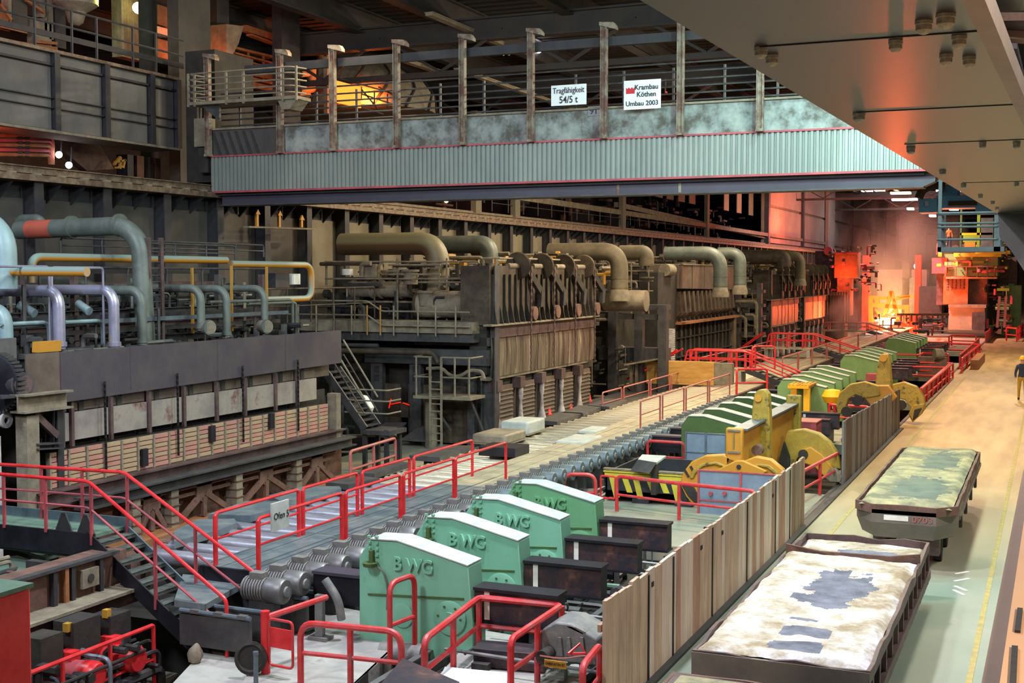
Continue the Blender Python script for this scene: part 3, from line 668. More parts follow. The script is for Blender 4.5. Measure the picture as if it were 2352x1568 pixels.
# left end: bracket, post, lifting column
lb = thing('furnace_end_support', 'riveted end bracket and pale post carrying the left end of the steel shield', 'support', F(90, 1180))
MB().ibeam(F(40, 928), F(152, 915), .4, .34, .04).build('bracket_beam', 'dust', lb)
MB().box((XF - .2, F(62, 1000).y - .1, .4), (XF + .1, F(82, 1000).y, F(62, 955).z)).build('post', 'dust', lb)
MB().box((XF - .3, F(98, 1000).y, .4), (XF - .2, F(108, 1000).y, F(62, 955).z)).build('post', 'dsteel', lb)
MB().box((XF - .2, F(131, 1000).y, .4), (XF + .02, F(145, 1000).y, F(140, 935).z)).build('post', 'rib', lb)
MB().bar(F(78, 950), F(130, 1000), .1, .14).build('brace', 'trol', lb)
MB().ibeam(F(75, 1025), F(135, 1022), .3, .1, .03).build('cross_beam', 'dsteel', lb)
mb = MB()
for i in range(26):
    p = F(122, 940 + i * 3.5); mb.cb(p, (.03 if i % 2 else .06, .06 if i % 2 else .03, .07))
mb.build('chain', 'black', lb)
solo('lifting_column', MB().box((XF - .9, F(-20, 1000).y, -1), (XF - .3, F(28, 1000).y, F(10, 1000, XF - .3).z)).lathe([(.16, 0), (.16, .07), (.07, .07), (.07, 0)], P(10, 965, x=XF - .5), (1, 0, 0), 14), 'cyl', 'pale speckled column with a lifting eye at the left edge', 'column')
# toothed drum, motor and pink cover at the left edge
dm = thing('winch', 'dark toothed winch drum with motor beside the steel shield', 'winch', F(20, 930))
c = P(-12, 880, x=-19.6); pr = [(.05, 0), (.52, 0), (.58, .03), (.58, .22), (.45, .24), (.45, .4), (.1, .42)]
MB().lathe(pr, c, (0, 1, 0), 28).build('drum', 'black', dm)
mb = MB()
for i in range(40):
    t = i * math.pi / 20; mb.cb(c + Vector((math.cos(t) * .6, .12, math.sin(t) * .6)), (.05, .2, .05))
stuff(mb.build('teeth', 'dsteel', dm))
c = P(52, 880, x=-19.3)
MB().cyl(c + Vector((-.3, -.1, 0)), c + Vector((.25, -.25, 0)), .26, 16).build('motor', 'dsteel', dm)
MB().cb(c + Vector((-.35, 0, .1)), (.4, .4, .35)).build('gearbox', 'motor', dm)
MB().cyl(c + Vector((.25, -.25, 0)), c + Vector((.29, -.26, 0)), .2, 16).build('motor_face', 'trol', dm)
p = P(75, 862, x=-19.25); MB().box((p.x, p.y - .15, p.z - .22), (p.x + .1, p.y + .22, p.z + .1)).build('belt_guard', 'pinkred', dm)
MB().bar(P(-10, 912, x=-19.2), P(90, 905, x=-19.2), .3, .06).build('base_plate', 'dsteel', dm)
p = P(15, 810, x=-19.6); solo('sheet_guard', MB().box((p.x, p.y - .7, p.z - .38), (p.x + .05, p.y + .22, p.z + .3)), 'steel', 'flat grey sheet guard at the left edge above the winch', 'guard')
p = P(90, 800, x=-19.3); t = thing('marker_box', 'orange box standing on the left end of the steel shield', 'box', (p.x, p.y, zs1))
MB().slab([(p.x, p.y, zs1), (p.x, p.y + .62, zs1), (p.x, p.y + .66, zs1 + .22), (p.x, p.y + .02, zs1 + .22)], (-.2, 0, 0)).build('casing', 'yellow', t)
# the steel floor on top of the near furnace, and its pipework
tp = thing('furnace_platform', 'crowded platform on top of the nearest furnace with valves and small pipes', 'platform', (-22, 25, 3.3))
MB().box((-25.6, y0 - 3, 3.3), (-19.7, y1 + .2, 3.42)).build('deck', 'furn', tp)
clutter('valves_and_lines', (-24.8, 18, 3.5), (-20, 31.5, 4.6), 330, ['dsteel', 'pipegreen', 'soot_shade', 'steel', 'dust', 'rib'], tp, 11, .07)
clutter('valves_and_lines', (-24.6, 20, 4.6), (-22, 32, 5.7), 200, ['dsteel', 'pipegreen', 'steel', 'soot_shade'], tp, 12, .045)
for k, (x, z, m) in enumerate(((-22.6, 5.35, 'dsteel'), (-22.9, 5.75, 'trol'), (-21.2, 4.95, 'rib'), (-20.8, 4.65, 'dsteel'), (-23.3, 6.1, 'rib'), (-20.5, 4.9, 'bluegrey'))): MB().bar((x, 18, z), (x, 31, z), .08, .1 if k % 2 else .16).build('long_beam', m, tp)
for k in range(26): MB().cyl((-20.2 - (k * 7 % 30) / 10, 18.5 + k * .5, 3.5), (-20.2 - (k * 7 % 30) / 10, 18.5 + k * .5, 4.9 + (k * 5 % 9) / 8), .03 + .01 * (k % 3), 6).build('riser', ['pipegreen', 'dsteel', 'trol', 'dust'][k % 4], tp)
for z in (4.35, 4.7, 5.05): MB().ibeam((-21.4, 17, z), (-21.4, 31.2, z), .2, .16, .02).build('beam', ['dsteel', 'rib', 'trol'][int(z * 3) % 3], tp)
for y in (20, 21.6, 23.3, 26.4, 28.9, 31):
    MB().bar((-21.4, y, 3.4), (-21.4, y, 6.0), .14, .14).build('post', ['dsteel', 'trol'][int(y) % 2], tp)
for i, y in enumerate((20.6, 22.2, 24, 25.7, 27.4, 29.2)):
    MB().cyl((-20.1, y, 3.42), (-20.1, y, 4.2), .22, 14).cyl((-20.1, y, 4.2), (-20.1, y, 4.3), .3, 14).build('burner_can', ['dsteel', 'furn', 'bluegrey'][i % 3], tp)
def pipe(label, pts, r, m, fil, flanges=(), n=12, name='pipe', band=None, group=None, parent=None):
    t = parent or thing(name, label, 'pipe', pts[0], group); MB().tube(pts, r, n, fil, 7).build('pipe_run', m, t)
    for f in flanges:
        a, d = Vector(f[0]), Vector(f[1]).normalized(); MB().cyl(a - d * .05, a + d * .05, r * 1.22, 16).build('flange', m, t)
    return t
# downcomers: horizontal run from the wall side, then down into the burners
dc = ((137, 790, 668, .13, 'pipelilac'), (263, 790, 666, .125, 'pipelilac'), (327, 782, 667, .12, 'pipegreen'), (462, 750, 662, .105, 'pipegreen'), (521, 765, 663, .105, 'pipegreen'), (608, 755, 662, .1, 'pipegreen'))
nm_ = ('nearest the camera, left of the first burner', 'second from the left edge', 'third from the left edge, green-grey', 'fourth, left of the round pale cap', 'fifth, right of the round pale cap', 'last, beside the small platform')
for i, (u, v, vh, r, m) in enumerate(dc):
    a = P(u, v, x=-20.0); top = P(u, vh, x=-20.0).z
    pipe('lagged downcomer pipe bending down to the furnace, ' + nm_[i], [(-24.6, a.y, top), (-20, a.y, top), (-20, a.y, a.z - .1)], r, m, .38, [((-20, a.y, a.z), (0, 0, 1))], group='downcomer pipes')
for i, (u, v) in enumerate(((484, 752), (616, 750))):
    p = P(u, v, x=-19.7); t = thing('blind_flange', ['round pale end cap above the shield, left one', 'round pale end cap above the shield, right one'][i], 'cap', p - Vector((0, 0, .2)))
    MB().cyl(p + Vector((-.3, .1, 0)), p, .17, 18).build('cap', 'dust', t); MB().cyl(p + Vector((-.08, 0, 0)), p + Vector((-.02, -.01, 0)), .2, 18).build('rim', 'pipegreen', t)
# long dust-topped yellow gas pipes
G1 = lambda u, v: P(u, v, x=-22)
a, b = G1(72, 600), G1(520, 600); pipe('long yellow gas pipe with dusty top crossing behind the lilac downcomers', [(-22, a.y, a.z - .5), (-22, a.y, G1(85, 590).z), (-22, b.y, G1(85, 590).z)], .1, 'ydust', .3)
a, b = P(-5, 622, y=20.5), P(200, 630, y=20.5); pipe('short yellow gas pipe ending left of the ladder', [(a.x - 1, 20.5, a.z), (b.x, 20.5, a.z - .02)], .105, 'ydust', 0)
a, b, c = G1(530, 606), G1(715, 610), G1(715, 685); pipe('U-shaped yellow gas pipe looping back right of the ladder', [(-22, a.y, a.z), (-22, b.y, a.z), (-22, b.y, c.z), (-22, G1(605, 690).y, c.z)], .1, 'ydust', .42)
# large ducts along the wall
a, b = P(62, 528, y=25.0), P(285, 518, y=25.0)
t = pipe('large grey-green duct with a brick red band, above the near furnace', [(a.x - .3, 25.0, a.z + .0), (b.x, 25.0, b.z), (P(322, 540, y=25.0).x, 25.0, P(322, 556, y=25.0).z), (P(335, 540, y=25.0).x, 25.0, 3.42)], .235, 'pipegreen', .5, [(P(165, 521, y=25.0), (1, 0, 0)), (P(275, 517, y=25.0), (1, 0, 0))], 18, 'air_duct')
MB().cyl(P(68, 527, y=25.0), P(124, 525, y=25.0), .24, 18).build('red_band', 'redband', t)
a = P(46, 505, y=25.9); pipe('curved grey duct end behind the red-banded duct', [(a.x - .1, 25.9, a.z - .3), (a.x, 25.9, a.z), (a.x + .7, 25.9, a.z), (a.x + .8, 25.9, a.z - .35)], .15, 'pipegreen', .3, n=14, name='air_duct')
a = P(0, 520, y=20.5); c = P(14, 620, y=20.5); pipe('big pale teal elbow duct at the left edge', [(a.x - 1.2, 20.5, P(0, 500, y=20.5).z + .15), (P(8, 540, y=20.5).x, 20.5, P(8, 530, y=20.5).z), (P(8, 540, y=20.5).x, 20.5, c.z - .4)], .27, 'teal', .5, n=18, name='air_duct')
a = P(8, 740, y=20.2); pipe('teal elbow pipe low at the left edge', [(a.x - 1, 20.2, P(0, 705, y=20.2).z), (P(12, 740, y=20.2).x, 20.2, P(0, 715, y=20.2).z), (P(14, 740, y=20.2).x, 20.2, P(0, 810, y=20.2).z)], .15, 'teal', .3, n=14)
pipe('pale green duct behind the lilac downcomer pipes', [P(20, 640, x=-23), P(150, 640, x=-23), P(215, 665, x=-23)], .2, 'pipegreen', .3, n=14, name='air_duct')
for i, (u, v, u2, v2) in enumerate(((45, 700, 80, 720), (180, 697, 205, 715))):
    pipe(['stub of teal pipe slanting down behind the nearest downcomer', 'stub of teal pipe slanting down behind the second downcomer'][i], [P(u, v, x=-21), P(u2, v2, x=-20.6)], .1, 'teal', 0)
# small hoops of thin pipe
for i, (u0, u1, v0, v1) in enumerate(((0, 112, 745, 790), (148, 235, 740, 800), (570, 680, 698, 755), (480, 672, 694, 755))):
    a, b = P(u0, v0, x=-20.4), P(u1, v0, x=-20.4); z1 = P(u1, v1, x=-20.4).z
    pipe(['thin teal pipe bending down at the left edge', 'thin teal pipe bending down behind the second downcomer', 'thin grey pipe hooking down at the end of the shield', 'thin twin grey pipe inside the hooked one'][i], [(-20.4, a.y, a.z), (-20.4, b.y, a.z), (-20.4, b.y, z1)], .045, 'teal' if i < 2 else 'pipegreen', .2, n=8)
# guard rails of the platforms (lilac-white near, grey behind)
def rail2(label, u0, u1, vt, vb, x, m, yp=(), mids=(.5,), r=.03, name='railing'):
    a, b = P(u0, vt, x=x), P(u1, vt, x=x); zb = P(u1, vb, x=x).z; h = a.z - zb
    return railing(name, label, [(x, a.y, zb), (x, b.y, zb)], h, m, r, mids, 1.5, fil=.1)
rail2('silvery guard rail hoop at the left edge over the lilac pipes', -60, 112, 611, 790, -20.2, 'pipelilac', mids=())
rail2('silvery guard rail hoop reaching to the second downcomer', 118, 236, 614, 800, -20.25, 'pipelilac', mids=())
t = rail2('long grey guard rail on the upper platform under the wall', 140, 605, 546, 590, -23.5, 'dsteel', mids=(.5,), r=.03)
t = rail2('second grey guard rail on the upper platform, nearer the ladder', 325, 540, 558, 600, -22.6, 'dsteel', mids=(.5,), r=.03)
t = rail2('grey guard rail at mid height behind the downcomers', 90, 610, 614, 660, -21.8, 'dsteel', mids=(), r=.03)
t = rail2('brown guard rail right of the yellow pipe loop', 600, 860, 664, 730, -22.4, 'furn2', mids=(.5,), r=.03)
# ladder tower
ldr = thing('ladder', 'tall dark caged ladder standing among the near furnace pipes', 'ladder', P(358, 800, x=-20.6))
a, b = P(344, 800, x=-20.6), P(373, 800, x=-20.6); zt_ = P(350, 545, x=-20.6).z
for y in (a.y, b.y): MB().bar((-20.6, y, a.z - .3), (-20.6, y, zt_), .1, .1).build('stringer', 'trol', ldr)
r0 = None
for i in range(16):
    z = a.z + i * .165
    if r0 is None: r0 = MB().cyl((-20.6, a.y, z), (-20.6, b.y, z), .018, 6).build('rung', 'dsteel', ldr); z00 = z
    else: clone(r0, ldr, (0, 0, z - z00))
for i, (u, v0, v1) in enumerate(((443, 615, 765), (533, 610, 760), (613, 612, 700))):
    a = P(u, v1, x=-21); MB()
    solo('gas_marker_post', MB().bar(a, (a.x, a.y, P(u, v0, x=-21).z), .06, .06), 'yellowpipe', ['thin yellow post among the pipes, left of the pale cap', 'thin yellow post between the fifth and last downcomer', 'thin yellow post beside the last downcomer'][i], 'post', 'thin yellow posts')
p = P(675, 643, x=-22.3); t = thing('control_cabinet', 'dark cabinet with a bright cream panel inside the pipe loop', 'cabinet', p - Vector((0, 0, .3)))
MB().box((-22.8, P(636, 643, x=-22.3).y, P(0, 672, x=-22.3).z), (-22.35, P(668, 643, x=-22.3).y, P(0, 626, x=-22.3).z)).build('cabinet_body', 'rib', t)
MB().box((-22.7, P(675, 643, x=-22.3).y, P(0, 662, x=-22.3).z), (-22.3, P(690, 643, x=-22.3).y, P(0, 628, x=-22.3).z)).build('panel', 'cream', t)
# yellow bollard lamps on the wall bracket
t = thing('wall_bracket', 'wall-mounted shelf carrying three yellow arrow-shaped markers', 'bracket', P(643, 525, x=-25))
MB().bar(P(566, 521, x=-25.2), P(718, 526, x=-25.2), .25, .06).build('shelf', 'dust', t)
for u, v in ((590, 492), (641, 495), (692, 505)):
    a = P(u, 522, x=-25.2); z = P(u, v, x=-25.2).z; MB().box((a.x - .04, a.y - .06, a.z), (a.x + .04, a.y + .06, z)).slab([(a.x, a.y - .14, z), (a.x, a.y + .14, z), (a.x, a.y, z + .18)], (.06, 0, 0)).build('marker', 'yellow', t)
# ================================================================ stair and lower railing between the two furnaces
fs = thing('furnace_stair', 'dark steel stair coming down between the near furnace and the next one', 'stair', P(850, 950, x=-19.5))
YS = 33.0
a, b = P(745, 850, y=YS), P(838, 985, y=YS); w2 = .8
for dy in (0, w2): MB().bar(a + Vector((0, dy, 0)), b + Vector((0, dy, 0)), .06, .24).build('stringer', 'dsteel', fs)
for i in range(11):
    p = a.lerp(b, (i + .5) / 11); MB().box((p.x - .12, YS, p.z - .02), (p.x + .12, YS + w2, p.z + .02)).build('tread', 'dsteel', fs)
for dy in (0, w2):
    MB().tube([a + Vector((.2, dy, .9)), b + Vector((0, dy, .9))], .03, 6).build('handrail', 'dust', fs)
    MB().tube([a + Vector((.2, dy, .45)), b + Vector((0, dy, .45))], .025, 6).build('handrail', 'furn2', fs)
MB().box((b.x - .1, YS - .1, b.z - .15), (b.x + .9, YS + 1, b.z - .02)).build('landing', 'dsteel', fs)
for x in (b.x, b.x + .75):
    for dy in (0, w2): MB().bar((x, YS + dy, -1.8), (x, YS + dy, b.z), .12, .12).build('leg', 'rib', fs)
for v in (893, 918, 946):
    z = P(800, v, y=YS).z; MB().tube([(b.x - .7, YS, z), (b.x + .8, YS, z), (b.x + .8, YS + .8, z)], .025, 6, .1).build('guard_rail', 'dust', fs)
p = P(835, 928, y=YS + 1.2); solo('dust_sack', MB().lathe([(.05, 0), (.26, .05), (.34, .25), (.26, .5), (.1, .62), (.02, .64)], (p.x, p.y, p.z - .35), n=12), 'white', 'pale white sack on the landing of the dark furnace stair', 'sack')
M_ = 'pinkred'
railing('railing', 'faded pink railing on the low deck behind the dark stair', [P(765, 1075, z=0), P(915, 1072, z=0), P(880, 1125, z=0)][:2], 1.0, 'dust', .045, (.5,), 1.2)
a = P(908, 1085, z=.0); b = P(805, 1122, z=0)
railing('railing', 'faded pink railing slanting toward the truss of the near furnace', [b, a], 1.05, M_, .045, (.5,), 1.4)
struct('trim_6', MB().box((-21.5, 31.6, -.3), (-17.6, 39.8, -.02)), 'platform')
struct('trim_7', MB().box((-21.5, 31.6, -.3), (-17.4, 31.9, -.0)), 'rib')
# ================================================================ the second furnace (with its twins further down the row)
def casing(t, xg, y0, y1, z0, z1, z2, detail=True):
    """discharge side: streaked door sheets below, sooty casing with chain wheels above"""
    n = 5; d = (y1 - y0) / n
    MB().box((xg - 1.2, y0, z1), (xg - .1, y1, z2)).build('casing', 'furn2', t)
    MB().box((xg - .2, y0 - .3, z1 - .03), (xg + .12, y1, z1 + .03)).build('ledge', 'dust', t)
    MB().box((xg - .9, y0 + .1, z0 + .1), (xg - .25, y1 - .1, z1)).build('door_backing', 'furn', t)
    for i in range(n):
        a = y0 + .25 + i * (d - .05); MB().slab([(xg - .12, a, z0), (xg - .12, a + d - .1, z0), (xg - .08, a + d - .1, (z0 + z1) / 2), (xg - .12, a + d - .1, z1 - .45), (xg - .12, a, z1 - .45), (xg - .08, a, (z0 + z1) / 2)], (-.06, 0, 0)).build('door_sheet', 'panelmetal', t)
        MB().box((xg - .16, a, z1 - .45), (xg - .04, a + d - .08, z1 - .05)).build('door_header', 'trol', t)
    MB().box((xg - .5, y0 + .1, z0 - .1), (xg - .15, y1 - .6, z0 + .02)).build('sill', 'cream' if 0 else 'dust', t)
    r0 = None
    for i in range(22):
        y = y0 + .2 + i * (y1 - y0 - .3) / 21
        if r0 is None: r0 = MB().slab([(xg - .1, y, z1 + .03), (xg + .12, y, z1 + .03), (xg - .02, y, z1 + .7), (xg - .02, y, z2 - .3), (xg - .1, y, z2 - .3)], (0, .05, 0)).build('casing_rib', 'furn', t); ya = y
        else: clone(r0, t, (0, y - ya, 0))
    w0 = None
    for i in range(4):
        y = y0 + 2.6 + i * (y1 - y0 - 3.4) / 3.2
        o = MB().lathe([(.14, 0), (.46, 0), (.5, .04), (.46, .09), (.14, .09)], (xg - .15, y, z2 + .02), (0, 1, 0), 24).build('chain_wheel', 'furn2', t)
        MB().cyl((xg - .15, y - .9, z2), (xg - .15, y + .9, z2), .1, 10).build('shaft', 'dust', o)
        MB().bar((xg - .1, y + .25, z2 + .2), (xg + .18, y + 1.5, z2 - 1.0), .16, .24).build('rocker_arm', 'furn', t)
        MB().bar((xg + .18, y + 1.5, z2 - .9), (xg + .12, y + 1.55, z2 - 1.5), .16, .3).build('counterweight', 'dsteel', t)
        MB().cyl((xg + .1, y + .9, z1 + .32), (xg + .2, y + .9, z1 + .32), .26, 12).build('boss', 'rust', t)
        mb = MB(); m = int((z2 - z0) / .12)
        for j in range(m):
            z = z0 + .1 + j * .12; mb.cb((xg + .2, y + .45, z), (.04, .1 if j % 2 else .04, .12))
        mb.build('chain', 'trol', t)
def lower_doors(t, xg, y0, y1, z0, z1, cones=True, hot=True):
    n = 5; d = (y1 - y0) / n
    MB().box((xg - 1, y0, -1), (xg - .35, y1, z1)).build('base_wall', 'furn', t)
    for i in range(n):
        a = y0 + i * d
        o = MB().box((xg - .35, a + .45, z0 + .3), (xg - .2, a + d - .3, z1 - .35)).build('lower_door', 'doorbrown', t)
        for k in range(9):
            z = z0 + .4 + k * (z1 - z0 - .8) / 9; MB().box((xg - .2, a + .5, z), (xg - .15, a + d - .35, z + .05)).build('louvre', 'trol2', o)
        MB().lathe([(.06, 0), (.15, .02), (.16, .4), (.08, .7), (.05, 1.2), (.09, 1.4), (.09, 1.9)], (xg - .05, a + .1, z0 - .05), n=12).build('spout', 'spoutm', t)
        MB().box((xg - .3, a - .15, z1 - .5), (xg + .05, a + .3, z1 - .1)).build('bearing_block', 'trol', t)
def furnace2(label, y0):
    t = thing('reheating_furnace', label, 'furnace', (-21.5, y0 + 5, -3))
    xg = -17.7; y1 = y0 + 10.8
    MB().box((-25.4, y0 + .9, -3), (xg - 1.15, y1 + .4, 4.1)).build('furnace_body', 'furn', t)
    casing(t, xg, y0, y1, 2.42, 4.25, 6.3); lower_doors(t, xg, y0 + .5, y1, .25, 2.4)
    # the end wall that faces the camera
    yf = y0 + .4; G = lambda u, v: P(u, v, y=39.7) + Vector((0, yf - 39.7, 0))
    MB().ibeam((xg - .25, yf, -1.5), (xg - .25, yf, 4.3), .4, .5, .05, up=(1, 0, 0)).build('corner_column', 'dsteel', t)
    MB().ibeam((xg - .25, yf, 4.3), (xg - .25, yf, 6.3), .4, .5, .05, up=(1, 0, 0)).build('corner_column', 'dsteel', t)
    for (u0, u1) in ((862, 888), (950, 976), (1082, 1098)):
        a, b = G(u0, 1000), G(u1, 1000); z1 = G(u0, 830).z; o = MB().box((a.x, yf - .3, -1), (b.x, yf - .05, z1)).build('column', 'dsteel', t)
        for v in (845, 865, 905): p = G(u0 + 12, v); MB().box((p.x - .08, yf - .32, p.z - .12), (p.x + .12, yf - .3, p.z + .1)).build('slot', 'soot_shade', o)
    for (u0, v0, u1, v1, m, dy) in ((700, 756, 1110, 738, 'dust', -.9), (700, 775, 1110, 756, 'dsteel', -.8), (850, 830, 1132, 803, 'dsteel', -.4), (960, 790, 1132, 775, 'dsteel', -.3), (880, 955, 950, 925, 'furn2', -.1)):
        a, b = G(u0, v0), G(u1, v1); MB().box((a.x, yf + dy, a.z), (b.x, yf + (.1 if dy > -.8 else .6), b.z)).build('cross_beam', m, t)
    for u in (890, 975, 1050): 
        a = G(u, 985); MB().box((a.x - .6, yf - .1, G(0, 955).z), (a.x + .6, yf, G(0, 845).z)).build('end_door', 'furn2', t)
    for (u0, v0, u1, v1) in ((898, 936, 903, 915), (903, 927, 925, 923), (930, 924, 948, 930)):
        MB().bar(G(u0, v0) + Vector((0, -.15, 0)), G(u1, v1) + Vector((0, -.15, 0)), .03, .03).build('hot_gap', 'firebox', t)
    for (u0, u1, v0, v1) in ((892, 940, 968, 992), (972, 1022, 976, 1001)):
        a, b = G(u0, v0), G(u1, v0); c = G(u0, v1); MB().slab([(a.x, yf - .2, a.z), (b.x, yf - .2, b.z), (b.x - .15, yf - 1, c.z), (a.x - .35, yf - 1, c.z)], (0, 0, -.06)).build('chute', 'steel', t)
        MB().box((a.x + .1, yf - .2, a.z), (b.x - .1, yf - .12, G(0, v0 - 45).z)).build('chute_back', 'rustdark', t)
    # access platform with ladder in front of the corner
    a, b = G(1000, 898), G(1128, 898); z = a.z; yp = yf - 1.1
    o = MB().box((a.x, yp - .6, z - .1), (b.x, yp + .6, z)).build('access_deck', 'dust', t)
    for u in (1006, 1036, 1062, 1092, 1124): p = G(u, 898); MB().cyl((p.x, yp - .55, z), (p.x, yp - .55, z + 1.35), .035, 6).build('guard_post', 'dust', o)
    for q in (.65, 1.33): MB().tube([(a.x, yp + .5, z + q), (a.x, yp - .55, z + q), (G(1038, 0).x, yp - .55, z + q)], .03, 6, .08).build('guard_rail', 'dust', o); MB().tube([(G(1062, 0).x, yp - .55, z + q), (b.x, yp - .55, z + q), (b.x, yp + .4, z + q)], .03, 6, .08).build('guard_rail', 'dust', o)
    for s in (-1, 1): MB().bar((a.x + .3 if s < 0 else b.x - .3, yp, z - .1), ((a.x + .9) if s < 0 else b.x - .02, yp + .5, z - 1.3), .08, .08).build('brace', 'dsteel', o)
    x0, x1 = G(1037, 0).x, G(1062, 0).x; lad = thing_part('ladder', t, (x0, yp - .6, 0))
    for x in (x0, x1): MB().bar((x, yp - .62, -1.2), (x, yp - .62, z + 1.3), .07, .05).build('stringer', 'dust', lad)
    for i in range(14): MB().cyl((x0, yp - .62, -.9 + i * .25), (x1, yp - .62, -.9 + i * .25), .025, 6).build('rung', 'dust', lad)
    MB().cyl(((x0 + x1) / 2 - .55, yp + .1, -2), ((x0 + x1) / 2 - .55, yp + .1, z - .1), .22, 12).build('pipe_column', 'dust', t)
    MB().tube([G(1010, 842) + Vector((0, -1, 0)), G(1045, 840) + Vector((0, -1, 0)), G(1062, 858) + Vector((0, -1, 0)), G(1085, 860) + Vector((0, -1, 0)), G(1105, 845) + Vector((0, -1, 0)), G(1135, 848) + Vector((0, -1, 0)), G(1140, 865) + Vector((0, -1, 0))], .06, 8, .25).build('hose', 'dust', t)
    MB().tube([G(760, 800) + Vector((0, -1, 0)), G(1025, 806) + Vector((0, -1, 0)), G(1035, 830) + Vector((0, -1, 0))], .1, 10, .3).build('pipe_run', 'furn2', t)
    MB().tube([G(790, 788) + Vector((0, -1, 0)), G(900, 790) + Vector((0, -1, 0))], .07, 8).build('pipe_run', 'dsteel', t)
    # upper walkway with guard rails
    zz = G(0, 742).z; xa, xb = G(700, 0).x, G(1105, 0).x; yw = yf - 1.0
    for q in (.5, 1.0): MB().tube([(xa - 1, yw, zz + q + .1), (G(872, 0).x, yw, zz + q + .1), (G(905, 0).x, yw, zz + q - .25), (xb, yw, zz + q - .25)], .03, 6, .1).build('guard_rail', 'tank', t)
    for u in (720, 760, 800, 840, 875, 905, 935, 990, 1030, 1075): p = G(u, 740); MB().cyl((p.x, yw, zz - .1), (p.x, yw, zz + .95), .03, 6).build('guard_post', 'yellowpipe' if u in (875, 905) else 'tank', t)
    for (v, ua, ub, dy) in ((608, 880, 1000, .4), (630, 880, 1000, .4), (600, 700, 1060, 1.4), (640, 740, 1100, .2), (648, 960, 1120, .0)):
        a, b = G(ua, v), G(ub, v); MB().tube([(a.x, yf + dy, a.z), (b.x, yf + dy, b.z)], .035, 6).build('guard_rail', 'tank', t)
    a = G(1085, 592); b = G(1122, 592); MB().tube([(a.x, yf + .9, a.z), (b.x, yf + .9, a.z), (b.x, y1 - 1, a.z)], .035, 6).build('guard_rail', 'tank', t)
    for u in (885, 1000, 1085, 1113): p = G(u, 592); MB().cyl((p.x, yf + .9, 4.3), (p.x, yf + .9, p.z), .035, 6).build('guard_post', 'yellowpipe' if u == 1113 else 'tank', t)
    zt = G(0, 752).z
    ld = thing_part('ladder', t, (G(1090, 0).x, yf - .2, zt))
    for u in (1086, 1110): p = G(u, 750); MB().bar((p.x, yf - .15, p.z), (p.x, yf - .15, G(0, 640).z), .07, .05).build('stringer', 'dsteel', ld)
    for i in range(8): MB().cyl((G(1086, 0).x, yf - .15, zt + .2 + i * .24), (G(1110, 0).x, yf - .15, zt + .2 + i * .24), .022, 6).build('rung', 'dsteel', ld)
    # tanks and burners
    c0, c1 = G(938, 700), G(1085, 700); r = .5; yt = yf + .9
    o = MB().cyl((c0.x, yt, c0.z), (c1.x, yt, c0.z), r, 20).build('tank', 'tank', t); MB().lathe([(.52, 0), (.52, .1), (.2, .16), (.02, .17)], (c0.x + .05, yt, c0.z), (-1, 0, 0), 20).build('tank_end', 'furn2', o)
    c0, c1 = G(762, 665), G(905, 665); o = MB().cyl((c0.x, yt + .4, c0.z), (c1.x, yt + .4, c0.z), .3, 18).build('tank', 'tank', t)
    for u in (770, 815, 835, 880): p = G(u, 665); MB().cyl((p.x, yt + .4, c0.z), (p.x + .08, yt + .4, c0.z), .35, 18).build('hoop', 'dust', o)
    for (u, v, rr2) in ((815, 628, .24), (850, 625, .2), (930, 630, .22), (1050, 630, .2), (1080, 633, .2), (1030, 634, .2)):
        p = G(u, v); MB().lathe([(.05, -.5), (rr2, -.45), (rr2, .3), (rr2 * .5, .5)], (p.x, yf + 2.2, p.z), (1, -.3, 0), 14).build('burner', 'tank', t)
    p = G(783, 625); MB().cyl((p.x, yf + .5, p.z - .1), (p.x, yf + .5, p.z + .12), .22, 16).build('white_cap', 'cream', t)
    for u, v in ((925, 640), (960, 690)): p = G(u, v); MB().lathe([(.26, -.2), (.26, .25), (.32, .25), (.32, .33), (.1, .33)], (p.x, yf + .6, p.z), n=14).build('manhole', 'dust', t)
    clutter('valves_and_lines', (-25.5, yf + .4, 4.1), (-19.0, yf + 4.5, 6.4), 190, ['furn2', 'tank', 'dsteel', 'soot_shade', 'dust', 'furn'], t, 21, .07)
    clutter('valves_and_lines', (-25.5, yf - .9, -.4), (-23.5, yf + .3, 3.6), 60, ['furn2', 'dsteel', 'soot_shade', 'rib'], t, 22, .07, 'xz')
    clutter('valves_and_lines', (-25, yf + 4.5, 5.6), (xg - .6, y1, 6.9), 110, ['furn2', 'tank', 'soot_shade', 'yellowpipe', 'dust'], t, 23, .06, 'xy')
    MB().box((-25.4, yf + 2.2, 4.1), (xg - 1.3, y1 + .3, 5.9)).build('upper_body', 'soot_shade', t)
    return t
def thing_part(name, parent, loc):
    o = bpy.data.objects.new(name, None); COL.objects.link(o); o.parent = parent; o.location = Vector(loc) - Vector(parent.location); return o
f2 = furnace2('second furnace, its streaked door sheets shining under four chain wheels', 39.3)
f4 = copytree(f2); f4.location.y += 46.2; f4['label'] = 'dark furnace beyond the brown canopy, fourth in the row'
f5 = copytree(f2); f5.location.y += 58.6; f5['label'] = 'furthest furnace of the row, lit red by the hot slab'
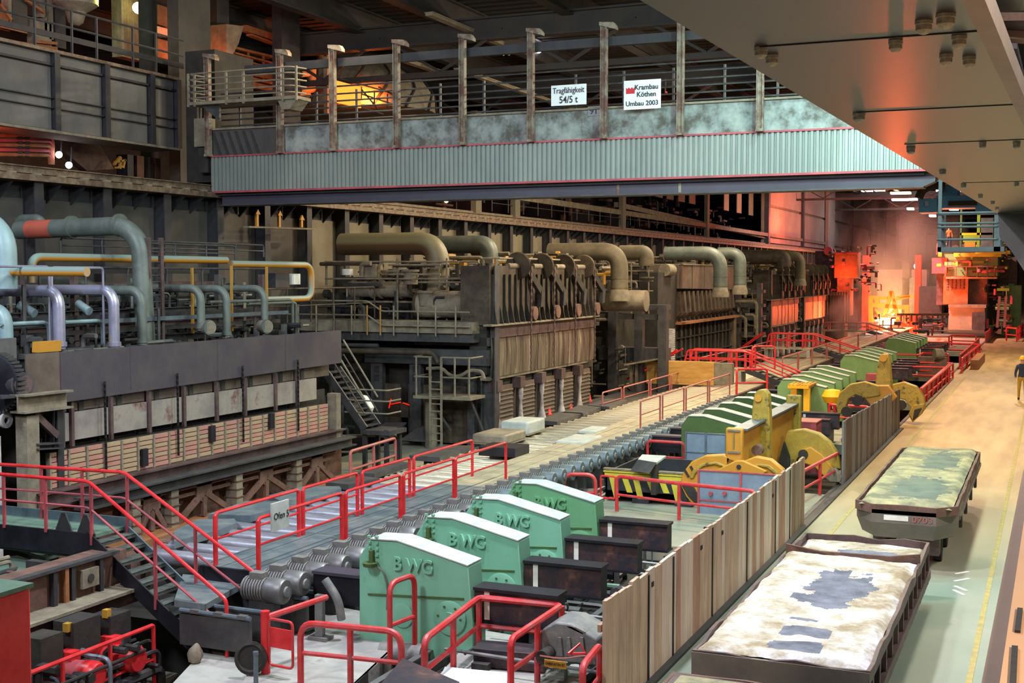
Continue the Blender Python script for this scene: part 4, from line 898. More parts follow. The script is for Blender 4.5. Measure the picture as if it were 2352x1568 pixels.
# red signal cones at the foot of the second furnace
for i, (u, v) in enumerate(((1207, 962), (1184, 962), (1260, 952), (1288, 933), (1308, 938), (1353, 922), (1335, 915))):
    p = P(u, v, z=.56)
    t = solo('signal_cone', MB().lathe([(.14, 0), (.13, .05), (.1, .08), (.07, .28), (.03, .3)], p, n=12), 'cone', 'red signal cone below the second furnace doors, ' + ('second from the left', 'leftmost of the row', 'third from the left', 'fourth from the left', 'fifth from the left, taller', 'rightmost of the row', 'next to the rightmost')[i], 'cone', 'red signal cones')
struct('trim_8', MB().box((-18.4, 39.9, -.4), (-15.9, 56, .55)), 'dsteel')
# big ducts bending down over the furnaces
def bigduct(label, yq, u0, u1, v, vdown, r, m='duct', seg=None):
    a, b = P(u0, v, y=yq), P(u1, v, y=yq); z2 = P(u1, vdown, y=yq).z
    t = thing('hot_air_duct', label, 'duct', (b.x, yq, z2)); MB().tube([a, (b.x, yq, a.z), (b.x, yq, z2)], r, 20, 1.05, 9).build('duct_run', m, t)
    for p, d in (((b.x, yq, a.z - 1.2), (0, 0, 1)), ((b.x, yq, z2 + .1), (0, 0, 1))):
        p = Vector(p); d = Vector(d); MB().cyl(p - d * .03, p + d * .03, r * 1.03, 20).build('seam_ring', m, t)
    if vdown > 630: MB().lathe([(r, 0), (r * 1.25, -.3), (r * 1.25, -.5)], (b.x, yq, z2), n=20).build('collar', 'dust', t)
    return t
bigduct('thick brown hot air duct bending down over the second furnace tanks', 41.5, 785, 1006, 561, 660, .42, 'dductd')
bigduct('grey-green hot air duct just behind the thick brown one', 45.5, 1000, 1124, 562, 615, .36, 'pipegreen')
bigduct('hot air duct bending down between second and third furnace', 53, 1262, 1423, 578, 665, .39)
bigduct('hot air duct half hidden behind the pale one of the third furnace', 58, 1425, 1485, 580, 610, .36)
bigduct('grey hot air duct bending down behind the brown canopy', 64, 1528, 1655, 582, 660, .36, 'pipegreen')
bigduct('grey hot air duct, rightmost behind the brown canopy', 68, 1650, 1700, 582, 655, .34, 'pipegreen')
bigduct('dark hot air duct lying over the fourth furnace', 84, 1705, 1800, 590, 612, .48, 'furn2')
bigduct('last hot air duct, ending in a pale bend at the fourth furnace', 90, 1800, 1838, 588, 640, .36)
for i, (y, u, v) in enumerate(((53, 1420, 665), (53, 1385, 690))):
    pass
# stands between furnaces two and three: tanks, frames
g3 = thing('burner_station', 'dusty tanks and frames in the gap between second and third furnace', 'machine', P(1450, 800, x=-20))
c = P(1388, 690, y=54); o = MB().cyl(c, c + Vector((2.0, 0, 0)), .48, 20).build('tank', 'tank', g3); MB().lathe([(.5, 0), (.5, .1), (.2, .16), (.02, .17)], c + Vector((.05, 0, 0)), (-1, 0, 0), 18).build('tank_end', 'furn2', o)
for u in (1405, 1425): p = P(u, 655, y=54); MB().cyl(p - Vector((0, 0, .3)), p + Vector((0, 0, .2)), .2, 14).build('valve', 'tank', g3)
for (u0, v0, u1, v1) in ((1375, 710, 1530, 700), (1375, 732, 1530, 722), (1375, 826, 1530, 800)):
    a, b = P(u0, v0, y=56), P(u1, v1, y=56); MB().box((a.x, 56, a.z), (b.x, 56.8, b.z)).build('cross_beam', 'dsteel', g3)
for u in (1405, 1465, 1520): a = P(u, 900, y=55.6); MB().box((a.x - .2, 55.6, -1), (a.x + .2, 56, P(u, 700, y=55.6).z)).build('column', 'dsteel', g3)
MB().box((-25, 56.5, -2), (-19, 60, 4.2)).build('body', 'furn', g3)
clutter('valves_and_lines', (-25, 52, 3.2), (-19, 60, 6.6), 170, ['furn2', 'tank', 'dsteel', 'dust', 'yellowpipe'], g3, 31, .07)
clutter('valves_and_lines', (-20, 55, .2), (-18.2, 58, 2.6), 50, ['tank', 'dsteel', 'dust'], g3, 32, .05)
for v in (600, 622, 645, 668): MB().tube([P(1500, v, y=58), P(1380, v, y=58)], .03, 6).build('guard_rail', 'tank', g3)
for u in (1385, 1420, 1450, 1490): MB().cyl(P(u, 730, y=58), P(u, 598, y=58), .035, 6).build('guard_post', 'yellowpipe' if u == 1420 else 'tank', g3)
# ================================================================ third furnace: brown canopy over a barred front
f3 = thing('reheating_furnace', 'third furnace, with a broad brown canopy box over a barred front', 'furnace', (-21, 68, -3))
xg = -18
MB().box((-25.3, 61, -3), (xg - .6, 77, 5.2)).build('furnace_body', 'furn', f3)
c = P(1560, 610, x=xg); e = P(1690, 610, x=xg); zb = P(1690, 662, x=xg).z
MB().slab([(xg, c.y, 5.25), (xg, e.y, 5.05), (xg, e.y, 6.5), (xg, c.y, 6.5)], (-1.8, 0, 0)).build('canopy', 'doorbrown', f3, bevel=.03)
MB().box((xg - 1.8, c.y, 6.5), (xg + .05, e.y, 6.56)).build('canopy_lid', 'dust', f3)
for i in range(1, 5): y = c.y + (e.y - c.y) * i / 5; MB().box((xg, y, 5.2), (xg + .03, y + .06, 6.5)).build('canopy_rib', 'furn2', f3)
z1, z0 = P(1560, 745, x=xg).z, .6
q0 = None
for i in range(14):
    y = c.y + .2 + i * (e.y - c.y) / 14
    o = MB().slab([(xg - .5, y, z1 + .2), (xg + .05, y, z1 + .6), (xg - .05, y, 5.1), (xg - .5, y, 5.1)], (0, .35, 0)).build('lift_arm', 'furn2', f3)
    MB().box((xg - .35, y, z0), (xg - .25, y + .62, z1)).build('front_bar', 'doorbrown' if i % 2 else 'soot_shade', f3)
    MB().box((xg - .28, y + .6, z0), (xg - .12, y + .78, z1 + .3)).build('front_bar', 'soot_shade', f3)
for z in (1.6, 2.6): MB().box((xg - .3, c.y, z), (xg - .08, e.y, z + .06)).build('tie_bar', 'soot_shade', f3)
MB().box((xg - .5, c.y - .3, z1), (xg + .25, e.y, z1 + .12)).build('beam', 'rustlight', f3)
MB().box((xg - .4, e.y - .4, z0), (xg, e.y + .3, z1)).build('end_post', 'duct', f3)
MB().box((xg - 1, 60.3, -1), (xg - .1, c.y - .1, 6.1)).build('gate_column', 'soot_shade', f3)
p = P(1533, 620, x=xg); MB().cyl((xg - .1, p.y - .2, p.z), (xg - .1, p.y + 1, p.z), .32, 14).build('drum', 'dust', f3)
pc = P(1533, 820, x=xg + .2); mb = MB(); prf = []
for i in range(24): prf += [(.34, i * .1), (.4, i * .1 + .05)]
MB().lathe(prf, (xg + .2, pc.y, .9), n=16).build('bellows', 'cyl', f3)
clutter('valves_and_lines', (-24, 62, 6.0), (-19.9, 76, 7.0), 100, ['furn2', 'tank', 'soot_shade'], f3, 41, .07, 'xy')
# frames between third and fourth
g4 = thing('pipe_rack', 'rack of pipe bends and beams between third and fourth furnace', 'rack', P(1720, 850, x=-19))
MB().box((-25, 79, -3), (-19.3, 84, 3.6)).build('body', 'furn', g4)
for v in (668, 700, 730, 765): 
    a, b = P(1690, v, y=80), P(1755, v - 3, y=80); MB().box((a.x, 80, a.z - .12), (b.x, 80.5, a.z + .08)).build('cross_beam', 'dsteel', g4)
for i, (u0, u1, v0, v1) in enumerate(((1660, 1712, 726, 775), (1690, 1738, 692, 770), (1712, 1735, 723, 755))):
    a = P(u0, v0, y=79); b = P(u1, v0, y=79); c_ = P(u1, v1, y=79); MB().tube([a, b, c_], .1, 8, .3).build('pipe_bend', 'dust', g4)
for u in (1695, 1745): a = P(u, 840, y=80); MB().box((a.x - .2, 79.8, -1), (a.x + .1, 80.2, P(u, 650, y=80).z)).build('column', 'dsteel', g4)
clutter('valves_and_lines', (-24, 78, 3.6), (-18.5, 84, 6.8), 140, ['furn2', 'tank', 'dsteel', 'dust', 'yellowpipe'], g4, 42, .08)
# ================================================================ roller table, aprons, walkway
rt_ = thing('roller_table', 'long roller table of steel rolls running down the hall past the furnaces', 'roller table', (-14.2, 18, -3))
MB().box((-17.2, 17.6, -3), (-12.17, 140, -.1)).build('base', 'soot_shade', rt_)  # base blackened so the gaps between rolls read as shade
MB().box((-12.16, 17.6, -.2), (-12.04, 120, .96)).build('side_frame', 'trol', rt_)
MB().box((-15.75, 18.2, .3), (-15.5, 120, .8)).build('side_frame', 'rust', rt_)
ra = MB().cyl((-15.42, 18.6, .76), (-13.3, 18.6, .76), .15, 14).cyl((-15.6, 18.6, .76), (-15.42, 18.6, .76), .09, 8)
rb_ = ra.build('roller', 'roller', rt_); mh = rb_.data.copy(); mh.materials.clear(); mh.materials.append(M['rollerlit'])
for i in range(1, 150):
    c = clone(rb_, rt_, (0, i * .67, 0))
    if 18.6 + i * .67 > 27: c.data = mh
# apron plates left of the rollers, rounded toward the rolls
ap = [((400, 1218), (455, 1192), (538, 1190), (545, 1200), (500, 1217), (400, 1243)), ((478, 1180), (565, 1150), (662, 1150), (664, 1158), (575, 1184)), ((617, 1137), (700, 1116), (780, 1116), (784, 1122), (700, 1146), (640, 1148)),
      ((748, 1107), (830, 1092), (872, 1098), (800, 1112)), ((822, 1085), (905, 1057), (940, 1062), (860, 1087)), ((940, 1045), (1010, 1024), (1090, 1022), (1010, 1050)), ((1240, 965), (1285, 945), (1340, 948), (1280, 968)), ((1290, 947), (1330, 930), (1380, 934), (1340, 950)), ((1350, 930), (1390, 915), (1440, 918), (1400, 934))]
for i, poly in enumerate(ap):
    MB().slab([P(u, v, z=1.0) for u, v in poly], (0, 0, -.14)).build('apron_plate', 'deck' if i < 3 else 'dsteel', rt_)
    for k in (0,): 
        p = P(*poly[-1], z=.9); MB().box((p.x - .5, p.y, .4), (p.x - .1, p.y + .8, .86)).build('apron_bracket', 'rust', rt_)
# white ceramic covers over the table edge
for i, (u, v, wx, wy, h) in enumerate(((1180, 998, .95, 1.5, .42), (1122, 1020, 1.1, 1.6, .3), (1346, 998, .6, 1.3, .14), (1305, 1022, .9, 1.8, .12))):
    p = P(u, v, z=.95); t = thing('cover_block', ['white block cover nearest the second furnace doors', 'dusty white cover block in front of the first one', 'small whitish cover lying on the rolls, behind the steel deck', 'low whitish cover lying on the rolls, nearer the camera'][i], 'block', (p.x, p.y, .94))
    MB().box((p.x - wx / 2, p.y, .94), (p.x + wx / 2, p.y + wy, .94 + h)).build('cover', 'topdust' if i != 1 else 'tank', t, bevel=.06)
    MB().box((p.x - wx / 2 - .03, p.y - .03, .94), (p.x + wx / 2 + .03, p.y + wy + .03, .97)).build('flange', 'dust', t)
p = P(1155, 1045, z=1.0); solo('skid_block', MB().box((p.x - .6, p.y - .3, 1.0), (p.x + .5, p.y + .7, 1.25)), 'black', 'black block lying across the rolls beside the walkway', 'block')
# walkway beside the rolls
wk = thing('walkway', 'blue-grey plank walkway beside the roller table', 'walkway', (-12.7, 17.6, 1.0))
y = 17.55; i = 0; rw = random.Random(4)
while y < 122:
    Ln = 3.05; m = 'deck' if y < 26 else 'deckwarm'  # warmer deck colour past the near stretch
    for x0_, x1_ in ((-13.42, -13.02), (-13.0, -12.56), (-12.54, -12.08)):
        MB().box((x0_, y, .96), (x1_, y + Ln - .03, 1.0 + rw.uniform(-.006, .006))).build('deck_plank', m, wk)
    y += Ln; i += 1
    if y > 60: y += .0
MB().box((-13.42, 17.5, .72), (-12.08, 17.55, .99)).build('end_plate', 'black', wk); MB().box((-13.4, 17.6, .8), (-13.25, 120, .96)).build('joist', 'black', wk); MB().box((-12.2, 17.6, .8), (-12.08, 120, .96)).build('joist', 'rust', wk)
# guard rails of the walkway; posts in pairs
def bay_rails(label, x, bays, z=1.0, h=.9, m='red', grp=None):
    t = thing('railing', label, 'railing', (x, bays[0][0], z), grp)
    for a, b in bays:
        MB().tube([(x, a, z), (x, a, z + h), (x, b, z + h), (x, b, z)], .03, 8, .09).build('top_rail', m, t)
        MB().tube([(x, a, z + h * .5), (x, b, z + h * .5)], .02, 6).build('mid_rail', m, t)
        for y in (a, b): MB().box((x - .015, y - .05, z), (x + .015, y + .05, z + h * .96)).build('post', m, t)
    return t
bay_rails('red guard rail on the roller side of the near walkway', -13.15, ((17.6, 20.2), (20.35, 22.4), (22.6, 24.7), (24.9, 28.0)))
bay_rails('red guard rail on the outer side of the near walkway, carrying the furnace sign', -12.2, ((17.5, 20.2), (20.35, 22.5), (22.65, 25.0), (25.1, 27.9)))
bay_rails('thin red guard rail on the furnace side of the rolls, past the white covers', -15.8, ((45.4, 47.7), (48, 51.4), (51.7, 54.6), (54.9, 57.8)), .62, .85, m='pinkred')
bay_rails('thin red guard rail on the outer side of the far walkway', -12.2, ((38.8, 41), (41.3, 44), (44.3, 47.4), (47.7, 51)), m='pinkred')
bay_rails('pinkish guard rail of the walkway past the second footbridge', -12.2, ((62, 66), (66.3, 70), (70.4, 75), (75.4, 80), (80.4, 88), (88.4, 98)), m='pinkred')
bay_rails('pinkish guard rail along the furnace side past the first footbridge', -15.9, ((60, 66), (66.3, 72), (72.4, 80), (80.4, 90)), m='pinkred')
t = thing('sign', 'cream sign reading Ofen 5 hung on the red walkway rail', 'sign', P(640, 1210, x=-12.18))
a, b = P(621, 1165, x=-12.17), P(661, 1213, x=-12.17); MB().box((-12.17, a.y, b.z + .03), (-12.14, b.y, a.z + .06)).build('board', 'topdust', t)
text('lettering', 'Ofen 5', .165, 'ink', (-12.135, a.y + .05, (a.z + b.z) / 2 - .0), (0, 1, 0), (0, 0, 1), t, depth=.006, sx=1.0)
# ================================================================ motors of the rolls
mo = thing('roll_motor', 'finned electric motor driving a roll beside the walkway', 'motor', (-11.9, 17.1, .0), 'roll motors')
zc = .86
mb = MB().cyl((-12.12, 17.0, zc), (-11.62, 17.0, zc), .15, 14)
for k in range(9): mb.cyl((-12.08 + k * .052, 17.0, zc), (-12.05 + k * .052, 17.0, zc), .2, 14)
mb.build('finned_body', 'motor', mo)
MB().lathe([(.2, 0), (.21, .03), (.21, .3), (.19, .33), (.05, .34)], (-11.66, 17.0, zc), (1, 0, 0), 18).build('end_cap', 'steel', mo)
MB().lathe([(.09, 0), (.08, .03), (.02, .035)], (-11.32, 17.0, zc), (1, 0, 0), 12).build('hub', 'motor', mo)
MB().cb((-11.85, 17.0, zc + .22), (.25, .18, .12)).build('terminal_box', 'motor', mo)
MB().box((-11.98, 16.9, -.6), (-11.5, 17.1, zc - .12)).build('foot', 'dsteel', mo)
ORD = lambda k: str(k) + ('th' if 10 < k % 100 < 14 else {1: 'st', 2: 'nd', 3: 'rd'}.get(k % 10, 'th'))
mo['label'] = 'finned grey electric motor nearest the camera, at the near end of the walkway'; mo['group'] = 'grey roll motors'
blue = []
for i in range(1, 50):
    c = copytree(mo); y = 17.0 + i * .67; c.location.y = y; c['label'] = 'finned grey electric motor beside the near walkway, %s from its near end' % ORD(i + 1)
    if y > 26:
        c['label'] = 'small blue-grey roll motor beside the walkway, %s behind the near green housings' % ORD(i - 13); c['group'] = 'blue roll motors'
        for ch in kids(c):
            k = ch.name.split('.')[0]
            if k in ('end_cap', 'finned_body'):
                key = 'mb' + k
                if key not in M: d = ch.data.copy(); d.materials.clear(); d.materials.append(M['motorblue' if k == 'end_cap' else 'motor']); M[key] = d
                ch.data = M[key]
# ================================================================ green pusher housings with raised letters
def pusher(y, m, label, group, letters=True, beam=True):
    G = lambda u, v: P(u, v, y=17.75)
    pts = [G(825, 1278), G(850, 1240), G(912, 1244), G(1075, 1302), G(1086, 1440), G(1086, 1560), G(826, 1560)]
    dy = y - 17.75; pts = [Vector((p.x, y, p.z)) for p in pts]
    t = thing('pusher', label, 'pusher', (pts[0].x + 1, y, -1.6), group)
    MB().slab(pts, (0, .5, 0)).build('housing', m, t, bevel=.015)
    o = Vector((0, -.02, .012))
    tp_ = MB(); q = pts[1:4]
    for a, b in zip(q, q[1:]): tp_.slab([a + o, b + o, b + o + Vector((0, .54, 0)), a + o + Vector((0, .54, 0))], (0, 0, .02))
    tp_.build('top_sheet', 'topdust', t)
    if letters:
        p = G(905, 1305); up_ = Vector((0, 0, 1))
        for i, c in enumerate('BWG'): q_ = G((905, 934, 970)[i], (1306, 1310, 1314)[i]); text('letter', c, .3, m, (q_.x, y - .02, q_.z), (1, 0, 0), (0, 0, 1), t, depth=.06, bold=.008, sx=.92)
        MB().bar(Vector((G(846, 1364).x, y - .01, G(846, 1364).z)), Vector((G(1066, 1375).x, y - .01, G(1066, 1375).z - .0)), .02, .03).build('seam_strip', 'dgreen', t)
        a = G(857, 1290); MB().lathe([(.03, 0), (.13, .01), (.11, -.05), (.04, -.07)], (a.x, y - .1, a.z), n=14).cb((a.x, y - .05, a.z + .1), (.06, .08, .2)).build('lubricator', 'dgreen', t)
        for dz in (.0, .1, .2, .3): MB().cb((a.x - .06, y - .02, a.z + .12 + dz), (.05, .05, .035)).build('hinge', m, t); MB().cb((a.x + .08, y - .02, a.z + .12 + dz), (.05, .05, .035)).build('hinge', m, t)
        a = G(1035, 1418); o2 = MB().lathe([(.28, 0), (.28, .04), (.24, .05), (.1, .05), (.1, .08)], (a.x, y - .0, a.z), (0, -1, 0), 24).build('bearing_cover', m, t)
        for k in range(6): MB().cyl((a.x + .2 * math.cos(k), y - .07, a.z + .2 * math.sin(k)), (a.x + .2 * math.cos(k), y - .04, a.z + .2 * math.sin(k)), .02, 6).build('bolt', 'dgreen', o2)
        a = G(925, 1412); MB().lathe([(.2, 0), (.2, .03), (.16, .04)], (a.x, y, a.z), (0, -1, 0), 20).build('bearing_cover', 'green' if m == 'green' else m, t)
        MB().tube([G(860, 1290) + Vector((0, dy - .05, 0)), G(885, 1310) + Vector((0, dy - .06, 0)), G(893, 1345) + Vector((0, dy - .04, 0)), G(890, 1400) + Vector((0, dy - .02, 0))], .015, 5, .1).build('oil_line', 'steel', t)
    if beam:
        a, b = G(1086, 1330), G(1275, 1395); x1 = b.x
        bm = MB().box((a.x - .02, y + .1, .52), (x1, y + .42, 1.0)); bm.build('push_beam', 'rustdark', t)
        MB().box((a.x - .02, y + .05, 1.0), (x1 + .02, y + .47, 1.05)).build('beam_top', 'black', t)
        MB().box((a.x - .02, y + .08, .48), (x1 + .02, y + .45, .52)).build('beam_foot', 'black', t)
        s = G(1112, 1350).x; MB().box((s - .04, y + .09, .54), (s + .05, y + .1, .99)).build('white_mark', 'cream', t)
        MB().box((pts[0].x - .95, y + .1, .5), (pts[0].x, y + .42, .98)).build('push_beam', 'black', t); MB().box((pts[0].x - .95, y + .05, .98), (pts[0].x, y + .47, 1.03)).build('beam_top', 'purple', t)
    return t
labs = ['mint green pusher housing with raised BWG letters, nearest the camera', 'mint green pusher housing with raised BWG letters, second in the near row', 'mint green pusher housing with raised BWG letters, third in the near row', 'green pusher housing with raised BWG letters, furthest of the near row']
for i, y in enumerate((17.75, 19.78, 21.8, 23.75)): pusher(y, 'green' if i < 3 else 'green2', labs[i], 'near pusher housings')
od = ('first', 'second', 'third', 'fourth', 'fifth')
for n_, (grp, ybase, m, word) in enumerate((('dark green pusher housings', 37.2, 'dgreen', 'dark green pusher housing behind the yellow tongs, '), ('mid green pusher housings', 51.8, 'green3', 'green pusher housing beyond the yellow frame, '), ('far moss green pusher housings', 68.5, 'mgreen', 'moss green pusher housing behind the red cabinet, '), ('furthest moss green housings', 88, 'mgreen', 'pale green pusher housing near the rolling mill, '))):
    pr_ = None
    for i in range(5):
        if pr_ is None: pr_ = pusher(ybase, m, word + od[i] + ' from the camera', grp, letters=False); c = pr_
        else: c = copytree(pr_); c.location.y = ybase + 2.03 * i; c['label'] = word + od[i] + ' from the camera'
# ---------------------------------------------------------------- dark push beams and trench rails at the near end
for i, (y, a, b) in enumerate(((17.5, -12.9, -11.25), (16.1, -12.75, -11.4))):
    t = thing('push_beam', ['dark trough-shaped push beam behind the red gate', 'dark trough-shaped push beam at the foot of the red stair'][i], 'beam', ((a + b) / 2, y, .2))
    z = .58
    MB().box((a, y, z - .45), (b, y + .06, z)).box((a, y + .4, z - .45), (b, y + .46, z)).box((a, y, z - .5), (b, y + .46, z - .45)).build('trough', 'dsteel', t)
    for dy in (-.02, .38): MB().cyl((a, y + dy + .04, z + .05), (b, y + dy + .04, z + .05), .04, 8).build('top_rod', 'bluegrey', t)
    for k in range(3): MB().cb((a + .3 + k * .45, y + .03, z + .06), (.16, .1, .06)).build('clamp', 'steel', t)
MB_ = P(470, 1350, z=.75)
q = [P(400, 1378, z=.75), P(420, 1318, z=.75), P(572, 1330, z=.75), P(470, 1388, z=.75)]
solo('steel_plate', MB().slab(q, (0, 0, -.1)), 'deck', 'scratched blue-grey steel plate lying under the red stair', 'plate')
tr = thing('track', 'steel rails in the trench running under the red railings', 'rail track', (-8.9, 15, -.4))
for x in (-9.1, -8.75, -7.35, -7.0): MB().ibeam((x, 10, -.12), (x, 26, -.12), .12, .16, .03).build('rail', 'steel', tr)
MB().box((-9.3, 10, -.35), (-6.8, 26, -.25)).build('bed', 'soot_shade', tr)
for y in (12.5, 14.8, 17.2, 19, 21, 23, 25): MB().box((-9.4, y, -.24), (-5.7, y + .12, -.2)).build('tie_bar', 'dsteel', tr)
pf = thing('platform', 'dusty concrete platform behind the red gate, left of the rails', 'platform', (-10.1, 15.5, -3))
q = [P(520, 1640, z=0), P(622, 1440, z=0), P(772, 1392, z=0), P(962, 1428, z=0), P(905, 1490, z=0), P(735, 1640, z=0)]
MB().slab(q, (0, 0, -.3)).build('slab', 'concrete', pf); MB().slab([q[3], q[3] + Vector((.04, 0, 0)), q[5] + Vector((.04, 0, 0)), q[5]], (0, 0, -.45)).build('edge_angle', 'dsteel', pf)
pf = thing('platform', 'dusty concrete platform inside the red U-shaped railing', 'platform', (-7.8, 15, -3))
q = [P(930, 1640, z=0), P(1100, 1445, z=0), P(1240, 1468, z=0), P(1330, 1510, z=0), P(1330, 1640, z=0)]
MB().slab(q, (0, 0, -.3)).build('slab', 'concrete', pf)
struct('trim_9', MB().box((-16, 6, -.75), (-10.8, 14.5, -.5)).box((-16, 14.5, -1.0), (-13.2, 16.6, -.6)), 'platform')
struct('trim_10', MB().box((-7.5, 26.2, -.4), (-5.6, 26.6, -.05)).box((-6.9, 24, -.35), (-5.6, 26.2, -.02)), 'gdeck')
# trench clutter between pushers and fence
tc = thing('trench_machinery', 'dark rods and brackets in the trench between pushers and plank fence', 'machine', (-6.6, 20, -.6))
for y in (16.9, 18.6, 19.6, 20.7, 21.6, 22.8, 23.7): MB().cyl((-8.4, y, .3), (-5.7, y, .25), .03, 6).build('rod', 'steel', tc)
clutter('small_parts', (-8.4, 16.4, -.5), (-5.8, 25.5, .3), 90, ['dsteel', 'black', 'steel', 'gdeck'], tc, 51, .05)
for x in (-7.2, -6.4): MB().bar((x, 16.5, -.1), (x, 26, -.1), .1, .12).build('bar', 'dsteel', tc)
for y in (18.3, 20.4): MB().box((-6.5, y, -.3), (-6.3, y + .15, .5)).build('upright', 'steel', tc)
clutter('small_parts', (-11.4, 25.5, -.3), (-10.8, 36, .4), 60, ['dsteel', 'rust', 'steel', 'motorblue'], tc, 52, .06)
for k, (x, y) in enumerate(((-6.1, 22.8), (-6.0, 21.2))): MB().box((x - .5, y, -.3), (x + .4, y + .9, .2 + .15 * k)).build('green_cover', 'gdeck', tc)
b_ = P(1165, 1500, z=.02)
t = solo('steel_block', MB().slab([P(1087, 1530, z=.02), P(1250, 1545, z=.02), P(1252, 1530, z=.02) + Vector((0, .18, 0)), P(1090, 1516, z=.02) + Vector((0, .18, 0))], (0, 0, .28)), 'rustdark', 'square brown steel block lying inside the red railing', 'block', bevel=.01)
solo('white_sheet', MB().slab([P(1005, 1570, z=.15), P(1022, 1535, z=.15), P(1166, 1549, z=.15), P(1160, 1620, z=.15), P(1100, 1620, z=.15)], (0, 0, .03)), 'white', 'bright white sheet lying at the bottom edge inside the railing', 'sheet')
q = [P(925, 1517, z=.6), P(1055, 1572, z=.6), P(1000, 1640, z=.45), P(820, 1640, z=.4)]
solo('dark_plate', MB().slab(q, (0, 0, .04)), 'rustdark', 'dark olive steel plate leaning at the bottom edge', 'plate')
gb_ = thing('gearbox', 'grey dusty gearbox with a lifting plate beside the plank fence', 'gearbox', P(1300, 1510, z=0))
Gy = lambda u, v: P(u, v, y=16.9)
pts = [Gy(1228, 1480), Gy(1245, 1445), Gy(1275, 1428), Gy(1310, 1432), Gy(1372, 1468), Gy(1372, 1530), Gy(1232, 1512)]
MB().slab(pts, (0, .7, 0)).build('housing', 'motor', gb_, bevel=.03)
a = Gy(1262, 1497); MB().cyl((a.x, 16.6, a.z), (a.x, 16.95, a.z), .1, 16).build('shaft', 'soot_shade', gb_)
MB().slab([Gy(1300, 1438), Gy(1322, 1440), Gy(1345, 1452), Gy(1338, 1456)], (0, .3, 0)).build('lifting_plate', 'steel', gb_)
for u in (1280, 1300, 1330): a = Gy(u, 1480); MB().slab([(a.x, 16.86, a.z - .15), (a.x + .1, 16.86, a.z - .15), (a.x + .07, 16.86, a.z + .12), (a.x + .03, 16.86, a.z + .12)], (0, .1, 0)).build('rib', 'motor', gb_)
mt = thing('motor', 'grey machine with small covers at the bottom edge between the railings', 'machine', P(930, 1520, z=-.4))
p = P(920, 1505, z=-.1); MB().cyl(p + Vector((-.35, 0, 0)), p + Vector((.35, .1, 0)), .2, 16).build('body', 'motor', mt)
for dx_, dz in ((-.55, -.1), (-.5, -.35), (-.3, -.3)): MB().cb(p + Vector((dx_, -.35, dz)), (.24, .25, .2)).build('cover_box', 'steel', mt)
MB().cyl(p + Vector((-.2, .4, 0)), p + Vector((.2, 1.0, .3)), .1, 12).build('shaft', 'motor', mt)
cb_ = thing('cable_stand', 'grey cable bracket and bent hose behind the red gate', 'bracket', P(735, 1470, z=0))
p = P(728, 1470, z=0); MB().box((p.x - .04, p.y, 0), (p.x + .1, p.y + .1, .75)).build('upright', 'motor', cb_); MB().box((p.x - .15, p.y - .05, 0), (p.x + .2, p.y + .2, .06)).build('foot', 'motor', cb_)
MB().tube([p + Vector((.1, .1, 1.0)), p + Vector((.35, .1, .7)), p + Vector((.38, .15, .35))], .07, 10, .2).build('hose', 'motor', cb_)
# ================================================================ red railings at the near end
h = .9
railing('railing', 'red railing left of the U-shaped one, curving down at its right end', [Vector((-10.05, 15.45, 0)), Vector((-8.45, 15.6, 0))], h, 'redworn', .05, (.5,), .75, fil=.25)
ar0, ar1 = P(895, 1340, y=16.9), P(952, 1318, y=17.55)
t = railing('railing', 'short red arched rail in front of the nearest green housing', [Vector((ar0.x, 16.9, 0)), Vector((ar1.x, 17.55, 0))], (ar0.z + ar1.z) / 2, 'redworn', .045, (.45,), 3, fil=.2)
us_ = [P(975, 1468, z=h), P(1100, 1372, z=h), P(1290, 1390, z=h), P(1173, 1468, z=h)]; us_ = [Vector((p.x, p.y, 0)) for p in us_]
railing('railing', 'big red U-shaped railing around the concrete platform', us_, h, 'redworn', .052, (.5,), 1.15, fil=.15)
a, b = P(1338, 1530, z=h), P(1378, 1480, z=h); railing('railing', 'short red railing ending at the plank fence, bottom edge', [Vector((a.x, a.y, 0)), Vector((b.x, b.y, 0))], h, 'redworn', .05, (.5,), 3, fil=.15)
lp = thing('chain_loop', 'thin red bent bar and slack chain between railing and fence', 'chain', P(1330, 1500, z=.6))
MB().tube([P(1305, 1501, z=.62), P(1332, 1478, z=.7), P(1345, 1500, z=.62), P(1305, 1501, z=.6)], .02, 6).build('bent_bar', 'red', lp)
MB().tube([P(1240, 1505, z=.6), P(1290, 1513, z=.55), P(1340, 1505, z=.6), P(1368, 1508, z=.6)], .012, 5, .3).build('chain', 'pinkred', lp)
t = thing('warning_sign', 'small yellow warning sign hanging from the slack chain', 'sign', P(1275, 1535, z=.3))
a, b = P(1250, 1514, y=15.75), P(1300, 1537, y=15.75); MB().box((a.x, 15.75, b.z), (b.x, 15.77, a.z)).build('board', 'yellow', t)
for k, s in enumerate(('UNBEFUGTEN IST', 'DER ZUTRITT VERBOTEN')): text('lettering', s, .055, 'ink', ((a.x + b.x) / 2, 15.745, a.z - .065 - .075 * k), (1, 0, 0), (0, 0, 1), t, depth=.004, align='CENTER', sx=.66)
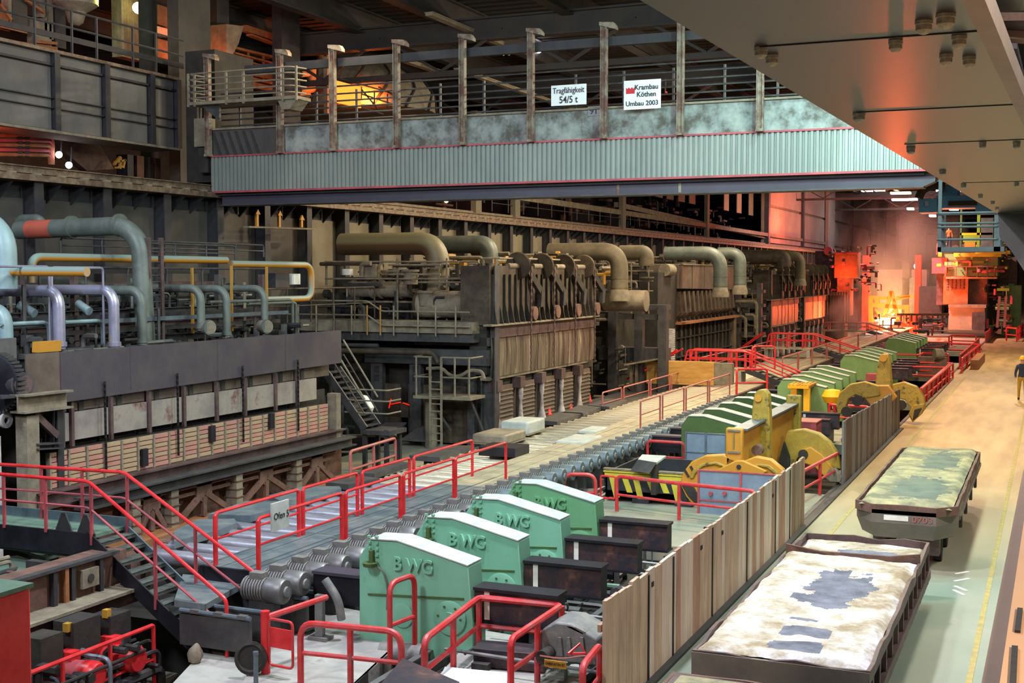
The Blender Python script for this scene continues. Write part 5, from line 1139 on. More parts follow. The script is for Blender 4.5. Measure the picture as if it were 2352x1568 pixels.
# gate with red panel
gt = thing('gate', 'small red gate with a solid panel at the near platform', 'gate', (-10.75, 15.6, 0))
MB().cyl((-10.78, 15.62, 0), (-10.78, 15.62, .95), .07, 10).build('post', 'red', gt)
MB().tube([(-10.7, 15.6, .3), (-10.7, 15.6, .85), (-10.25, 15.55, .85), (-10.25, 15.55, .15), (-10.7, 15.6, .15), (-10.7, 15.6, .3)], .022, 6, .08).build('frame', 'redworn', gt)
MB().slab([(-10.7, 15.6, .42), (-10.25, 15.55, .42), (-10.25, 15.55, .72), (-10.7, 15.6, .72)], (0, .02, 0)).build('panel', 'red', gt)
MB().tube([(-10.74, 15.62, .86), (-10.5, 16.9, .88)], .05, 8).build('top_rail', 'redworn', gt)
# railing at the left bottom
a, b = P(352, 1435, x=-13.1), P(60, 1548, x=-13.1); zb = a.z - .95
railing('railing', 'red railing in front of the red motors, bottom left', [(-13.1, b.y - .3, zb), (-13.1, a.y, zb)], .95, 'red', .035, (.42,), 1.0, fil=.05)
# ================================================================ red-railed stair and upper gangway, left foreground
stt = thing('stair', 'black steel stair with bright red handrails descending from the gangway', 'stair', (-13, 16.2, -.5))
n0, n1 = Vector((-14.97, 16.45, 1.6)), Vector((-11.75, 15.35, -.25)); dyy = .95
n0 = P(205, 1232, z=1.55); n1 = P(450, 1585, x=-11.9)
sl = (n1.z - n0.z) / (n1.x - n0.x); n1.y = n0.y - .35
f0 = P(287, 1210, z=1.55); f1_ = Vector((n1.x, n1.y + (f0.y - n0.y), n1.z)); 
for a, b in ((n0, n1), (f0 + Vector((0, 0, 0)), f1_)):
    MB().slab([a + Vector((-.05, 0, .1)), b + Vector((0, 0, .1)), b + Vector((-.05, 0, -.2)), a + Vector((-.1, 0, -.2))], (0, .03, 0)).build('stringer', 'black' if a is n0 else 'bluegrey', stt)
ns = 13
for i in range(ns):
    p = n0.lerp(n1, (i + .6) / ns); q_ = f0.lerp(f1_, (i + .6) / ns)
    MB().slab([p + Vector((-.13, .03, 0)), p + Vector((.12, .03, 0)), q_ + Vector((.12, 0, 0)), q_ + Vector((-.13, 0, 0))], (0, 0, -.025)).slab([p + Vector((.11, .03, 0)), p + Vector((.12, .03, 0)), q_ + Vector((.12, 0, 0)), q_ + Vector((.11, 0, 0))], (0, 0, -.06)).build('tread', 'tread', stt)
H9 = Vector((0, 0, .92))
for (a, b, dx_) in ((n0, n1, 0), (f0, f1_, 0)):
    bb = b + (b - a) * .0
    e = P(450, 1405, x=-11.9) if a is n0 else P(525, 1385, x=-11.65)
    s_ = P(213, 1103, x=a.x) if a is n0 else P(292, 1083, x=a.x); s_.y = a.y; e.y = b.y + .0
    if a is n0: L0 = P(-80, 1082, y=a.y)
    else: L0 = P(-80, 1061, y=a.y)
    MB().tube([L0, s_, e, (e.x, e.y, b.z + .0)], .032, 8, .1).build('handrail', 'red', stt)
    dn = Vector((0, 0, -.45)); MB().tube([L0 + dn, s_ + dn, e + dn], .022, 6, .1).build('mid_rail', 'redtrim', stt)
    for k in (0.02, .5, ):
        p = a.lerp(b, k); tpz = s_.lerp(e, k); MB().bar((tpz.x, tpz.y, p.z - .1 + (0 if k else 0)), (tpz.x, tpz.y, tpz.z), .04, .05).build('post', 'redtrim', stt)
    for k in (.95, 1.9): MB().bar((s_.x - k, s_.y, 1.55), (s_.x - k, s_.y, s_.z + (.0)), .05, .04).build('post', 'redtrim', stt)
gw = thing('gangway', 'green chequer-plate gangway at the head of the red-railed stair', 'gangway', (-16, 17, 1.3))
x0_ = P(-80, 1200, z=1.6).x - 1
MB().box((x0_, n0.y + .04, 1.5), (n0.x, f0.y, 1.56)).build('deck', 'gdeck', gw)
MB().box((x0_, f0.y, 1.5), (f0.x + .1, f0.y + .04, 1.72)).build('kick_plate', 'bluegrey', gw); MB().box((x0_, n0.y, 1.2), (n0.x + .1, n0.y + .04, 1.6)).build('side_plate', 'black', gw)
for u in (155, 225): p = P(u, 1215, z=1.6); MB().slab([(p.x - .2, n0.y + .05, 1.56), (p.x + .2, n0.y + .05, 1.56), (p.x + .04, n0.y + .05, 1.9), (p.x - .04, n0.y + .05, 1.9)], (0, .03, 0)).build('lifting_lug', 'rib', gw)
p = P(115, 1240, x=-15.4); MB().bar(P(108, 1218, z=1.5), P(125, 1285, z=.8), .14, .1).build('support_leg', 'rust', gw)
MB().ibeam((x0_, n0.y + .2, 1.3), (n0.x, n0.y + .2, 1.3), .2, .3, .03).build('beam', 'dsteel', gw)
# machinery below the gangway
lm = thing('roll_changer', 'rusty machine frame with green deck below the gangway', 'machine', (-15, 14.5, -.6))
X = -14.4; Q = lambda u, v, x=X: P(u, v, x=x)
MB().slab([P(0, 1245, z=.95), P(105, 1280, z=.95), P(250, 1245, z=.95), P(140, 1225, z=.95)], (0, 0, -.05)).build('deck', 'gdeck', lm)
MB().slab([P(-90, 1290, z=.95), P(0, 1345, z=.95), P(120, 1300, z=.95), P(40, 1275, z=.95)], (0, 0, -.05)).build('deck', 'gdeck', lm)
a, b = Q(-40, 1420), Q(262, 1245); zT, zB = Q(120, 1310).z, Q(120, 1390).z
MB().box((X - .5, a.y - .5, zB), (X, b.y + .3, zT)).build('side_beam', 'rust', lm)
MB().box((X - .02, a.y, zT), (X + .12, b.y, zT + .05)).build('flange', 'dsteel', lm); MB().box((X - .02, a.y - .4, zB - .05), (X + .5, b.y + .3, zB)).build('ledge', 'dust', lm); MB().box((X + .1, a.y - .4, zB - .3), (X + .3, b.y + .3, zB - .12)).build('flange', 'trol', lm)
for u in (118, 145, 160, 225): p = Q(u, 1350); MB().box((X, p.y - .05, zB), (X + .1, p.y + .03, zT)).build('stiffener', 'rustlight' if u == 145 else 'rib', lm)
p = Q(195, 1325); MB().box((X, p.y - .18, p.z - .15), (X + .12, p.y + .2, p.z + .15)).build('bearing_block', 'dust', lm); MB().cyl((X + .1, p.y, p.z), (X + .14, p.y, p.z), .07, 10).build('bore', 'soot_shade', lm)
q_ = Q(190, 1380); MB().box((X, q_.y - .8, q_.z - .04), (X + .3, q_.y + .7, q_.z + .04)).build('shelf', 'rustlight', lm)
clutter('hydraulic_parts', (-14.2, 12.2, -.6), (-12.9, 16.0, .25), 80, ['soot_shade', 'dsteel', 'rib', 'rust', 'bluegrey'], lm, 61, .06)
clutter('hydraulic_parts', (-16.5, 13.5, .95), (-14.6, 16.0, 1.2), 24, ['dsteel', 'rust', 'tank'], lm, 62, .04, 'xy')
for u, v in ((155, 1440), (245, 1408)): p = Q(u, v, -13.6); MB().cb(p, (.1, .1, .13)).build('yellow_block', 'ylw2', lm)
for u0, u1, v0, v1 in ((95, 145, 1450, 1540), (170, 230, 1410, 1500), (255, 300, 1400, 1490)): a = Q(u0, v1, -13.5); b = Q(u1, v0, -13.5); MB().box((-13.9, a.y, a.z), (-13.5, b.y, b.z)).build('valve_block', 'soot_shade' if u0 > 100 else 'furn', lm)
for i, (u, v, r) in enumerate(((255, 1505, .2), (160, 1540, .19))):
    p = P(u, v, x=-13.5); t = thing('electric_motor', ['bright red electric motor behind the lower left railing', 'dark red electric motor at the bottom left, half hidden'][i], 'motor', p - Vector((0, 0, .4)))
    MB().cyl(p + Vector((-.3, -.1, 0)), p + Vector((.3, 0, 0)), r, 18).build('body', 'red' if i == 0 else 'redtrim', t); MB().lathe([(r * 1.08, 0), (r * 1.08, .2), (r * .9, .26), (.02, .27)], p + Vector((.3, 0, 0)), (1, 0, 0), 18).build('fan_cover', 'red', t)
    MB().cb(p + Vector((0, 0, r + .05)), (.25, .2, .14)).build('terminal_box', 'red', t); MB().cb(p + Vector((0, 0, -r - .08)), (.4, .3, .2)).build('foot', 'soot_shade', t)
fx = thing('red_cabinet', 'big blurred red cabinet with a dusty lid, bottom left corner', 'cabinet', P(20, 1450, x=-8.5))
a = P(68, 1568, x=-8.2); zt = P(60, 1352, x=-8.2).z; ztp = P(5, 1345, x=-8.9).z
MB().box((-9.6, a.y - 2, -.5), (-8.2, P(72, 1450, x=-8.2).y, zt)).build('cabinet_body', 'red', fx, bevel=.02)
MB().box((-9.65, a.y - 2.05, zt), (-8.18, P(72, 1450, x=-8.2).y + .02, zt + .04)).build('lid', 'gdeck', fx)
p = P(480, 1560, z=0); solo('tyre', MB().lathe([(.1, 0), (.2, 0), (.24, .04), (.24, .12), (.2, .16), (.1, .16)], (P(512, 1562, z=-.3).x, P(512, 1562, z=-.3).y, -.3), (0, -.4, 1), 20), 'soot_shade', 'black ring lying at the foot of the stair', 'ring')
pf = thing('platform', 'grey concrete deck between the stair foot and the red gate', 'platform', (-11.6, 15, -3))
MB().slab([P(330, 1640, z=-.05), P(470, 1490, z=-.05), P(600, 1478, z=-.05), P(612, 1640, z=-.05)], (0, 0, -.3)).build('slab', 'concrete', pf)
p = P(445, 1500, x=-12.2); solo('cloth_bag', MB().lathe([(.02, 0), (.1, .03), (.13, .12), (.11, .2), (.04, .3), (.02, .32)], p - Vector((0, 0, .15)), (.2, 0, 1), n=7), 'tank', 'buff cloth bag caught in the stair railing', 'bag')
p = P(588, 1568, z=0); solo('bollard_post', MB().cyl((p.x, p.y, 0), (p.x, p.y, .42), .035, 10).cyl((p.x, p.y, .42), (p.x, p.y, .47), .04, 10), 'bluegrey', 'short grey pipe post at the bottom edge right of the stair', 'post')
p = P(578, 1510, z=.25); solo('hand_wheel', MB().lathe([(.22, 0), (.25, .02), (.25, .06), (.2, .08), (.17, .04)], p, (.3, -1, .2), 22), 'soot_shade', 'black wheel leaning beside the red gate', 'wheel')
# ================================================================ plank fences
def plankfence(label, ya, yb, h, mats, seed, wmin=.24, wmax=.44, gaps=()):
    rr = random.Random(seed); t = thing('plank_fence', label, 'fence', (XE + .05, ya, 0)); y = ya; cache = {}
    while y < yb:
        wd = min(rr.uniform(wmin, wmax), yb - y); hh = h(y) + rr.uniform(-.02, .02)
        if wd > .05: MB().slab([(XE + .1, y + .006, .02), (XE + .1, y + wd - .006, .02), (XE + .1, y + wd - .006, hh + rr.uniform(-.015, .015)), (XE + .1, y + .006, hh)], (-.045 - rr.uniform(0, .012), 0, 0)).build('plank', mats[rr.randrange(len(mats))], t)
        y += wd
    for z in (.35, 1.25): MB().box((XE - .02, ya, z), (XE + .03, yb, z + .1)).build('batten', 'plank3', t)
    for y in gaps: MB().box((XE - .05, y - .03, 0), (XE + .115, y + .03, h(y) - .05)).build('post', 'black', t)
    return t
t = plankfence('light plank fence of upright boards beside the slab trolleys', 15.55, 30.05, lambda y: 1.66, ['plank', 'plank2', 'plank3', 'plank', 'plank2'], 8, gaps=(17.45, 18.75, 21.2, 23.9, 26.6, 28.2))
for u, v in ((1500, 1340), (1612, 1256), (1660, 1222), (1776, 1137)):
    p = P(u, v, x=XE + .11); MB().box((XE + .1, p.y - .05, p.z - .04), (XE + .115, p.y + .04, p.z + .03)).build('knot_hole', 'soot_shade', t)
plankfence('dark weathered board fence, the further and lower one', 36.1, 50.3, lambda y: 1.86 - (y - 36) * .02, ['fence2', 'fence2', 'rustdark'], 9, .3, .55, gaps=(46,))
struct('trim_11', MB().box((XE + .02, 15, -.02), (XE + .22, 50.6, .05)), 'rib')
# ================================================================ slab trolleys with crusted beds
def crust(x0, x1, y0, y1, z, amp, seed, patches, name, mats, t, cell=.06, edge=.12):
    from mathutils import noise
    nx, ny = int((x1 - x0) / cell), int((y1 - y0) / cell); v = []; f = []; mi = []
    for j in range(ny + 1):
        for i in range(nx + 1):
            x = x0 + (x1 - x0) * i / nx; y = y0 + (y1 - y0) * j / ny
            e = min(x - x0, x1 - x, y - y0, y1 - y); n_ = noise.fractal(Vector((x * 1.3 + seed, y * 1.3, 0)), 1, 2, 5)
            v.append((x, y, z + amp * n_ + min(e, edge) * .6 - edge * .6))
    for j in range(ny):
        for i in range(nx):
            f.append((j * (nx + 1) + i, j * (nx + 1) + i + 1, (j + 1) * (nx + 1) + i + 1, (j + 1) * (nx + 1) + i))
            x = x0 + (x1 - x0) * (i + .5) / nx; y = y0 + (y1 - y0) * (j + .5) / ny; k = 0
            for q, (px_, py_, ax, ay, pw) in enumerate(patches):
                dd = (abs(x - px_) / ax) ** pw + (abs(y - py_) / ay) ** pw
                if dd + (.9 if pw == 2 else .25) * noise.fractal(Vector((x * 3, y * 3, 5)), 1, 2, 4) < 1: k = 1; break
            mi.append(k)
    me = bpy.data.meshes.new(name); me.from_pydata([Vector(p) - t.location for p in v], [], f)
    for m in mats: me.materials.append(M[m])
    me.polygons.foreach_set('material_index', mi); me.polygons.foreach_set('use_smooth', [True] * len(f)); me.update()
    o = bpy.data.objects.new(name, me); COL.objects.link(o); o.parent = t; return o
def wavy_rim(t, x0, x1, y0, y1, z, seed, amp, m, cham=.0, up=.1):
    rr = random.Random(seed); c = cham
    def side(a, b, n, nm):
        a, b = Vector(a), Vector(b); pts = [a.lerp(b, i / n) + Vector((rr.uniform(-amp, amp) * .5, 0, rr.uniform(-amp, amp))) for i in range(n + 1)]
        pts[0] = a; pts[-1] = b
        for p, q in zip(pts, pts[1:]):
            nm.slab([p, q, Vector((q.x, q.y, z - .12)), Vector((p.x, p.y, z - .12))], Vector((-(q - p).y, (q - p).x, 0)).normalized() * .05)
    zz = z + up; mb = MB()
    P_ = [(x0 + c, y0, zz), (x1 - c, y0, zz), (x1, y0 + c, zz), (x1, y1 - c, zz), (x1 - c, y1, zz), (x0 + c, y1, zz), (x0, y1 - c, zz), (x0, y0 + c, zz)]
    ring = [p for i, p in enumerate(P_) if c > 0 or i % 2 == 0]
    if c == 0: ring = [(x0, y0, zz), (x1, y0, zz), (x1, y1, zz), (x0, y1, zz)]
    for a, b in zip(ring, ring[1:] + ring[:1]):
        L_ = (Vector(b) - Vector(a)).length; side(a, b, max(2, int(L_ / .45)), mb)
    mb.build('bent_rim', m, t)
# near trolley
x0, x1, y0, y1, z = -4.24, -1.98, 15.75, 23.9, 1.05
t = thing('slab_trolley', 'near trolley with a white crusted bed and oval charred patches', 'trolley', ((x0 + x1) / 2, 19.8, 0))
MB().box((x0 + .06, y0 + .05, .42), (x1 - .06, y1 - .05, .98)).build('frame', 'trol', t)
MB().box((x0, y0, .72), (x1, y0 + .06, 1.08)).build('front_plate', 'trol2', t); MB().box((x0 - .03, y0 - .12, .68), (x1 + .02, y0, .74)).build('front_lip', 'trol2', t)
MB().box((x0 + .1, y0 - .02, .3), (x1 - .1, y0 + .04, .68)).build('front_plate', 'trol2', t)
for yy_ in [y0 + .7 * k + .3 for k in range(12)]: MB().box((x1 - .08, yy_, .35), (x1 + .0, yy_ + .1, 1.0)).build('stake', 'trol', t)
MB().box((x1 - .05, y0, .45), (x1 + .03, y1, .6)).build('side_rail', 'trol', t)
for yy_ in (17, 18.2, 21.6, 22.8):
    for x in (x0 + .35, x1 - .35): MB().cyl((x - .08, yy_, .26), (x + .08, yy_, .26), .26, 18).build('wheel', 'soot_shade', t)
wavy_rim(t, x0, x1, y0 + .02, y1, z, 3, .035, 'trol', 0, .05)
def c2(u, v, z=1.1): p = P(u, v, z=z); return p.x, p.y
pa = []
for (u0, u1, vy, hv, pw) in ((1855, 2005, 1352, 42, 2), (1820, 1960, 1385, 18, 2), (1787, 1912, 1461, 11, 6), (1760, 1890, 1493, 13, 6), (1812, 1880, 1430, 4, 4)):
    a = P((u0 + u1) / 2, vy, z=1.1); b = P(u1, vy, z=1.1); cc = P(u0, vy, z=1.1); top_, bot = P((u0 + u1) / 2, vy - hv, z=1.1), P((u0 + u1) / 2, vy + hv, z=1.1)
    pa.append((a.x, a.y, (b.x - cc.x) / 2, (top_.y - bot.y) / 2, pw))
crust(x0 + .04, x1 - .04, y0 + .06, 22.05, z + .1, .045, 2.3, pa, 'slag_bed', ('load', 'hole'), t, .035)
crust(x0 + .04, x1 - .04, 22.12, y1 - .05, z - .02, .03, 7.3, [(-2.9, 22.9, .5, .25, 2)], 'slag_bed', ('load', 'hole'), t, .06)
MB().slab([(x0, 22.05, z + .2), (x0 + .6, 22.0, z + .13), (x1 - .5, 22.1, z + .12), (x1, 22.1, z + .2), (x1, 22.1, z - .2), (x0, 22.05, z - .2)], (0, .06, 0)).build('divider', 'rust', t)
text('chalk_mark', 'C5', .3, 'cone', (P(1752, 1568, y=y0 - .03).x, y0 - .035, .38), (1, 0, 0), (0, 0, 1), t, depth=.008)
# corner of another trolley in front
t0 = thing('slab_trolley', 'trolley mostly below the frame, only its rusty rear corner showing', 'trolley', (-3.2, 11, 0))
MB().box((-4.3, 6, .4), (-2.0, 15.2, .95)).build('frame', 'trol', t0); wavy_rim(t0, -4.35, -1.95, 6, 15.25, .85, 4, .03, 'rust'); MB().box((-4.2, 6.1, .95), (-2.1, 15.1, .97)).build('bed', 'load2', t0)
for y in (8, 13.5):
    for x in (-3.9, -2.4): MB().cyl((x - .08, y, .24), (x + .08, y, .24), .24, 14).build('wheel', 'soot_shade', t0)
# far trolley: chamfered
x0, x1, y0, y1, z = -3.66, -1.66, 26.0, 35.2, 1.3
t = thing('slab_trolley', 'far trolley with chamfered corners and an olive crusted bed', 'trolley', ((x0 + x1) / 2, 30.5, 0))
c = .38; out = [(x0 + c, y0), (x1 - c, y0), (x1, y0 + c * 1.6), (x1, y1 - c), (x1 - c, y1), (x0 + c, y1), (x0, y1 - c), (x0, y0 + c * 1.6)]
MB().slab([(a, b, 1.0) for a, b in out], (0, 0, .26)).build('top_band', 'trol2', t)
v = [(a, b, 1.0) for a, b in out] + [(((a - (x0 + x1) / 2) * .9) + (x0 + x1) / 2, (b - 30.6) * .97 + 30.6, .68) for a, b in out]
MB().add(v, [(i + 8, (i + 1) % 8 + 8, (i + 1) % 8, i) for i in range(8)] + [tuple(range(15, 7, -1))]).build('tapered_hull', 'trol2', t)
[MB().box((q, y0 + .5, .3), (q + .25, y0 + .9, .9)).build('bogie', 'trol', t) for q in (x0 + .35, x1 - .6)]
for yy_ in (27.5, 29, 32.3, 33.8):
    for x in (x0 + .45, x1 - .45): MB().cyl((x - .08, yy_, .27), (x + .08, yy_, .27), .27, 16).build('wheel', 'soot_shade', t)
wavy_rim(t, x0, x1, y0, y1, z, 5, .02, 'rust', c, .06)
crust(x0 + .1, x1 - .1, y0 + .15, y1 - .1, z + .09, .04, 4.1, [(-2.55, 28.2, .55, 1.6, 2), (-2.45, 32.6, .4, 1.6, 2)], 'slag_bed', ('load2', 'hole2'), t, .06)
MB().box((x1, y0 + .8, 1.02), (x1 + .03, y1 - .5, 1.1)).build('side_strip', 'dust', t)
for yy_ in (27.0, 28.6, 30.4, 32.2): MB().cb((x1 + .02, yy_, .95), (.06, .2, .22)).build('socket', 'soot_shade', t)
a, b = P(2030, 1180, y=y0 - .01), P(2086, 1192, y=y0 - .01); MB().box((a.x, y0 - .012, 1.06), (b.x, y0, 1.16)).build('white_plate', 'cream', t)
text('chalk_mark', '0703', .17, 'pinkred', (P(2094, 1190, y=y0).x, y0 - .012, 1.05), (1, 0, 0), (0, 0, 1), t, depth=.006, sx=1.2)
# ================================================================ yellow slab tongs
def tong(label, cx, arms, beam, mast, yq, m1='yellow', m2='yellowold'):
    t = thing('slab_tongs', label, 'tongs', (cx, yq[0], 0))
    for (y, pts, th, m) in arms: MB().slab([P(u, v, y=y) for u, v in pts], (0, th, 0)).build('arm', m, t, bevel=.03)
    return t
def band(cx, cy, ro, ri, a0, a1, n=9, sy=1.0):
    o = [(cx + ro * math.cos(math.radians(a0 + (a1 - a0) * i / n)), cy - sy * ro * math.sin(math.radians(a0 + (a1 - a0) * i / n))) for i in range(n + 1)]
    return o + [(cx + ri * math.cos(math.radians(a1 - (a1 - a0) * i / n)), cy - sy * ri * math.sin(math.radians(a1 - (a1 - a0) * i / n))) for i in range(n + 1)]
ya, yb = 31.2, 36.2
t = tong('big yellow slab tongs standing on the deck, nearer of the two', -7.6, [
    (ya, [(1562, 1112), (1568, 1085), (1588, 1060), (1618, 1046), (1660, 1044), (1692, 1058), (1700, 1075), (1690, 1090), (1640, 1096), (1612, 1114), (1608, 1148), (1590, 1158), (1575, 1140)], .26, 'yellow'),
    (ya + .04, [(1700, 1062), (1735, 1048), (1770, 1055), (1798, 1078), (1812, 1110), (1812, 1160), (1785, 1160), (1772, 1120), (1740, 1100), (1700, 1092)], .26, 'yellow'),
    (ya - .05, [(1583, 1098), (1590, 1080), (1612, 1064), (1645, 1060), (1668, 1070), (1664, 1074), (1640, 1067), (1614, 1072), (1597, 1088), (1592, 1100)], .05, 'yellowold'),
    (ya - .02, [(1716, 1078), (1742, 1064), (1768, 1068), (1788, 1086), (1796, 1110), (1789, 1110), (1780, 1090), (1762, 1075), (1742, 1071), (1720, 1084)], .05, 'yellowold'),
    (ya - .12, [(1640, 1082), (1690, 1057), (1706, 1057), (1762, 1082), (1740, 1098), (1660, 1096)], .12, 'yellow'),
    (ya - .04, [(1561, 1108), (1590, 1112), (1605, 1140), (1600, 1160), (1580, 1140)], .36, 'soot_shade'),
    (yb, [(1808, 990), (1845, 986), (1880, 996), (1905, 1016), (1924, 1045), (1932, 1078), (1915, 1074), (1895, 1060), (1872, 1046), (1850, 1042), (1832, 1052), (1818, 1078), (1812, 1110), (1790, 1110), (1792, 1040)], .4, 'yellowold'),
    (yb - .12, [(1836, 1032), (1862, 1026), (1888, 1044), (1912, 1072), (1927, 1094), (1914, 1108), (1896, 1098), (1870, 1072), (1845, 1064)], .3, 'yellow'),
    (yb - .16, [(1902, 1080), (1918, 1074), (1934, 1094), (1930, 1108), (1906, 1108), (1893, 1096)], .3, 'dust'),
    (yb, [(1700, 990), (1760, 990), (1760, 1040), (1720, 1050), (1690, 1110), (1660, 1110), (1665, 1050)], .4, 'yellowold')], None, None, (ya, yb))
A = lambda u, v, y: P(u, v, y=y)
a0, a1 = A(1666, 982, ya), A(1705, 1062, ya)
MB().box((a0.x, ya, a1.z - .2), (a1.x, ya + .2, a0.z)).build('end_plate', 'yellow', t, bevel=.05)
for v in (988, 1038): p = A(1686, v, ya); MB().box((p.x - .16, ya - .03, p.z - .03), (p.x + .16, ya, p.z + .02)).build('lug', 'dust', t)
p = A(1686, 1012, ya); MB().box((p.x - .01, ya - .03, p.z - .2), (p.x + .01, ya, p.z + .22)).build('lug', 'dust', t)
bc = (a0.x + a1.x) / 2 + .1; zb1, zb0 = a0.z - .05, A(0, 1045, ya).z
MB().box((bc - .05, ya + .2, zb0), (bc + .05, yb + 2.2, zb1)).build('beam_web', 'yellow', t)
for z in (zb1, zb0): MB().box((bc - .2, ya + .2, z - .03), (bc + .2, yb + 2.2, z + .02)).build('beam_flange', 'bluegrey', t)
MB().box((bc - .2, yb + 2.2, zb0 - .5), (bc + .25, yb + 2.45, zb1 + .25)).build('end_plate', 'yellowold', t, bevel=.05)
ym = 33.6; q_ = [A(1727, 1002, ym), A(1727, 950, ym), A(1734, 912, ym), (0), ]
MB().slab([A(1725, 1060, ym), A(1727, 940, ym), A(1732, 905, ym), A(1740, 896, ym), A(1756, 894, ym), A(1765, 905, ym), A(1768, 960, ym), A(1768, 1060, ym)], (0, .35, 0)).build('mast', 'yellowold', t, bevel=.03)
p = A(1742, 914, ym); MB().cyl((p.x, ym - .06, p.z), (p.x, ym + .4, p.z), .1, 16).build('pin', 'yellow', t)
p = A(1742, 1032, ym - 1.2); MB().cyl((p.x, p.y - .2, p.z), (p.x, p.y + .1, p.z), .14, 16).build('pin', 'rust', t)
p = A(1697, 1072, ya - .12); MB().cyl((p.x, ya - .14, p.z), (p.x, ya - .1, p.z), .06, 14).build('pin_hole', 'soot_shade', t)
p = A(1845, 1043, yb - .12); MB().cyl((p.x, yb - .16, p.z), (p.x, yb + .3, p.z), .14, 16).build('pin', 'soot_shade', t)
for k in range(2): p = A(1575 + k * 13, 1080 + k * 3, ya - .03); MB().bar(A(1572 + k * 14, 1078 - k * 8, ya - .01), A(1582 + k * 14, 1095 - k * 6, ya - .01), .03, .06).build('black_stripe', 'soot_shade', t)
MB().slab([A(1785, 1100, yb - .3), A(1790, 1050, yb - .3), A(1800, 1015, yb - .3), A(1812, 1050, yb - .3), A(1812, 1100, yb - .3)], (0, .2, 0)).build('slot', 'soot_shade', t)
yc2, yd = 47.5, 52.2
t = tong('yellow slab tongs farther back beside the red railings', -6.8, [
    (yc2, [(1920, 930), (1928, 902), (1952, 882), (1985, 876), (2018, 886), (2022, 908), (1990, 914), (1965, 906), (1948, 916), (1940, 950), (1924, 950)], .35, 'yellowold'), (yd, [(2045, 884), (2075, 877), (2105, 888), (2122, 912), (2125, 940), (2112, 955), (2096, 970), (2088, 955), (2092, 936), (2078, 918), (2055, 914), (2040, 930), (2033, 900)], .45, 'yellowold'),
    (yd - .05, [(2098, 930), (2124, 926), (2118, 950), (2098, 968), (2086, 950)], .4, 'yellowold'), (yd - .08, [(2100, 940), (2118, 936), (2108, 956), (2096, 966)], .5, 'soot_shade'),
    (yc2 + .1, [(1985, 912), (2010, 885), (2040, 885), (2060, 912), (2040, 930), (2000, 930)], .3, 'yellow')], None, None, (yc2, yd))
MB().slab([A(2008, 915, 50), A(2014, 845, 50), A(2020, 820, 50), A(2027, 812, 50), A(2038, 813, 50), A(2043, 825, 50), A(2050, 915, 50)], (0, .5, 0)).build('mast', 'yellowold', t, bevel=.04)
p = A(2029, 822, 50); MB().cyl((p.x, 49.9, p.z), (p.x, 50.6, p.z), .14, 16).build('pin', 'yellow', t)
MB().box((A(2010, 880, 48).x, 47.6, A(0, 902, 48).z), (A(2035, 880, 48).x, 52.4, A(0, 868, 48).z)).build('beam', 'yellowold', t)
for u, v, y in ((1970, 920, yc2), (1945, 945, yc2), (2070, 930, yd)): p = A(u, v, y); MB().cyl((p.x, y - .1, p.z), (p.x, y + .1, p.z), .2, 12).build('pin', 'soot_shade', t)
# ================================================================ striped scrap container
hc = thing('hazard_container', 'black and yellow striped steel frame with open black middle', 'container', (-9.7, 32.3, 0))
x0, x1, y0, y1, z0, z1 = -10.8, -8.55, 31.3, 34.2, .12, .78
MB().box((x0, y0, z0), (x1, y0 + .05, z1)).build('front_board', 'hazb', hc); MB().box((x1 - .25, y0, z0), (x1 - .2, y1, z1)).build('side_board', 'hazb', hc); MB().box((x0, y0, z0), (x0 + .05, y1, z1)).build('side_board', 'hazb', hc); MB().box((x0, y1, z0), (x1 - .2, y1 + .05, z1)).build('back_board', 'hazb', hc)
MB().box((x0, y0, z0), (x1 - .2, y1, .3)).build('floor_plate', 'soot_shade', hc)
for z in (z1, z1 + .07): MB().box((x0 - .05, y0 - .04, z), (x1 + .02, y0 + .1, z + .035)).build('rim', 'hazy' if z == z1 else 'dust', hc)
MB().box((x0 - .02, y0 - .02, z1 - .12), (x1, y0, z1 - .02)).build('yellow_band', 'hazy', hc)
MB().box((x1 - .28, y0, z1), (x1 - .16, y1, z1 + .04)).build('rim', 'dust', hc)
for k, (s, dz) in enumerate(((0, 0), (.36, .15), (.66, 0), (1.02, .2), (1.36, .2), (1.68, 0), (2.05, .15))):
    xx = x0 + .1 + s; MB().slab([(xx, y0 - .01, z1 - .13), (xx + .16, y0 - .01, z1 - .13), (xx + .3, y0 - .01, z0 + dz), (xx + .14, y0 - .01, z0 + dz)], (0, .01, 0)).build('yellow_stripe', 'hazy', hc)
for k in range(7): yy_ = y0 + .25 + k * .4; MB().slab([(x1 - .195, yy_, z1 - .04), (x1 - .195, yy_ + .2, z1 - .04), (x1 - .195, yy_ + .12, z0 + .05), (x1 - .195, yy_ - .08, z0 + .05)], (.01, 0, 0)).build('yellow_stripe', 'hazy', hc)
for x in (x0 + .75, x0 + 1.9): MB().box((x, y0 - .02, -.0), (x + .45, y0 + .3, z0)).build('foot', 'hazb', hc)
ca = [P(1465, 1055, z=1.15), P(1475, 1043, z=1.15), P(1530, 1046, z=1.15), P(1508, 1062, z=1.15)]
MB().slab(ca, (0, 0, -.05)).build('saddle', 'topdust', hc); MB().slab([ca[0], ca[3], ca[3] + Vector((-.1, -.3, -.25)), ca[0] + Vector((-.1, -.3, -.25))], (0, .04, 0)).build('saddle', 'dsteel', hc); MB().box((ca[3].x - .15, ca[3].y, .3), (ca[3].x - .02, ca[3].y + .3, 1.1)).build('saddle_leg', 'soot_shade', hc)
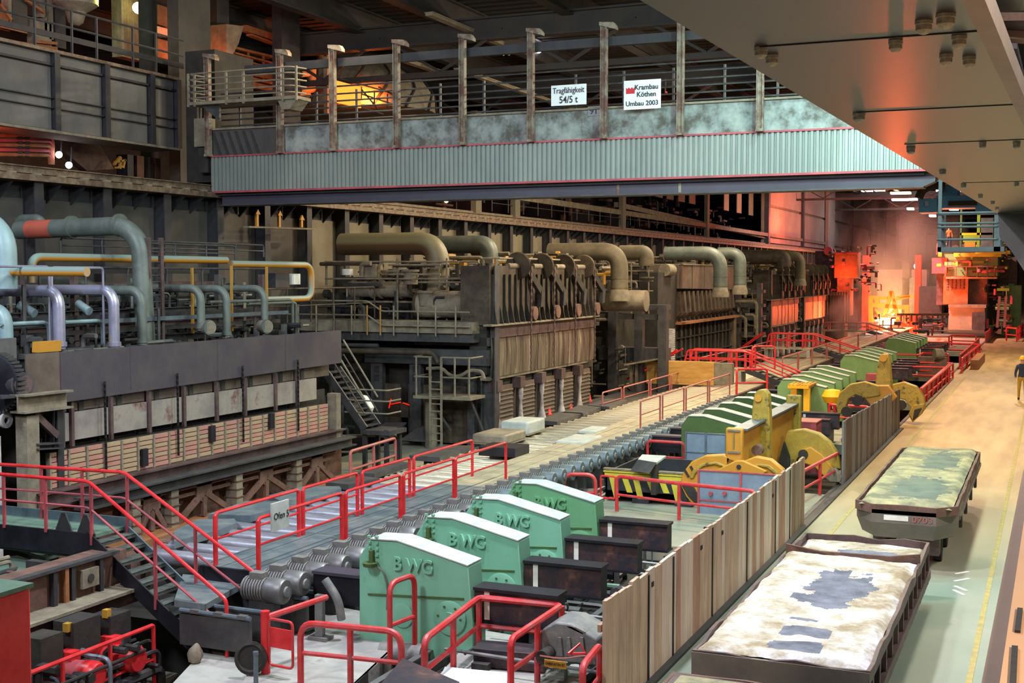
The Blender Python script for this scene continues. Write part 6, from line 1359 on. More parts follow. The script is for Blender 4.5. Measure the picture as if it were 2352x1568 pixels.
# ================================================================ grey screens with red frames
def screen(label, u0, u1, v0, v1, y, fr='redtrim', nv=2):
    a, b = P(u0, v0, y=y), P(u1, v1, y=y); t = thing('screen', label, 'screen', ((a.x + b.x) / 2, y, b.z)); n = nv
    wd = (b.x - a.x) / n
    for i in range(n):
        for (za, zc_) in ((b.z, b.z + (a.z - b.z) * .33), (b.z + (a.z - b.z) * .35, a.z - .02)): MB().box((a.x + i * wd + .02, y, za), (a.x + (i + 1) * wd - .02, y + .03, zc_)).build('panel', 'bluepanel', t)
    for i in range(n + 1): MB().box((a.x + i * wd - .025, y - .03, b.z - .02), (a.x + i * wd + .025, y + .05, a.z)).build('frame_post', fr, t)
    for z in (b.z - .02, b.z + (a.z - b.z) * .34, a.z - .03): MB().box((a.x, y - .02, z), (b.x, y + .04, z + .03)).build('frame_rail', fr, t)
    return t, a, b
t, a, b = screen('grey-blue steel screen with red frame behind the plank fence', 1605, 1800, 1078, 1200, 30.6, 'redtrim', 2)
for u in (1632, 1664): p = P(u, 1133, y=30.55); MB().cyl((p.x, 30.52, p.z), (p.x, 30.6, p.z), .05, 10).build('knob', 'redtrim', t)
screen('pale grey-blue steel screen behind the yellow tongs', 1576, 1668, 992, 1068, 36.5, 'bluegrey', 2)
# ================================================================ red railings of the middle decks
def R2(label, pix, h=.9, m='red', r=.045, step=1.6, z=0, ends=True, fil=.15, zb=None):
    pts = [P(u, v, z=h + z) for u, v in pix]; pts = [Vector((p.x, p.y, z)) for p in pts]
    return railing('railing', label, pts, h, m, r, (.48,), step, fil=fil, ends=ends)
R2('long red railing in front of the striped container and grey screen', [(1417, 1093), (1560, 1110), (1735, 1128)], .9, 'redworn', .048, 2.1)
R2('short red rail arch left of the red gate, before the container', [(1296, 1088), (1368, 1090)], .9, 'redworn', .048, 3, fil=.25)
gt = thing('gate', 'small red gate with a solid panel before the striped container', 'gate', (-10.5, 30.2, 0))
a, b = P(1380, 1092, y=30.2), P(1413, 1145, y=30.2); MB().tube([(a.x, 30.2, b.z), (a.x, 30.2, a.z), (b.x, 30.2, a.z), (b.x, 30.2, b.z), (a.x, 30.2, b.z)], .025, 6, .05).build('frame', 'red', gt)
MB().box((a.x, 30.19, P(0, 1129, y=30.2).z), (b.x, 30.22, P(0, 1106, y=30.2).z)).build('panel', 'red', gt)
MB().cyl((b.x + .04, 30.25, 0), (b.x + .04, 30.25, b.z + .1), .035, 8).build('post', 'red', gt)
R2('red railing left of the pale screen and tongs', [(1487, 1012), (1572, 1017)], .9, 'redworn', .05, 1.6)
R2('red railing behind the pale grey screen', [(1556, 978), (1580, 990), (1665, 992)], .9, 'red', .04, 2)
R2('red railing with a step beside the farther tongs', [(1781, 911), (1927, 913), (1905, 929), (1996, 934)], .9, 'red', .055, 1.8)
R2('red railing in front of the green housings by the yellow frame', [(1862, 880), (1965, 884)], .9, 'red', .05, 2)
R2('long red railing turning the corner of the far deck', [(1972, 829), (2189, 834), (2117, 892)], .9, 'red', .06, 2.5)
R2('inner red railing on the far deck', [(2075, 841), (2179, 844)], .9, 'red', .055, 2)
R2('red railing behind the red cabinet, with a bend', [(2034, 813), (2110, 815), (2120, 810), (2179, 813)], .9, 'red', .06, 3)
R2('red railing turning the corner nearer the mill stand', [(2096, 786), (2251, 791), (2210, 823)], .9, 'red', .07, 4)
R2('furthest red railing in front of the mill stand', [(2096, 772), (2180, 773), (2186, 769), (2242, 771)], .9, 'red', .07, 4)
R2('red railing by the right end of the middle pit, near the second fence', [(1838, 1085), (1925, 1040)], .9, 'redworn', .05, 2, ends=True)
for i, (ya_, yb_) in enumerate(((58.5, 75.5), (84, 107), (117, 136))):
    t = thing('barrier', ['solid red barrier panel along the aisle, nearest of three', 'solid red barrier panel along the aisle, middle one', 'solid red barrier panel along the aisle, by the mill'][i], 'barrier', (XE + .1, ya_, 0))
    n = int((yb_ - ya_) / 2.2)
    for k in range(n): y = ya_ + (yb_ - ya_) * k / n; MB().box((XE + .08, y + .04, .1), (XE + .12, y + (yb_ - ya_) / n - .04, .8)).build('panel', 'redworn' if k % 2 else 'redtrim', t); MB().box((XE + .06, y - .04, 0), (XE + .14, y + .04, .9)).build('post', 'red', t)
    MB().tube([(XE + .1, ya_, .9), (XE + .1, yb_, .9)], .05, 8).build('top_rail', 'redworn', t); MB().box((XE + .05, ya_, .02), (XE + .3, yb_, .08)).build('kerb', 'dust', t)
# yellow frame machine, red box, cabinet, drum, timber
yf_ = thing('loading_machine', 'bright yellow steel frame with slatted top behind the tongs', 'frame', P(1835, 935, z=0))
y = 50.5; A2 = lambda u, v, yy=y: P(u, v, y=yy)
for u in (1822, 1852): p = A2(u, 930); MB().box((p.x - .12, y, -.3), (p.x + .12, y + .2, A2(u, 882).z)).build('post', 'ybright', yf_)
a, b = A2(1810, 885), A2(1858, 874)
MB().box((a.x, y - .1, a.z - .1), (b.x, y + 1.6, a.z)).build('top_frame', 'ybright', yf_)
for k in range(6): MB().box((a.x + k * .16, y - .05, a.z), (a.x + .09 + k * .16, y + 1.6, a.z + .05)).build('slat', 'yellow', yf_)
a, b = A2(1802, 940), A2(1828, 920); MB().box((a.x, y - .2, a.z), (b.x, y + .4, b.z)).build('seat_box', 'ybright', yf_)
for k, (u, v) in enumerate(((1912, 910), (2029, 822))): 
    if k == 0: p = P(u, v, y=50.8); solo('yellow_ball', MB().lathe([(.02, -.3), (.3, -.25), (.42, 0), (.3, .25), (.02, .3)], p, n=16), 'ybright', 'yellow rounded cap between the railings left of the farther tongs', 'cap')
p = P(1845, 992, z=0); t = thing('red_box', 'low red steel box with a dusty lid left of the second fence', 'box', p)
a, b = P(1822, 990, y=40), P(1875, 972, y=40); MB().box((a.x, 40, -.3), (b.x, 41, b.z)).build('body', 'redtrim', t); MB().box((a.x - .02, 39.98, b.z), (b.x + .02, 41.02, b.z + .04)).build('lid', 'pinkred', t)
solo('dark_trough', MB().box((P(1820, 950, y=44).x, 44, .0), (P(1895, 950, y=44).x, 46, .75)), 'dsteel', 'dark grey trough inside the red railing beyond the tongs', 'trough')
solo('red_cabinet', MB().box((P(1990, 800, y=66).x, 66, 0), (P(2033, 800, y=66).x, 66.8, P(0, 798, y=66).z)), 'redtrim', 'dull red cabinet standing among the far green housings', 'cabinet')
t = thing('cable_drum', 'round dusty drum on a brown stand between the far railings', 'drum', (P(2150, 815, y=76).x, 76, 0))
p = P(2150, 814, y=76); MB().cyl((p.x - .1, 76, p.z), (p.x + .35, 76.2, p.z), .34, 18).build('drum', 'dust', t); MB().box((p.x - 1.0, 76, .0), (p.x + .6, 76.6, p.z - .15)).build('stand', 'rust', t)
solo('concrete_bench', MB().box((P(2125, 870, z=.9).x, 59, .0), (-5.7, 61, .35)), 'platform', 'low dusty slab inside the far red railing', 'slab')
solo('ochre_beam', MB().box((P(2212, 830, z=0).x + .9, 84, 0), (P(2212, 830, z=0).x + 1.4, 92, .6)), 'rustlight', 'ochre beam lying beside the aisle near the mill', 'beam')
t = thing('timber_beam', 'long ochre timber beam across the far walkway, before the first footbridge', 'beam', P(1580, 880, y=56))
a, b = P(1485, 880, y=56), P(1640, 832, y=56); MB().box((a.x, 56, a.z), (b.x, 56.4, b.z)).build('timber', 'timber', t); c_ = P(1682, 840, y=56); MB().box((b.x + .01, 56.02, a.z + .05), (c_.x, 56.4, b.z - .03)).build('new_timber', 'dust', t)
for u in (1500, 1600): p = P(u, 900, y=56); MB().box((p.x - .2, 56, .5), (p.x + .2, 56.4, a.z)).build('trestle', 'furn2', t)
t = thing('small_table', 'thin steel table with brown top by the third furnace', 'table', P(1455, 850, y=56))
a, b = P(1433, 836, y=55), P(1502, 824, y=55); MB().slab([(a.x, 55, a.z), (b.x, 55, b.z), (b.x, 56, b.z), (a.x, 56, a.z)], (0, 0, -.08)).build('top', 'dust', t); 
for u in (1450, 1462): p = P(u, 880, y=55.3); MB().bar((p.x, 55.3, p.z), (p.x, 55.3, a.z), .12, .12).build('leg', 'duct', t)
# ================================================================ footbridges over the table
def bridge(label, y, u0, u1, vr, vd, su0, sv0, su1, sv1, left=None, m='red'):
    B = lambda u, v: P(u, v, y=y); t = thing('footbridge', label, 'footbridge', B(u1, vd)); dep = 1.0
    a, b = B(u0, vd), B(u1, vd); h = B(u0, vr).z - a.z; e = B(su0, sv0); g = B(su1, sv1); a.z = b.z = e.z
    MB().box((a.x, y, a.z - .12), (b.x, y + dep, a.z)).build('deck', 'deckwarm', t)
    for dy in (0, dep):
        MB().tube([(a.x + .3, y + dy, a.z), (a.x + .5, y + dy, a.z + h), (b.x, y + dy, a.z + h), (g.x, y + dy, g.z + h * .95), (g.x + .35, y + dy, g.z + h * .95), (g.x + .35, y + dy, g.z)], .045, 8, .15).build('handrail', m, t)
        MB().tube([(a.x + .4, y + dy, a.z + h * .5), (b.x, y + dy, a.z + h * .5), (g.x, y + dy, g.z + h * .5)], .03, 6, .1).build('mid_rail', m, t)
        for k in (.2, .5, .8, 1.0): x = a.x + (b.x - a.x) * k; MB().box((x - .05, y + dy - .03, a.z), (x + .05, y + dy + .03, a.z + h)).build('post', m, t)
        MB().bar((b.x, y + dy, b.z - .05), (g.x, y + dy, g.z), .06, .25).build('stringer', 'rib', t)
        if left: l_ = B(*left); MB().tube([(a.x, y + dy, a.z + h), (l_.x, y + dy, l_.z)], .045, 8).build('handrail', m, t)
    for i in range(10): p = Vector((b.x, y, b.z)).lerp(Vector((g.x, y, g.z)), (i + .5) / 10); MB().box((p.x - .12, y, p.z), (p.x + .14, y + dep, p.z + .03)).build('tread', 'dust', t)
    for x in (a.x + .3, b.x - .3): MB().box((x - .1, y, .4), (x + .1, y + dep, a.z - .12)).build('pier', 'concrete', t)
    return t
bridge('first red-railed footbridge over the rolls, its stair coming down right', 57, 1555, 1712, 796, 835, 1745, 848, 1850, 905, (1440, 870))
bridge('small red railed landing at the foot of the first footbridge', 52, 1690, 1752, 845, 900, 1756, 850, 1835, 905) if 0 else None
R2('square red railing box on the walkway before the first footbridge stair', [(1692, 850), (1692.5, 848), (1762, 847)], 1.1, 'red', .045, 1.2, z=.9)
bridge('second red-railed footbridge, near the hot slab', 76, 1748, 1868, 757, 788, 1905, 800, 1985, 838, (1700, 800))
bridge('third, furthest footbridge stair beside the hot slab', 108, 1880, 1990, 735, 752, 2040, 760, 2090, 790, None, 'pinkred')
R2('red railing on the deck before the first footbridge', [(1728, 798), (1735, 795), (1780, 795)], 1.0, 'red', .04, 2, z=1.9)
# ================================================================ rolling mill end: hot slab, frames, stand
K = lambda u, v, y=128: P(u, v, y=y)
hs = solo('hot_slab', MB().slab([P(2008, 741, z=1.2), P(2036, 753, z=1.2), P(2072, 733, z=1.2), P(2050, 724, z=1.2)], (0, 0, .5)), 'hotslab', 'white-hot steel slab lying on the far rolls', 'slab')
hf = thing('descaling_frame', 'incandescent A-shaped frame and bridge above the hot slab', 'frame', K(2050, 740))
for a_, b_, wd in (((2030, 735), (2047, 668), .35), ((2063, 735), (2047, 668), .35), ((2003, 700), (2083, 706), .4), ((2003, 683), (2040, 684), .3), ((2000, 680), (2000, 740), .3), ((2015, 683), (2015, 702), .3), ((2083, 700), (2083, 735), .35), ((2052, 690), (2090, 680), .25), ((2000, 735), (2085, 738), .3), ((2060, 682), (2100, 680), .2)):
    MB().bar(K(*a_), K(*b_), .4, wd).build('bar', 'hotframe', hf)
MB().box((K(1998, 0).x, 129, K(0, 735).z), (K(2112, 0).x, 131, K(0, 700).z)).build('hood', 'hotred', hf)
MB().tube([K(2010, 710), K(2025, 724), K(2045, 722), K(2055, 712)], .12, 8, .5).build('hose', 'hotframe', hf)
for i, (u, w_) in enumerate(((1998, .34), (2119, .3))): t = solo('red_post', MB().box((K(u, 0, 135).x - w_, 135, 0), (K(u, 0, 135).x + w_, 136, K(0, 598, 135).z)), 'hotred', ['glowing red post left of the hot slab', 'glowing red post right of the hot slab'][i], 'post')  # red posts given an emission of their own
t = thing('drive_house', 'pale wall block and dark machine behind the hot slab', 'machine', K(2080, 700, 150))
MB().box((K(2122, 0, 134).x, 134, 0), (K(2176, 0, 134).x, 137, K(0, 650, 134).z)).build('dark_block', 'rib', t)
for k in range(9): MB().bar(K(2070 + k * 12, 738, 118), K(2070 + k * 12, 722, 118), .12, .3).build('roll_stand', 'rust', t)
MB().bar(K(2060, 722, 118), K(2180, 722, 118), .2, .2).build('roll_beam', 'rust', t)
MB().box((K(2026, 0, 155).x, 155, 0), (K(2140, 0, 155).x, 158, K(0, 622, 155).z)).build('pale_wall', 'pinkwall', t)
MB().box((K(2055, 0, 148).x, 148, 0), (K(2115, 0, 148).x, 151, K(0, 635, 148).z)).build('machine_body', 'bluegrey', t); MB().box((K(2083, 0, 148).x, 148, 0), (K(2100, 0, 148).x, 150, K(0, 612, 148).z)).build('tower', 'dsteel', t)
t = solo('floodlight', MB().lathe([(.05, 0), (.22, .05), (.3, .2), (.05, .25)], K(2107, 611, 140), (-.3, -1, -.2), 14), 'lampw', 'small bright floodlight above the hot slab', 'lamp')
lm2 = thing('edger_frame', 'red-lit machine frame left of the hot slab', 'machine', K(1930, 760, 112))
for (u0, u1, v0, v1, y, m) in ((1925, 1978, 592, 636, 114, 'rustlight'), (1932, 1962, 636, 700, 114, 'rust'), (1905, 1950, 665, 745, 112, 'rust'), (1880, 1940, 590, 660, 118, 'rustdark')):
    MB().box((K(u0, 0, y).x, y, K(0, v1, y).z), (K(u1, 0, y).x, y + 2, K(0, v0, y).z)).build('block', m, lm2)
for k in range(7): u = 1908 + k * 6; MB().bar(K(u, 742, 111.8), K(u, 670, 111.8), .14, .1).build('bar', 'rust', lm2)
clutter('small_pipework', (-19, 112, 4.5), (-14.6, 120, 8.5), 80, ['rust', 'rib', 'redtrim'], lm2, 71, .12)
clutter('small_pipework', (-15.8, 112, .5), (-9, 127, 2.2), 90, ['rust', 'rib', 'redtrim', 'soot_shade'], lm2, 72, .12)
ms = thing('mill_stand', 'green and brown rolling mill stand towering right of the hot slab', 'mill stand', K(2220, 755, 130))
def kb_(u0, v0, u1, v1, y, d, m, name='block'): a, b = K(u0, v1, y), K(u1, v0, y); return MB().box((a.x, y, a.z), (b.x, y + d, b.z)).build(name, m, ms)
kb_(2178, 703, 2262, 757, 126, 6, 'platform', 'plinth'); kb_(2178, 700, 2265, 706, 125.6, 6.4, 'dust', 'plinth_cap'); kb_(2232, 718, 2263, 757, 125.4, .5, 'dsteel', 'cabinet_door')
kb_(2166, 634, 2224, 698, 127, 5, 'rustlight', 'housing'); kb_(2222, 640, 2268, 700, 128, 5, 'rust', 'housing'); kb_(2168, 582, 2292, 634, 129, 5, 'mgreen', 'top_housing')
kb_(2140, 592, 2175, 628, 128, 3, 'redtrim', 'red_guard'); kb_(2150, 628, 2180, 700, 131, 3, 'trol', 'side_column'); kb_(2262, 600, 2292, 760, 132, 4, 'soot_shade', 'side_column'); kb_(2287, 590, 2335, 660, 134, 4, 'rust', 'drive'); kb_(2300, 655, 2345, 770, 133, 4, 'mgreen', 'drive_base')
kb_(2190, 580, 2300, 590, 127, 6, 'lime', 'lime_beam'); kb_(2240, 575, 2320, 583, 126, 5, 'lime', 'lime_beam')
for k in range(5):
    for j in range(4): p = K(2176 + k * 9, 644 + j * 6, 126.9); MB().cyl(p, p + Vector((0, .1, 0)), .12, 6).build('vent', 'rust', ms)
for v in (600, 612, 622): MB().box((K(2225, 0, 128.5).x, 128.5, K(0, v, 128.5).z), (K(2272, 0, 128.5).x, 129, K(0, v - 4, 128.5).z)).build('louvre', 'lime' if v == 612 else 'dgreen', ms)
MB().tube([K(2172, 635, 126.5), K(2172, 612, 126.5), K(2285, 612, 126.5), K(2285, 638, 126.5)], .07, 6, .1).build('guard_rail', 'duct', ms)
for u in (2195, 2220, 2245, 2268): MB().cyl(K(u, 638, 126.5), K(u, 612, 126.5), .07, 6).build('guard_post', 'duct', ms)
kb_(2172, 636, 2290, 640, 126, 2, 'dust', 'gallery')
clutter('small_pipework', (K(2160, 0).x, 125, 6.2), (K(2330, 0).x, 134, 9), 90, ['mgreen', 'rust', 'lime', 'redtrim'], ms, 73, .14)
clutter('small_pipework', (K(2265, 0).x, 126, .5), (K(2340, 0).x, 134, 5), 60, ['rust', 'soot_shade', 'mgreen', 'redtrim'], ms, 74, .12)
ld = thing('ladder', 'faded red ladder leaning on the mill stand', 'ladder', K(2300, 750, 122))
for u0, u1 in ((2290, 2296), (2307, 2311)): MB().bar(K(u0, 752, 122), K(u1, 680, 122), .22, .12).build('stringer', 'pinkred', ld)
for k in range(13): v = 748 - k * 5.2; MB().bar(K(2291 + k * .45, v, 122), K(2308 + k * .3, v, 122), .06, .06).build('rung', 'dust', ld)
R2('small red railing at the foot of the mill stand ladder', [(2262, 736), (2288, 736)], 1.2, 'red', .07, 3)
R2('red railing right of the mill stand ladder', [(2312, 752), (2336, 754), (2350, 742)], 1.2, 'red', .07, 3)
kb_(2290, 662, 2318, 668, 121, .4, 'hazy', 'hazard_strip')
# blue gantry and platform columns above the mill
bg = thing('blue_gantry', 'blue crane trolley hanging above the mill stand', 'crane', K(2180, 490, 112))
def bb(u0, v0, u1, v1, y, d, m, name): a, b = K(u0, v1, y), K(u1, v0, y); MB().box((a.x, y, a.z), (b.x, y + d, b.z)).build(name, m, bg)
bb(2110, 456, 2152, 488, 112, 3, 'blue', 'trolley'); bb(2150, 448, 2240, 478, 113, 3, 'blue', 'frame'); bb(2178, 460, 2244, 473, 112.5, .4, 'soot_shade', 'opening'); bb(2160, 425, 2200, 450, 114, 3, 'blue', 'upper_frame'); bb(2240, 455, 2290, 490, 113, 3, 'blue', 'frame'); bb(2124, 462, 2133, 474, 111.7, .3, 'bluegrey', 'motor')
MB().tube([K(2110, 455, 111), K(2118, 436, 111), K(2140, 425, 111), K(2170, 428, 111)], .35, 8, 1).build('cable_loop', 'soot_shade', bg)
gr = thing('mill_gallery', 'yellow and green control gallery above the mill stand', 'gallery', K(2230, 570, 120))
for (u0, v0, u1, v1, m, nm2) in ((2204, 478, 2210, 570, 'dgreen', 'column'), (2243, 475, 2252, 572, 'lime', 'column'), (2205, 534, 2280, 540, 'ybright', 'beam'), (2252, 500, 2282, 570, 'pipegreen', 'cabin_wall'), (2212, 540, 2244, 556, 'lime', 'cabin'), (2216, 556, 2240, 572, 'yellow', 'cabin'), (2200, 474, 2262, 478, 'lime', 'beam'), (2160, 488, 2172, 572, 'rib', 'column'), (2170, 571, 2300, 577, 'mgreen', 'deck')):
    a, b = K(u0, v1, 124), K(u1, v0, 124); MB().box((a.x, 124, a.z), (b.x, 124.8, b.z)).build(nm2, m, gr)
# roof lights far away
ci = 0
wl_ = ['far roof light panel above the mill, first of the upper row', 'far roof light panel above the mill, second of the upper row', 'long far roof light panel left of the blue trolley', 'far roof light behind the blue trolley', 'far roof light right of the blue trolley', 'yellowish far roof light above the pink haze', 'small far roof light at the left of the haze', 'small far roof light over the access cage', 'tiny far roof light near the cage top rail']
for (u0, u1, v, m) in ((1978, 2002, 437, 'lampw'), (2008, 2030, 436, 'lampw'), (2048, 2105, 458, 'lampw'), (2150, 2166, 437, 'lampw'), (2180, 2208, 437, 'lampw'), (2045, 2090, 443, 'lampy'), (2083, 2097, 479, 'lampw'), (2134, 2148, 495, 'lampw'), (2180, 2200, 480, 'lampw')):
    a, b = K(u0, v, 170), K(u1, v, 170); solo('roof_light', MB().box((a.x, 170, a.z - .12), (b.x, 171.5, a.z + .12)), m, wl_[ci], 'lamp'); ci += 1
# people
def person(label, base, hgt, facing, helm, top, legs, arm=None, slim=1.0):
    """one continuous skinned body; clothing as children"""
    s = hgt / 1.8; bx0 = Vector(base); c, sn = math.cos(facing), math.sin(facing)
    def W_(x, y, z): return Vector((x * c - y * sn, x * sn + y * c, z)) * s
    V = [(0, 0, .98), (0, 0, 1.2), (0, .0, 1.42), (0, .01, 1.54), (0, .02, 1.66), (0, .02, 1.76), (-.19, 0, 1.42), (-.27, .02, 1.14), (-.26, .12, .9), (.19, 0, 1.42), (.27, .02, 1.14), (.26, .1, .9), (-.1, 0, .92), (-.12, .03, .5), (-.13, -.02, .08), (-.13, .14, .03), (.1, 0, .92), (.12, .03, .5), (.13, -.02, .08), (.13, .14, .03)]
    E = [(0, 1), (1, 2), (2, 3), (3, 4), (4, 5), (2, 6), (6, 7), (7, 8), (2, 9), (9, 10), (10, 11), (0, 12), (12, 13), (13, 14), (14, 15), (0, 16), (16, 17), (17, 18), (18, 19)]
    Rr = [.15, .14, .15, .06, .095, .07, .075, .055, .04, .075, .055, .04, .1, .07, .05, .045, .1, .07, .05, .045]
    me = bpy.data.meshes.new('person'); me.from_pydata([W_(*p) for p in V], E, []); o = bpy.data.objects.new('person', me); COL.objects.link(o); o.location = bx0
    md = o.modifiers.new('skin', 'SKIN'); 
    for i, r in enumerate(Rr): me.skin_vertices[0].data[i].radius = (r * s, r * s * (.75 if i in (0, 1, 2) else 1)); me.skin_vertices[0].data[i].use_root = (i == 0)
    sb = o.modifiers.new('sub', 'SUBSURF'); sb.levels = 2; sb.render_levels = 2
    dg = bpy.context.evaluated_depsgraph_get(); dg.update(); m2 = bpy.data.meshes.new_from_object(o.evaluated_get(dg)); o.modifiers.clear(); o.data = m2
    for m in (top, legs, 'skin', 'soot_shade'): m2.materials.append(M[m])
    for p in m2.polygons:
        z = sum(m2.vertices[i].co.z for i in p.vertices) / len(p.vertices) / s; xx = abs(p.center.length)
        hand = z < .96 and (Vector((p.center.x, p.center.y)).length / s > .22) and z > .8
        p.material_index = 3 if z < .1 else 2 if (z > 1.52 or hand) else 1 if z < .97 else 0; p.use_smooth = True
    meta(o, label, 'person')
    hm = MB().lathe([(.155 * s, 0), (.125 * s, .01 * s), (.12 * s, .07 * s), (.08 * s, .13 * s), (.01, .15 * s)], bx0 + W_(0, .02, 1.72), n=16); hm.build('helmet', helm, o)
    return o
p = P(2347, 918, z=0); h_ = P(2347, 825, x=p.x).z
person('person in a dark jacket, yellow trousers and yellow helmet at the right edge', (p.x, p.y, 0), h_ - .02, math.pi, 'ybright', 'navy', 'khaki')
p = K(2186, 570, 126); person('distant person in an orange vest on the gallery above the mill', (p.x, 122.5, p.z), 1.9, math.pi, 'cream', 'orange', 'navy')
# ================================================================ upper left: the neighbouring bay
U = lambda u, v, x=-28.2: P(u, v, x=x)
M['boxgrey'] = mat('mottled_grey_sheet', '5c5a58', '6a6866', .7, .1, .7, .1, c3='7a7872')
bx1 = thing('box_gangway', 'long ribbed grey steel box hanging above the crane rail, top left', 'gangway', (-28.4, 28, 10.3))
yA, yB = 20, 35.75
MB().box((-29.4, yA, 10.38), (-28.25, yB, 12.72)).build('casing', 'paneldark', bx1)
ry = [24.0, 26.4] + [U(u, 200, -28).y for u in (133, 248, 352, 412)]
for a, b in zip([yA] + ry, ry): MB().box((-28.25, a + .08, 10.42), (-28.21, b - .08, 12.3)).build('panel', 'boxgrey', bx1); MB().box((-28.25, a + .08, 12.38), (-28.21, b - .08, 12.7)).build('panel', 'boxgrey', bx1)
for y in ry: MB().ibeam((-28.12, y, 10.38), (-28.12, y, 12.74), .22, .22, .03, up=(1, 0, 0)).build('rib', 'rib', bx1)
for z, h in ((12.34, .07), (11.35, .03), (11.05, .03)): MB().box((-28.25, yA, z), (-28.1, yB, z + h)).build('stiffener', 'rib', bx1)
MB().box((-29.4, yA, 12.72), (-28.0, yB, 12.82)).build('top_flange', 'rail', bx1); MB().box((-29.4, yA, 10.3), (-28.0, yB, 10.38)).build('bottom_flange', 'dust', bx1)
MB().box((-28.15, yA, 13.18), (-28.1, yB + .4, 13.36)).build('kick_plate', 'rib', bx1)
for z in (14.15, 13.62): MB().tube([(-28.12, yA, z), (-28.12, yB + .4, z)], .04, 6).build('guard_rail', 'dsteel', bx1)
for u in (75, 160, 217, 300, 353): y = U(u, 80).y; MB().bar((-28.12, y, 12.8), (-28.12, y, 14.15), .07, .05).build('guard_post', 'dsteel', bx1)
# orange-lit equipment
eq = thing('equipment_rack', 'steel frames behind the railing at the top left, lit orange by furnace light', 'machine', (-33, 26, 13))
E_ = lambda u, v: P(u, v, x=-32)
for (u0, v0, u1, v1, m) in ((0, 25, 22, 70, 'rustlight'), (20, -20, 27, 65, 'dust'), (28, -20, 62, 72, 'paneldark'), (93, -20, 103, 40, 'dust'), (78, 45, 118, 118, 'dust'), (103, 40, 108, 75, 'dust'), (114, -20, 121, 90, 'dust'), (128, 0, 150, 110, 'rib')):
    a, b = E_(u0, v1), E_(u1, v0); MB().box((-32.3, a.y, P((u0 + u1) / 2, v1, x=-32).z), (-32, b.y, P((u0 + u1) / 2, v0, x=-32).z)).build('frame_plate', m, eq)
for p, q in (((0, 10), (25, 45)), ((60, 0), (100, 28)), ((0, 92), (130, 112)), ((80, 95), (130, 100)), ((0, 60), (60, 74))): MB().bar(P(*p, x=-31.8), P(*q, x=-31.8), .1, .1).build('bar', 'rustlight', eq)
hp = thing('hopper', 'pale beige cone-shaped hopper at the top edge', 'hopper', P(172, 45, x=-31)); p = P(174, 52, x=-31)
MB().lathe([(.12, -.1), (.25, 0), (.35, .35), (.75, .6), (.85, 2.2)], p, n=18).build('cone', 'dust', hp)
cl = thing('ribbed_column', 'yellow-green lit ribbed column behind a lamp, top left', 'column', P(300, 128, x=-32.5)); a, b = P(277, 128, x=-32.5), P(325, 128, x=-32.5)
zt_u, zb_u = 16.8, P(300, 135, x=-32.5).z
for k in range(8): y = a.y + (b.y - a.y) * k / 8; MB().box((-32.6, y + .03, zb_u), (-32.45, y + .09 + .08, zt_u)).build('rib', 'dust', cl)
MB().box((-32.9, a.y, zb_u), (-32.6, b.y, zt_u)).build('core', 'dust', cl)
cb2 = thing('switch_cabinets', 'dim yellow-green cabinets behind the upper railing', 'cabinet', P(385, 125, x=-32.5))
for (u0, v0, u1, v1) in ((362, 10, 400, 55), (362, 60, 388, 78), (362, 88, 405, 130)): a, b = P(u0, v1, x=-32.5), P(u1, v0, x=-32.5); MB().box((-33, a.y, P(u0, v1, x=-32.5).z), (-32.5, b.y, P(u0, v0, x=-32.5).z)).build('cabinet', 'cream' if v0 == 60 else 'dust', cb2)
def colm(u0, u1, x, m, label, z0=8.8, z1=18):
    a, b = P(u0, 200, x=x), P(u1, 200, x=x); solo('column', MB().box((x - .5, a.y, z0), (x, b.y, z1)), m, label, 'column')
colm(345, 362, -31, 'rib', 'thin dark column left of the yellow-green cabinets')
colm(412, 485, -29.5, 'paneldark', 'broad dark column at the right end of the ribbed steel box')
colm(500, 528, -31.5, 'rib', 'dark column behind the crane balcony, left one')
colm(648, 690, -31.5, 'rib', 'dark column behind the crane balcony, right one')
q = [P(520, 55, x=-31), P(560, 60, x=-31), P(548, 100, x=-31), P(532, 130, x=-31), P(520, 130, x=-31)]
solo('slanted_duct', MB().slab(q, (-1, 0, 0)), 'dust', 'grey slanted duct between the two dark columns', 'duct')
rl_ = thing('orange_lit_stairway', 'orange-lit railings and walkways behind the crane balcony', 'railing', P(580, 200, x=-33))
for p, q, wd in (((560, 65), (645, 92), .28), ((535, 110), (632, 133), .1), ((535, 122), (640, 150), .07), ((535, 134), (640, 162), .07), ((528, 157), (640, 180), .3), ((528, 170), (640, 196), .12), ((545, 188), (650, 212), .25), ((690, 105), (740, 100), .2), ((640, 118), (740, 112), .15), ((572, 80), (640, 105), .08)):
    MB().bar(P(*p, x=-33), P(*q, x=-33), .3, wd).build('rail', 'rustlight', rl_)
for u in (537, 570, 605): MB().bar(P(u, 112 + (u - 537) * .23, x=-33), P(u, 170 + (u - 537) * .2, x=-33), .08, .08).build('post', 'rustlight', rl_)
pp = thing('orange_lit_pipes', 'orange-lit bent pipes left of the glowing dome', 'pipe', P(720, 210, x=-33)); D = lambda u, v: P(u, v, x=-33)
MB().tube([D(738, 108), D(738, 190), D(720, 203), D(685, 206)], .22, 12, .5).build('pipe_run', 'dust', pp); MB().tube([D(715, 145), D(715, 190)], .25, 12).build('pipe_run', 'dust', pp); MB().tube([D(690, 170), D(712, 168)], .15, 8).build('pipe_run', 'dust', pp); MB().tube([D(680, 215), D(710, 218)], .12, 8).build('pipe_run', 'dust', pp)
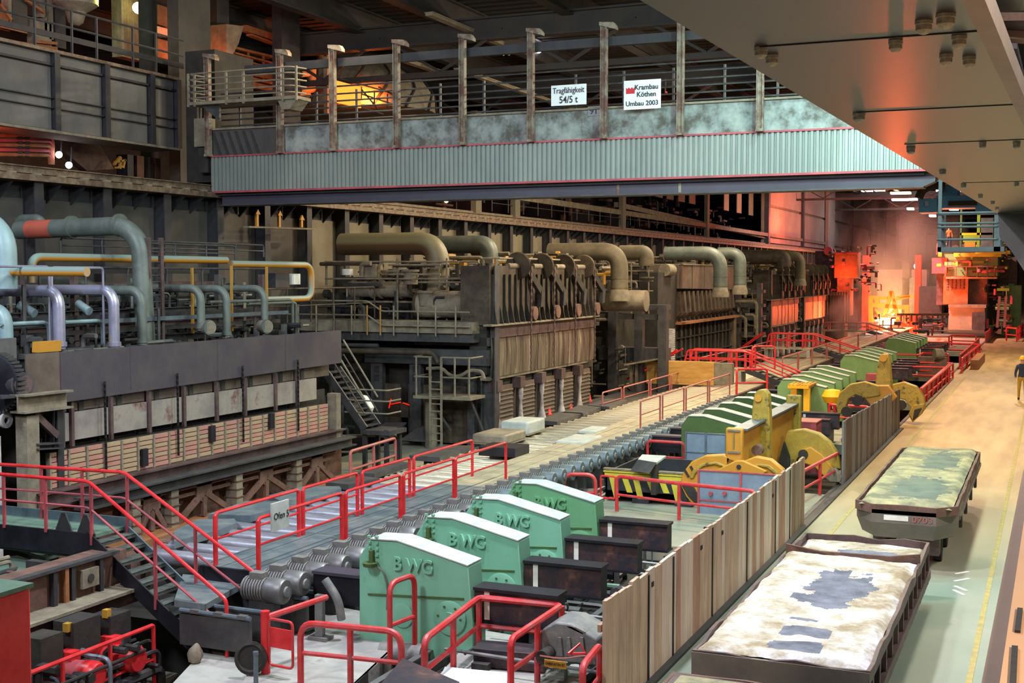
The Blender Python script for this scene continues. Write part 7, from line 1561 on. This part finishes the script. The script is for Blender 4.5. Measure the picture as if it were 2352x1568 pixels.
# the glowing dome
dome = thing('hood_dome', 'large ribbed dome hood glowing in orange light above the crane', 'hood', P(830, 262, x=-31.5))
c = P(830, 262, x=-32.5); yy0 = P(748, 200, x=-32.5).y; rad = c.y - yy0 + .4; ht = P(830, 138, x=-32.5).z - c.z
prof = [(rad, 0), (rad * .98, ht * .35), (rad * .82, ht * .62), (rad * .5, ht * .88), (rad * .12, ht), (.02, ht)]
MB().lathe(prof, c, n=28).build('shell', 'dust', dome)
for k in range(14):
    t_ = 2 * math.pi * k / 14; MB().tube([c + Vector((math.cos(t_ + .5 * h / ht) * r * 1.01, math.sin(t_ + .5 * h / ht) * r * 1.01, h)) for r, h in prof[:5]], .07, 6).build('rib', 'rib', dome)
a, b = P(775, 235, x=-28.6), P(829, 200, x=-28.6); solo('lit_pane', MB().box((-28.7, a.y, a.z), (-28.6, b.y, b.z)), 'lampo', 'bright orange lit window in front of the dome', 'window')
a, b = P(926, 262, x=-31), P(944, 175, x=-31); solo('orange_lit_column', MB().box((-31.5, a.y, a.z - 1), (-31, b.y, b.z)), 'postm', 'narrow flat column glowing orange right of the dome', 'column')
a, b = P(748, 262, x=-31.4), P(760, 140, x=-31.4); solo('orange_lit_column', MB().box((-31.5, a.y, a.z), (-31.3, b.y, b.z + 1)), 'dust', 'narrow flat column glowing orange left of the dome', 'column')
st_ = thing('dome_stair', 'thin dark stair rails crossing in front of the glowing dome', 'stair', P(850, 240, x=-29))
for p, q in (((780, 180), (905, 215)), ((782, 200), (905, 240)), ((830, 205), (868, 250)), ((780, 230), (880, 262)), ((870, 200), (930, 232))): MB().bar(P(*p, x=-29.4), P(*q, x=-29.4), .05, .06).build('rail', 'rib', st_)
for u in (800, 830, 860, 890): MB().bar(P(u, 185 + (u - 780) * .28, x=-29.4), P(u, 215 + (u - 780) * .3, x=-29.4), .05, .05).build('post', 'rib', st_)
# between box and rail: pipes, sloping plate, machine, lamps
pr4 = thing('pipe_rack', 'rack of orange-lit pipes below the ribbed steel box, left edge', 'rack', P(60, 340, x=-29.5)); V4 = lambda u, v: P(u, v, x=-29.5)
for k in range(5):
    v = 312 + k * 11; MB().tube([V4(-30, v - 2), V4(116 - k, v + 1), V4(121 - k * 1.5, v + 12), V4(121 - k * 1.5, 378)], .06, 8, .15).build('pipe_run', 'redtrim' if k % 2 else 'rustlight', pr4)
for u in (44, 60): MB().bar(V4(u, 290), V4(u, 360), .1, .2).build('hanger', 'soot_shade', pr4)
for i, (u, v, m) in enumerate(((135, 355, 'lampw'), (158, 379, 'lampw'), (317, 18, 'lampy'), (1237, 112, 'lampw'), (1025, 460, 'lampy'), (1530, 213, 'cone'))):
    x = (-29.3, -29.3, -31.9, None, -29, None)[i]; p = P(u, v, x=x) if x else P(u, v, y=60 if i == 3 else 45)
    t = thing('floodlight', ['small bright light under the ribbed box, upper', 'small bright light under the ribbed box, lower', 'bright round yellow lamp at the top left', 'bright floodlight under the roof behind the crane post', 'flat bright light just under the lower crane beam', 'tiny red signal light beside the company sign'][i], 'lamp', p)
    s = (.1, .1, .2, .2, .12, .05)[i]; q = MB().lathe([(.02, -s * .6), (s, -s * .3), (s * 1.1, s * .2), (s * .4, s * .5), (.02, s * .55)], p, (1, -.6, -.3) if i != 3 else (0, -1, -.3), 14)
    q.build('lens', m, t); MB().cyl(p + Vector((-.1, .2, s * .5)), p + Vector((-.1, .25, s + .5)), .03, 6).build('hanger', 'rib', t)
a = [P(128, 300, x=-30.5), P(222, 318, x=-30.5), P(262, 388, x=-30.5), P(200, 392, x=-30.5), P(150, 350, x=-30.5)]
solo('sloping_plate', MB().slab(a, (-.3, 0, 0)), 'rust', 'dull red sloping plate below the ribbed steel box', 'plate')
t = thing('small_machine', 'small orange machine between the sloping plate and dark columns', 'machine', P(275, 385, x=-29.4)); 
for p, q in (((262, 378), (276, 360)), ((264, 372), (288, 368)), ((266, 385), (284, 382)), ((275, 388), (276, 362)), ((282, 386), (286, 366))): MB().bar(P(*p, x=-29.4), P(*q, x=-29.4), .1, .06).build('bar', 'yellow', t)
for u0, u1, m, lab in ((290, 304, 'rib', 'dark'), (312, 328, 'rust', 'reddish'), (338, 350, 'paneldark', 'grey'), (355, 366, 'rust', 'brown')): colm(u0, u1, -30.6, m, lab + ' column under the right half of the ribbed steel box', 8.8, 10.3)
t = thing('v_brackets', 'two pale slanting struts in a V under the roof', 'bracket', P(1165, 130, y=60))
for p, q in (((1147, 112), (1158, 126)), ((1178, 112), (1167, 126))): MB().bar(P(*p, y=60), P(*q, y=60), .12, .12).build('strut', 'cream', t)
# ================================================================ steam and fume round the hot slab
def fume(label, c, r, dens, col, emis=None, es=0, sc=.35, seed=0):
    m = bpy.data.materials.new('fume'); m.use_nodes = True; n, l = m.node_tree.nodes, m.node_tree.links; n.clear()
    out = n.new('ShaderNodeOutputMaterial'); v = n.new('ShaderNodeVolumePrincipled'); l.new(v.outputs[0], out.inputs['Volume'])
    v.inputs['Color'].default_value = lin(col); v.inputs['Anisotropy'].default_value = .2
    tc = n.new('ShaderNodeTexCoord'); mp = n.new('ShaderNodeMapping'); mp.inputs['Location'].default_value = (seed, 0, 0); mp.inputs['Scale'].default_value = (1, .6, .5); l.new(tc.outputs['Object'], mp.inputs[0])
    nz = n.new('ShaderNodeTexNoise'); nz.inputs['Scale'].default_value = sc; nz.inputs['Detail'].default_value = 5; l.new(mp.outputs[0], nz.inputs[0])
    le = n.new('ShaderNodeVectorMath'); le.operation = 'DIVIDE'; le.inputs[1].default_value = r; l.new(tc.outputs['Object'], le.inputs[0])
    ln = n.new('ShaderNodeVectorMath'); ln.operation = 'LENGTH'; l.new(le.outputs[0], ln.inputs[0])
    mr = n.new('ShaderNodeMapRange'); mr.inputs['From Min'].default_value = 1; mr.inputs['From Max'].default_value = .2; l.new(ln.outputs['Value'], mr.inputs[0])
    rp = n.new('ShaderNodeMapRange'); rp.inputs['From Min'].default_value = .42; rp.inputs['From Max'].default_value = .68; l.new(nz.outputs[0], rp.inputs[0])
    mu = n.new('ShaderNodeMath'); mu.operation = 'MULTIPLY'; l.new(mr.outputs[0], mu.inputs[0]); l.new(rp.outputs[0], mu.inputs[1])
    m2 = n.new('ShaderNodeMath'); m2.operation = 'MULTIPLY'; m2.inputs[1].default_value = dens; l.new(mu.outputs[0], m2.inputs[0]); l.new(m2.outputs[0], v.inputs['Density'])
    if emis:
        v.inputs['Emission Color'].default_value = lin(emis); m3 = n.new('ShaderNodeMath'); m3.operation = 'MULTIPLY'; m3.inputs[1].default_value = es; l.new(mu.outputs[0], m3.inputs[0]); l.new(m3.outputs[0], v.inputs['Emission Strength'])
    bm = MB(); k = 14; prof = [(math.sin(math.pi * i / k), -math.cos(math.pi * i / k)) for i in range(k + 1)]
    bm.lathe(prof, (0, 0, 0), n=20); bm.v = [Vector((p.x * r[0], p.y * r[1], p.z * r[2])) for p in bm.v]
    me = bpy.data.meshes.new('fume'); me.from_pydata(bm.v, [], bm.f); me.materials.append(m); o = bpy.data.objects.new('fume', me); COL.objects.link(o); o.location = c
    meta(o, label, 'smoke'); o['kind'] = 'stuff'; return o
fume('pale steam and red-lit fume rising over the hot slab', K(2075, 590, 136), (7, 8, 7.5), .2, 'f0e4e8', None, 0, .3)
fume('flames and glowing fume around the incandescent frame', K(2030, 712, 127), (3.6, 3, 2.6), .07, 'ffb080', 'ff3004', .1, .5, 3)
fume('grey steam puff over the rolls before the hot slab', K(1955, 745, 108), (2.4, 2.5, 3.0), 1.1, 'f0ece4', None, 0, .7, 5)
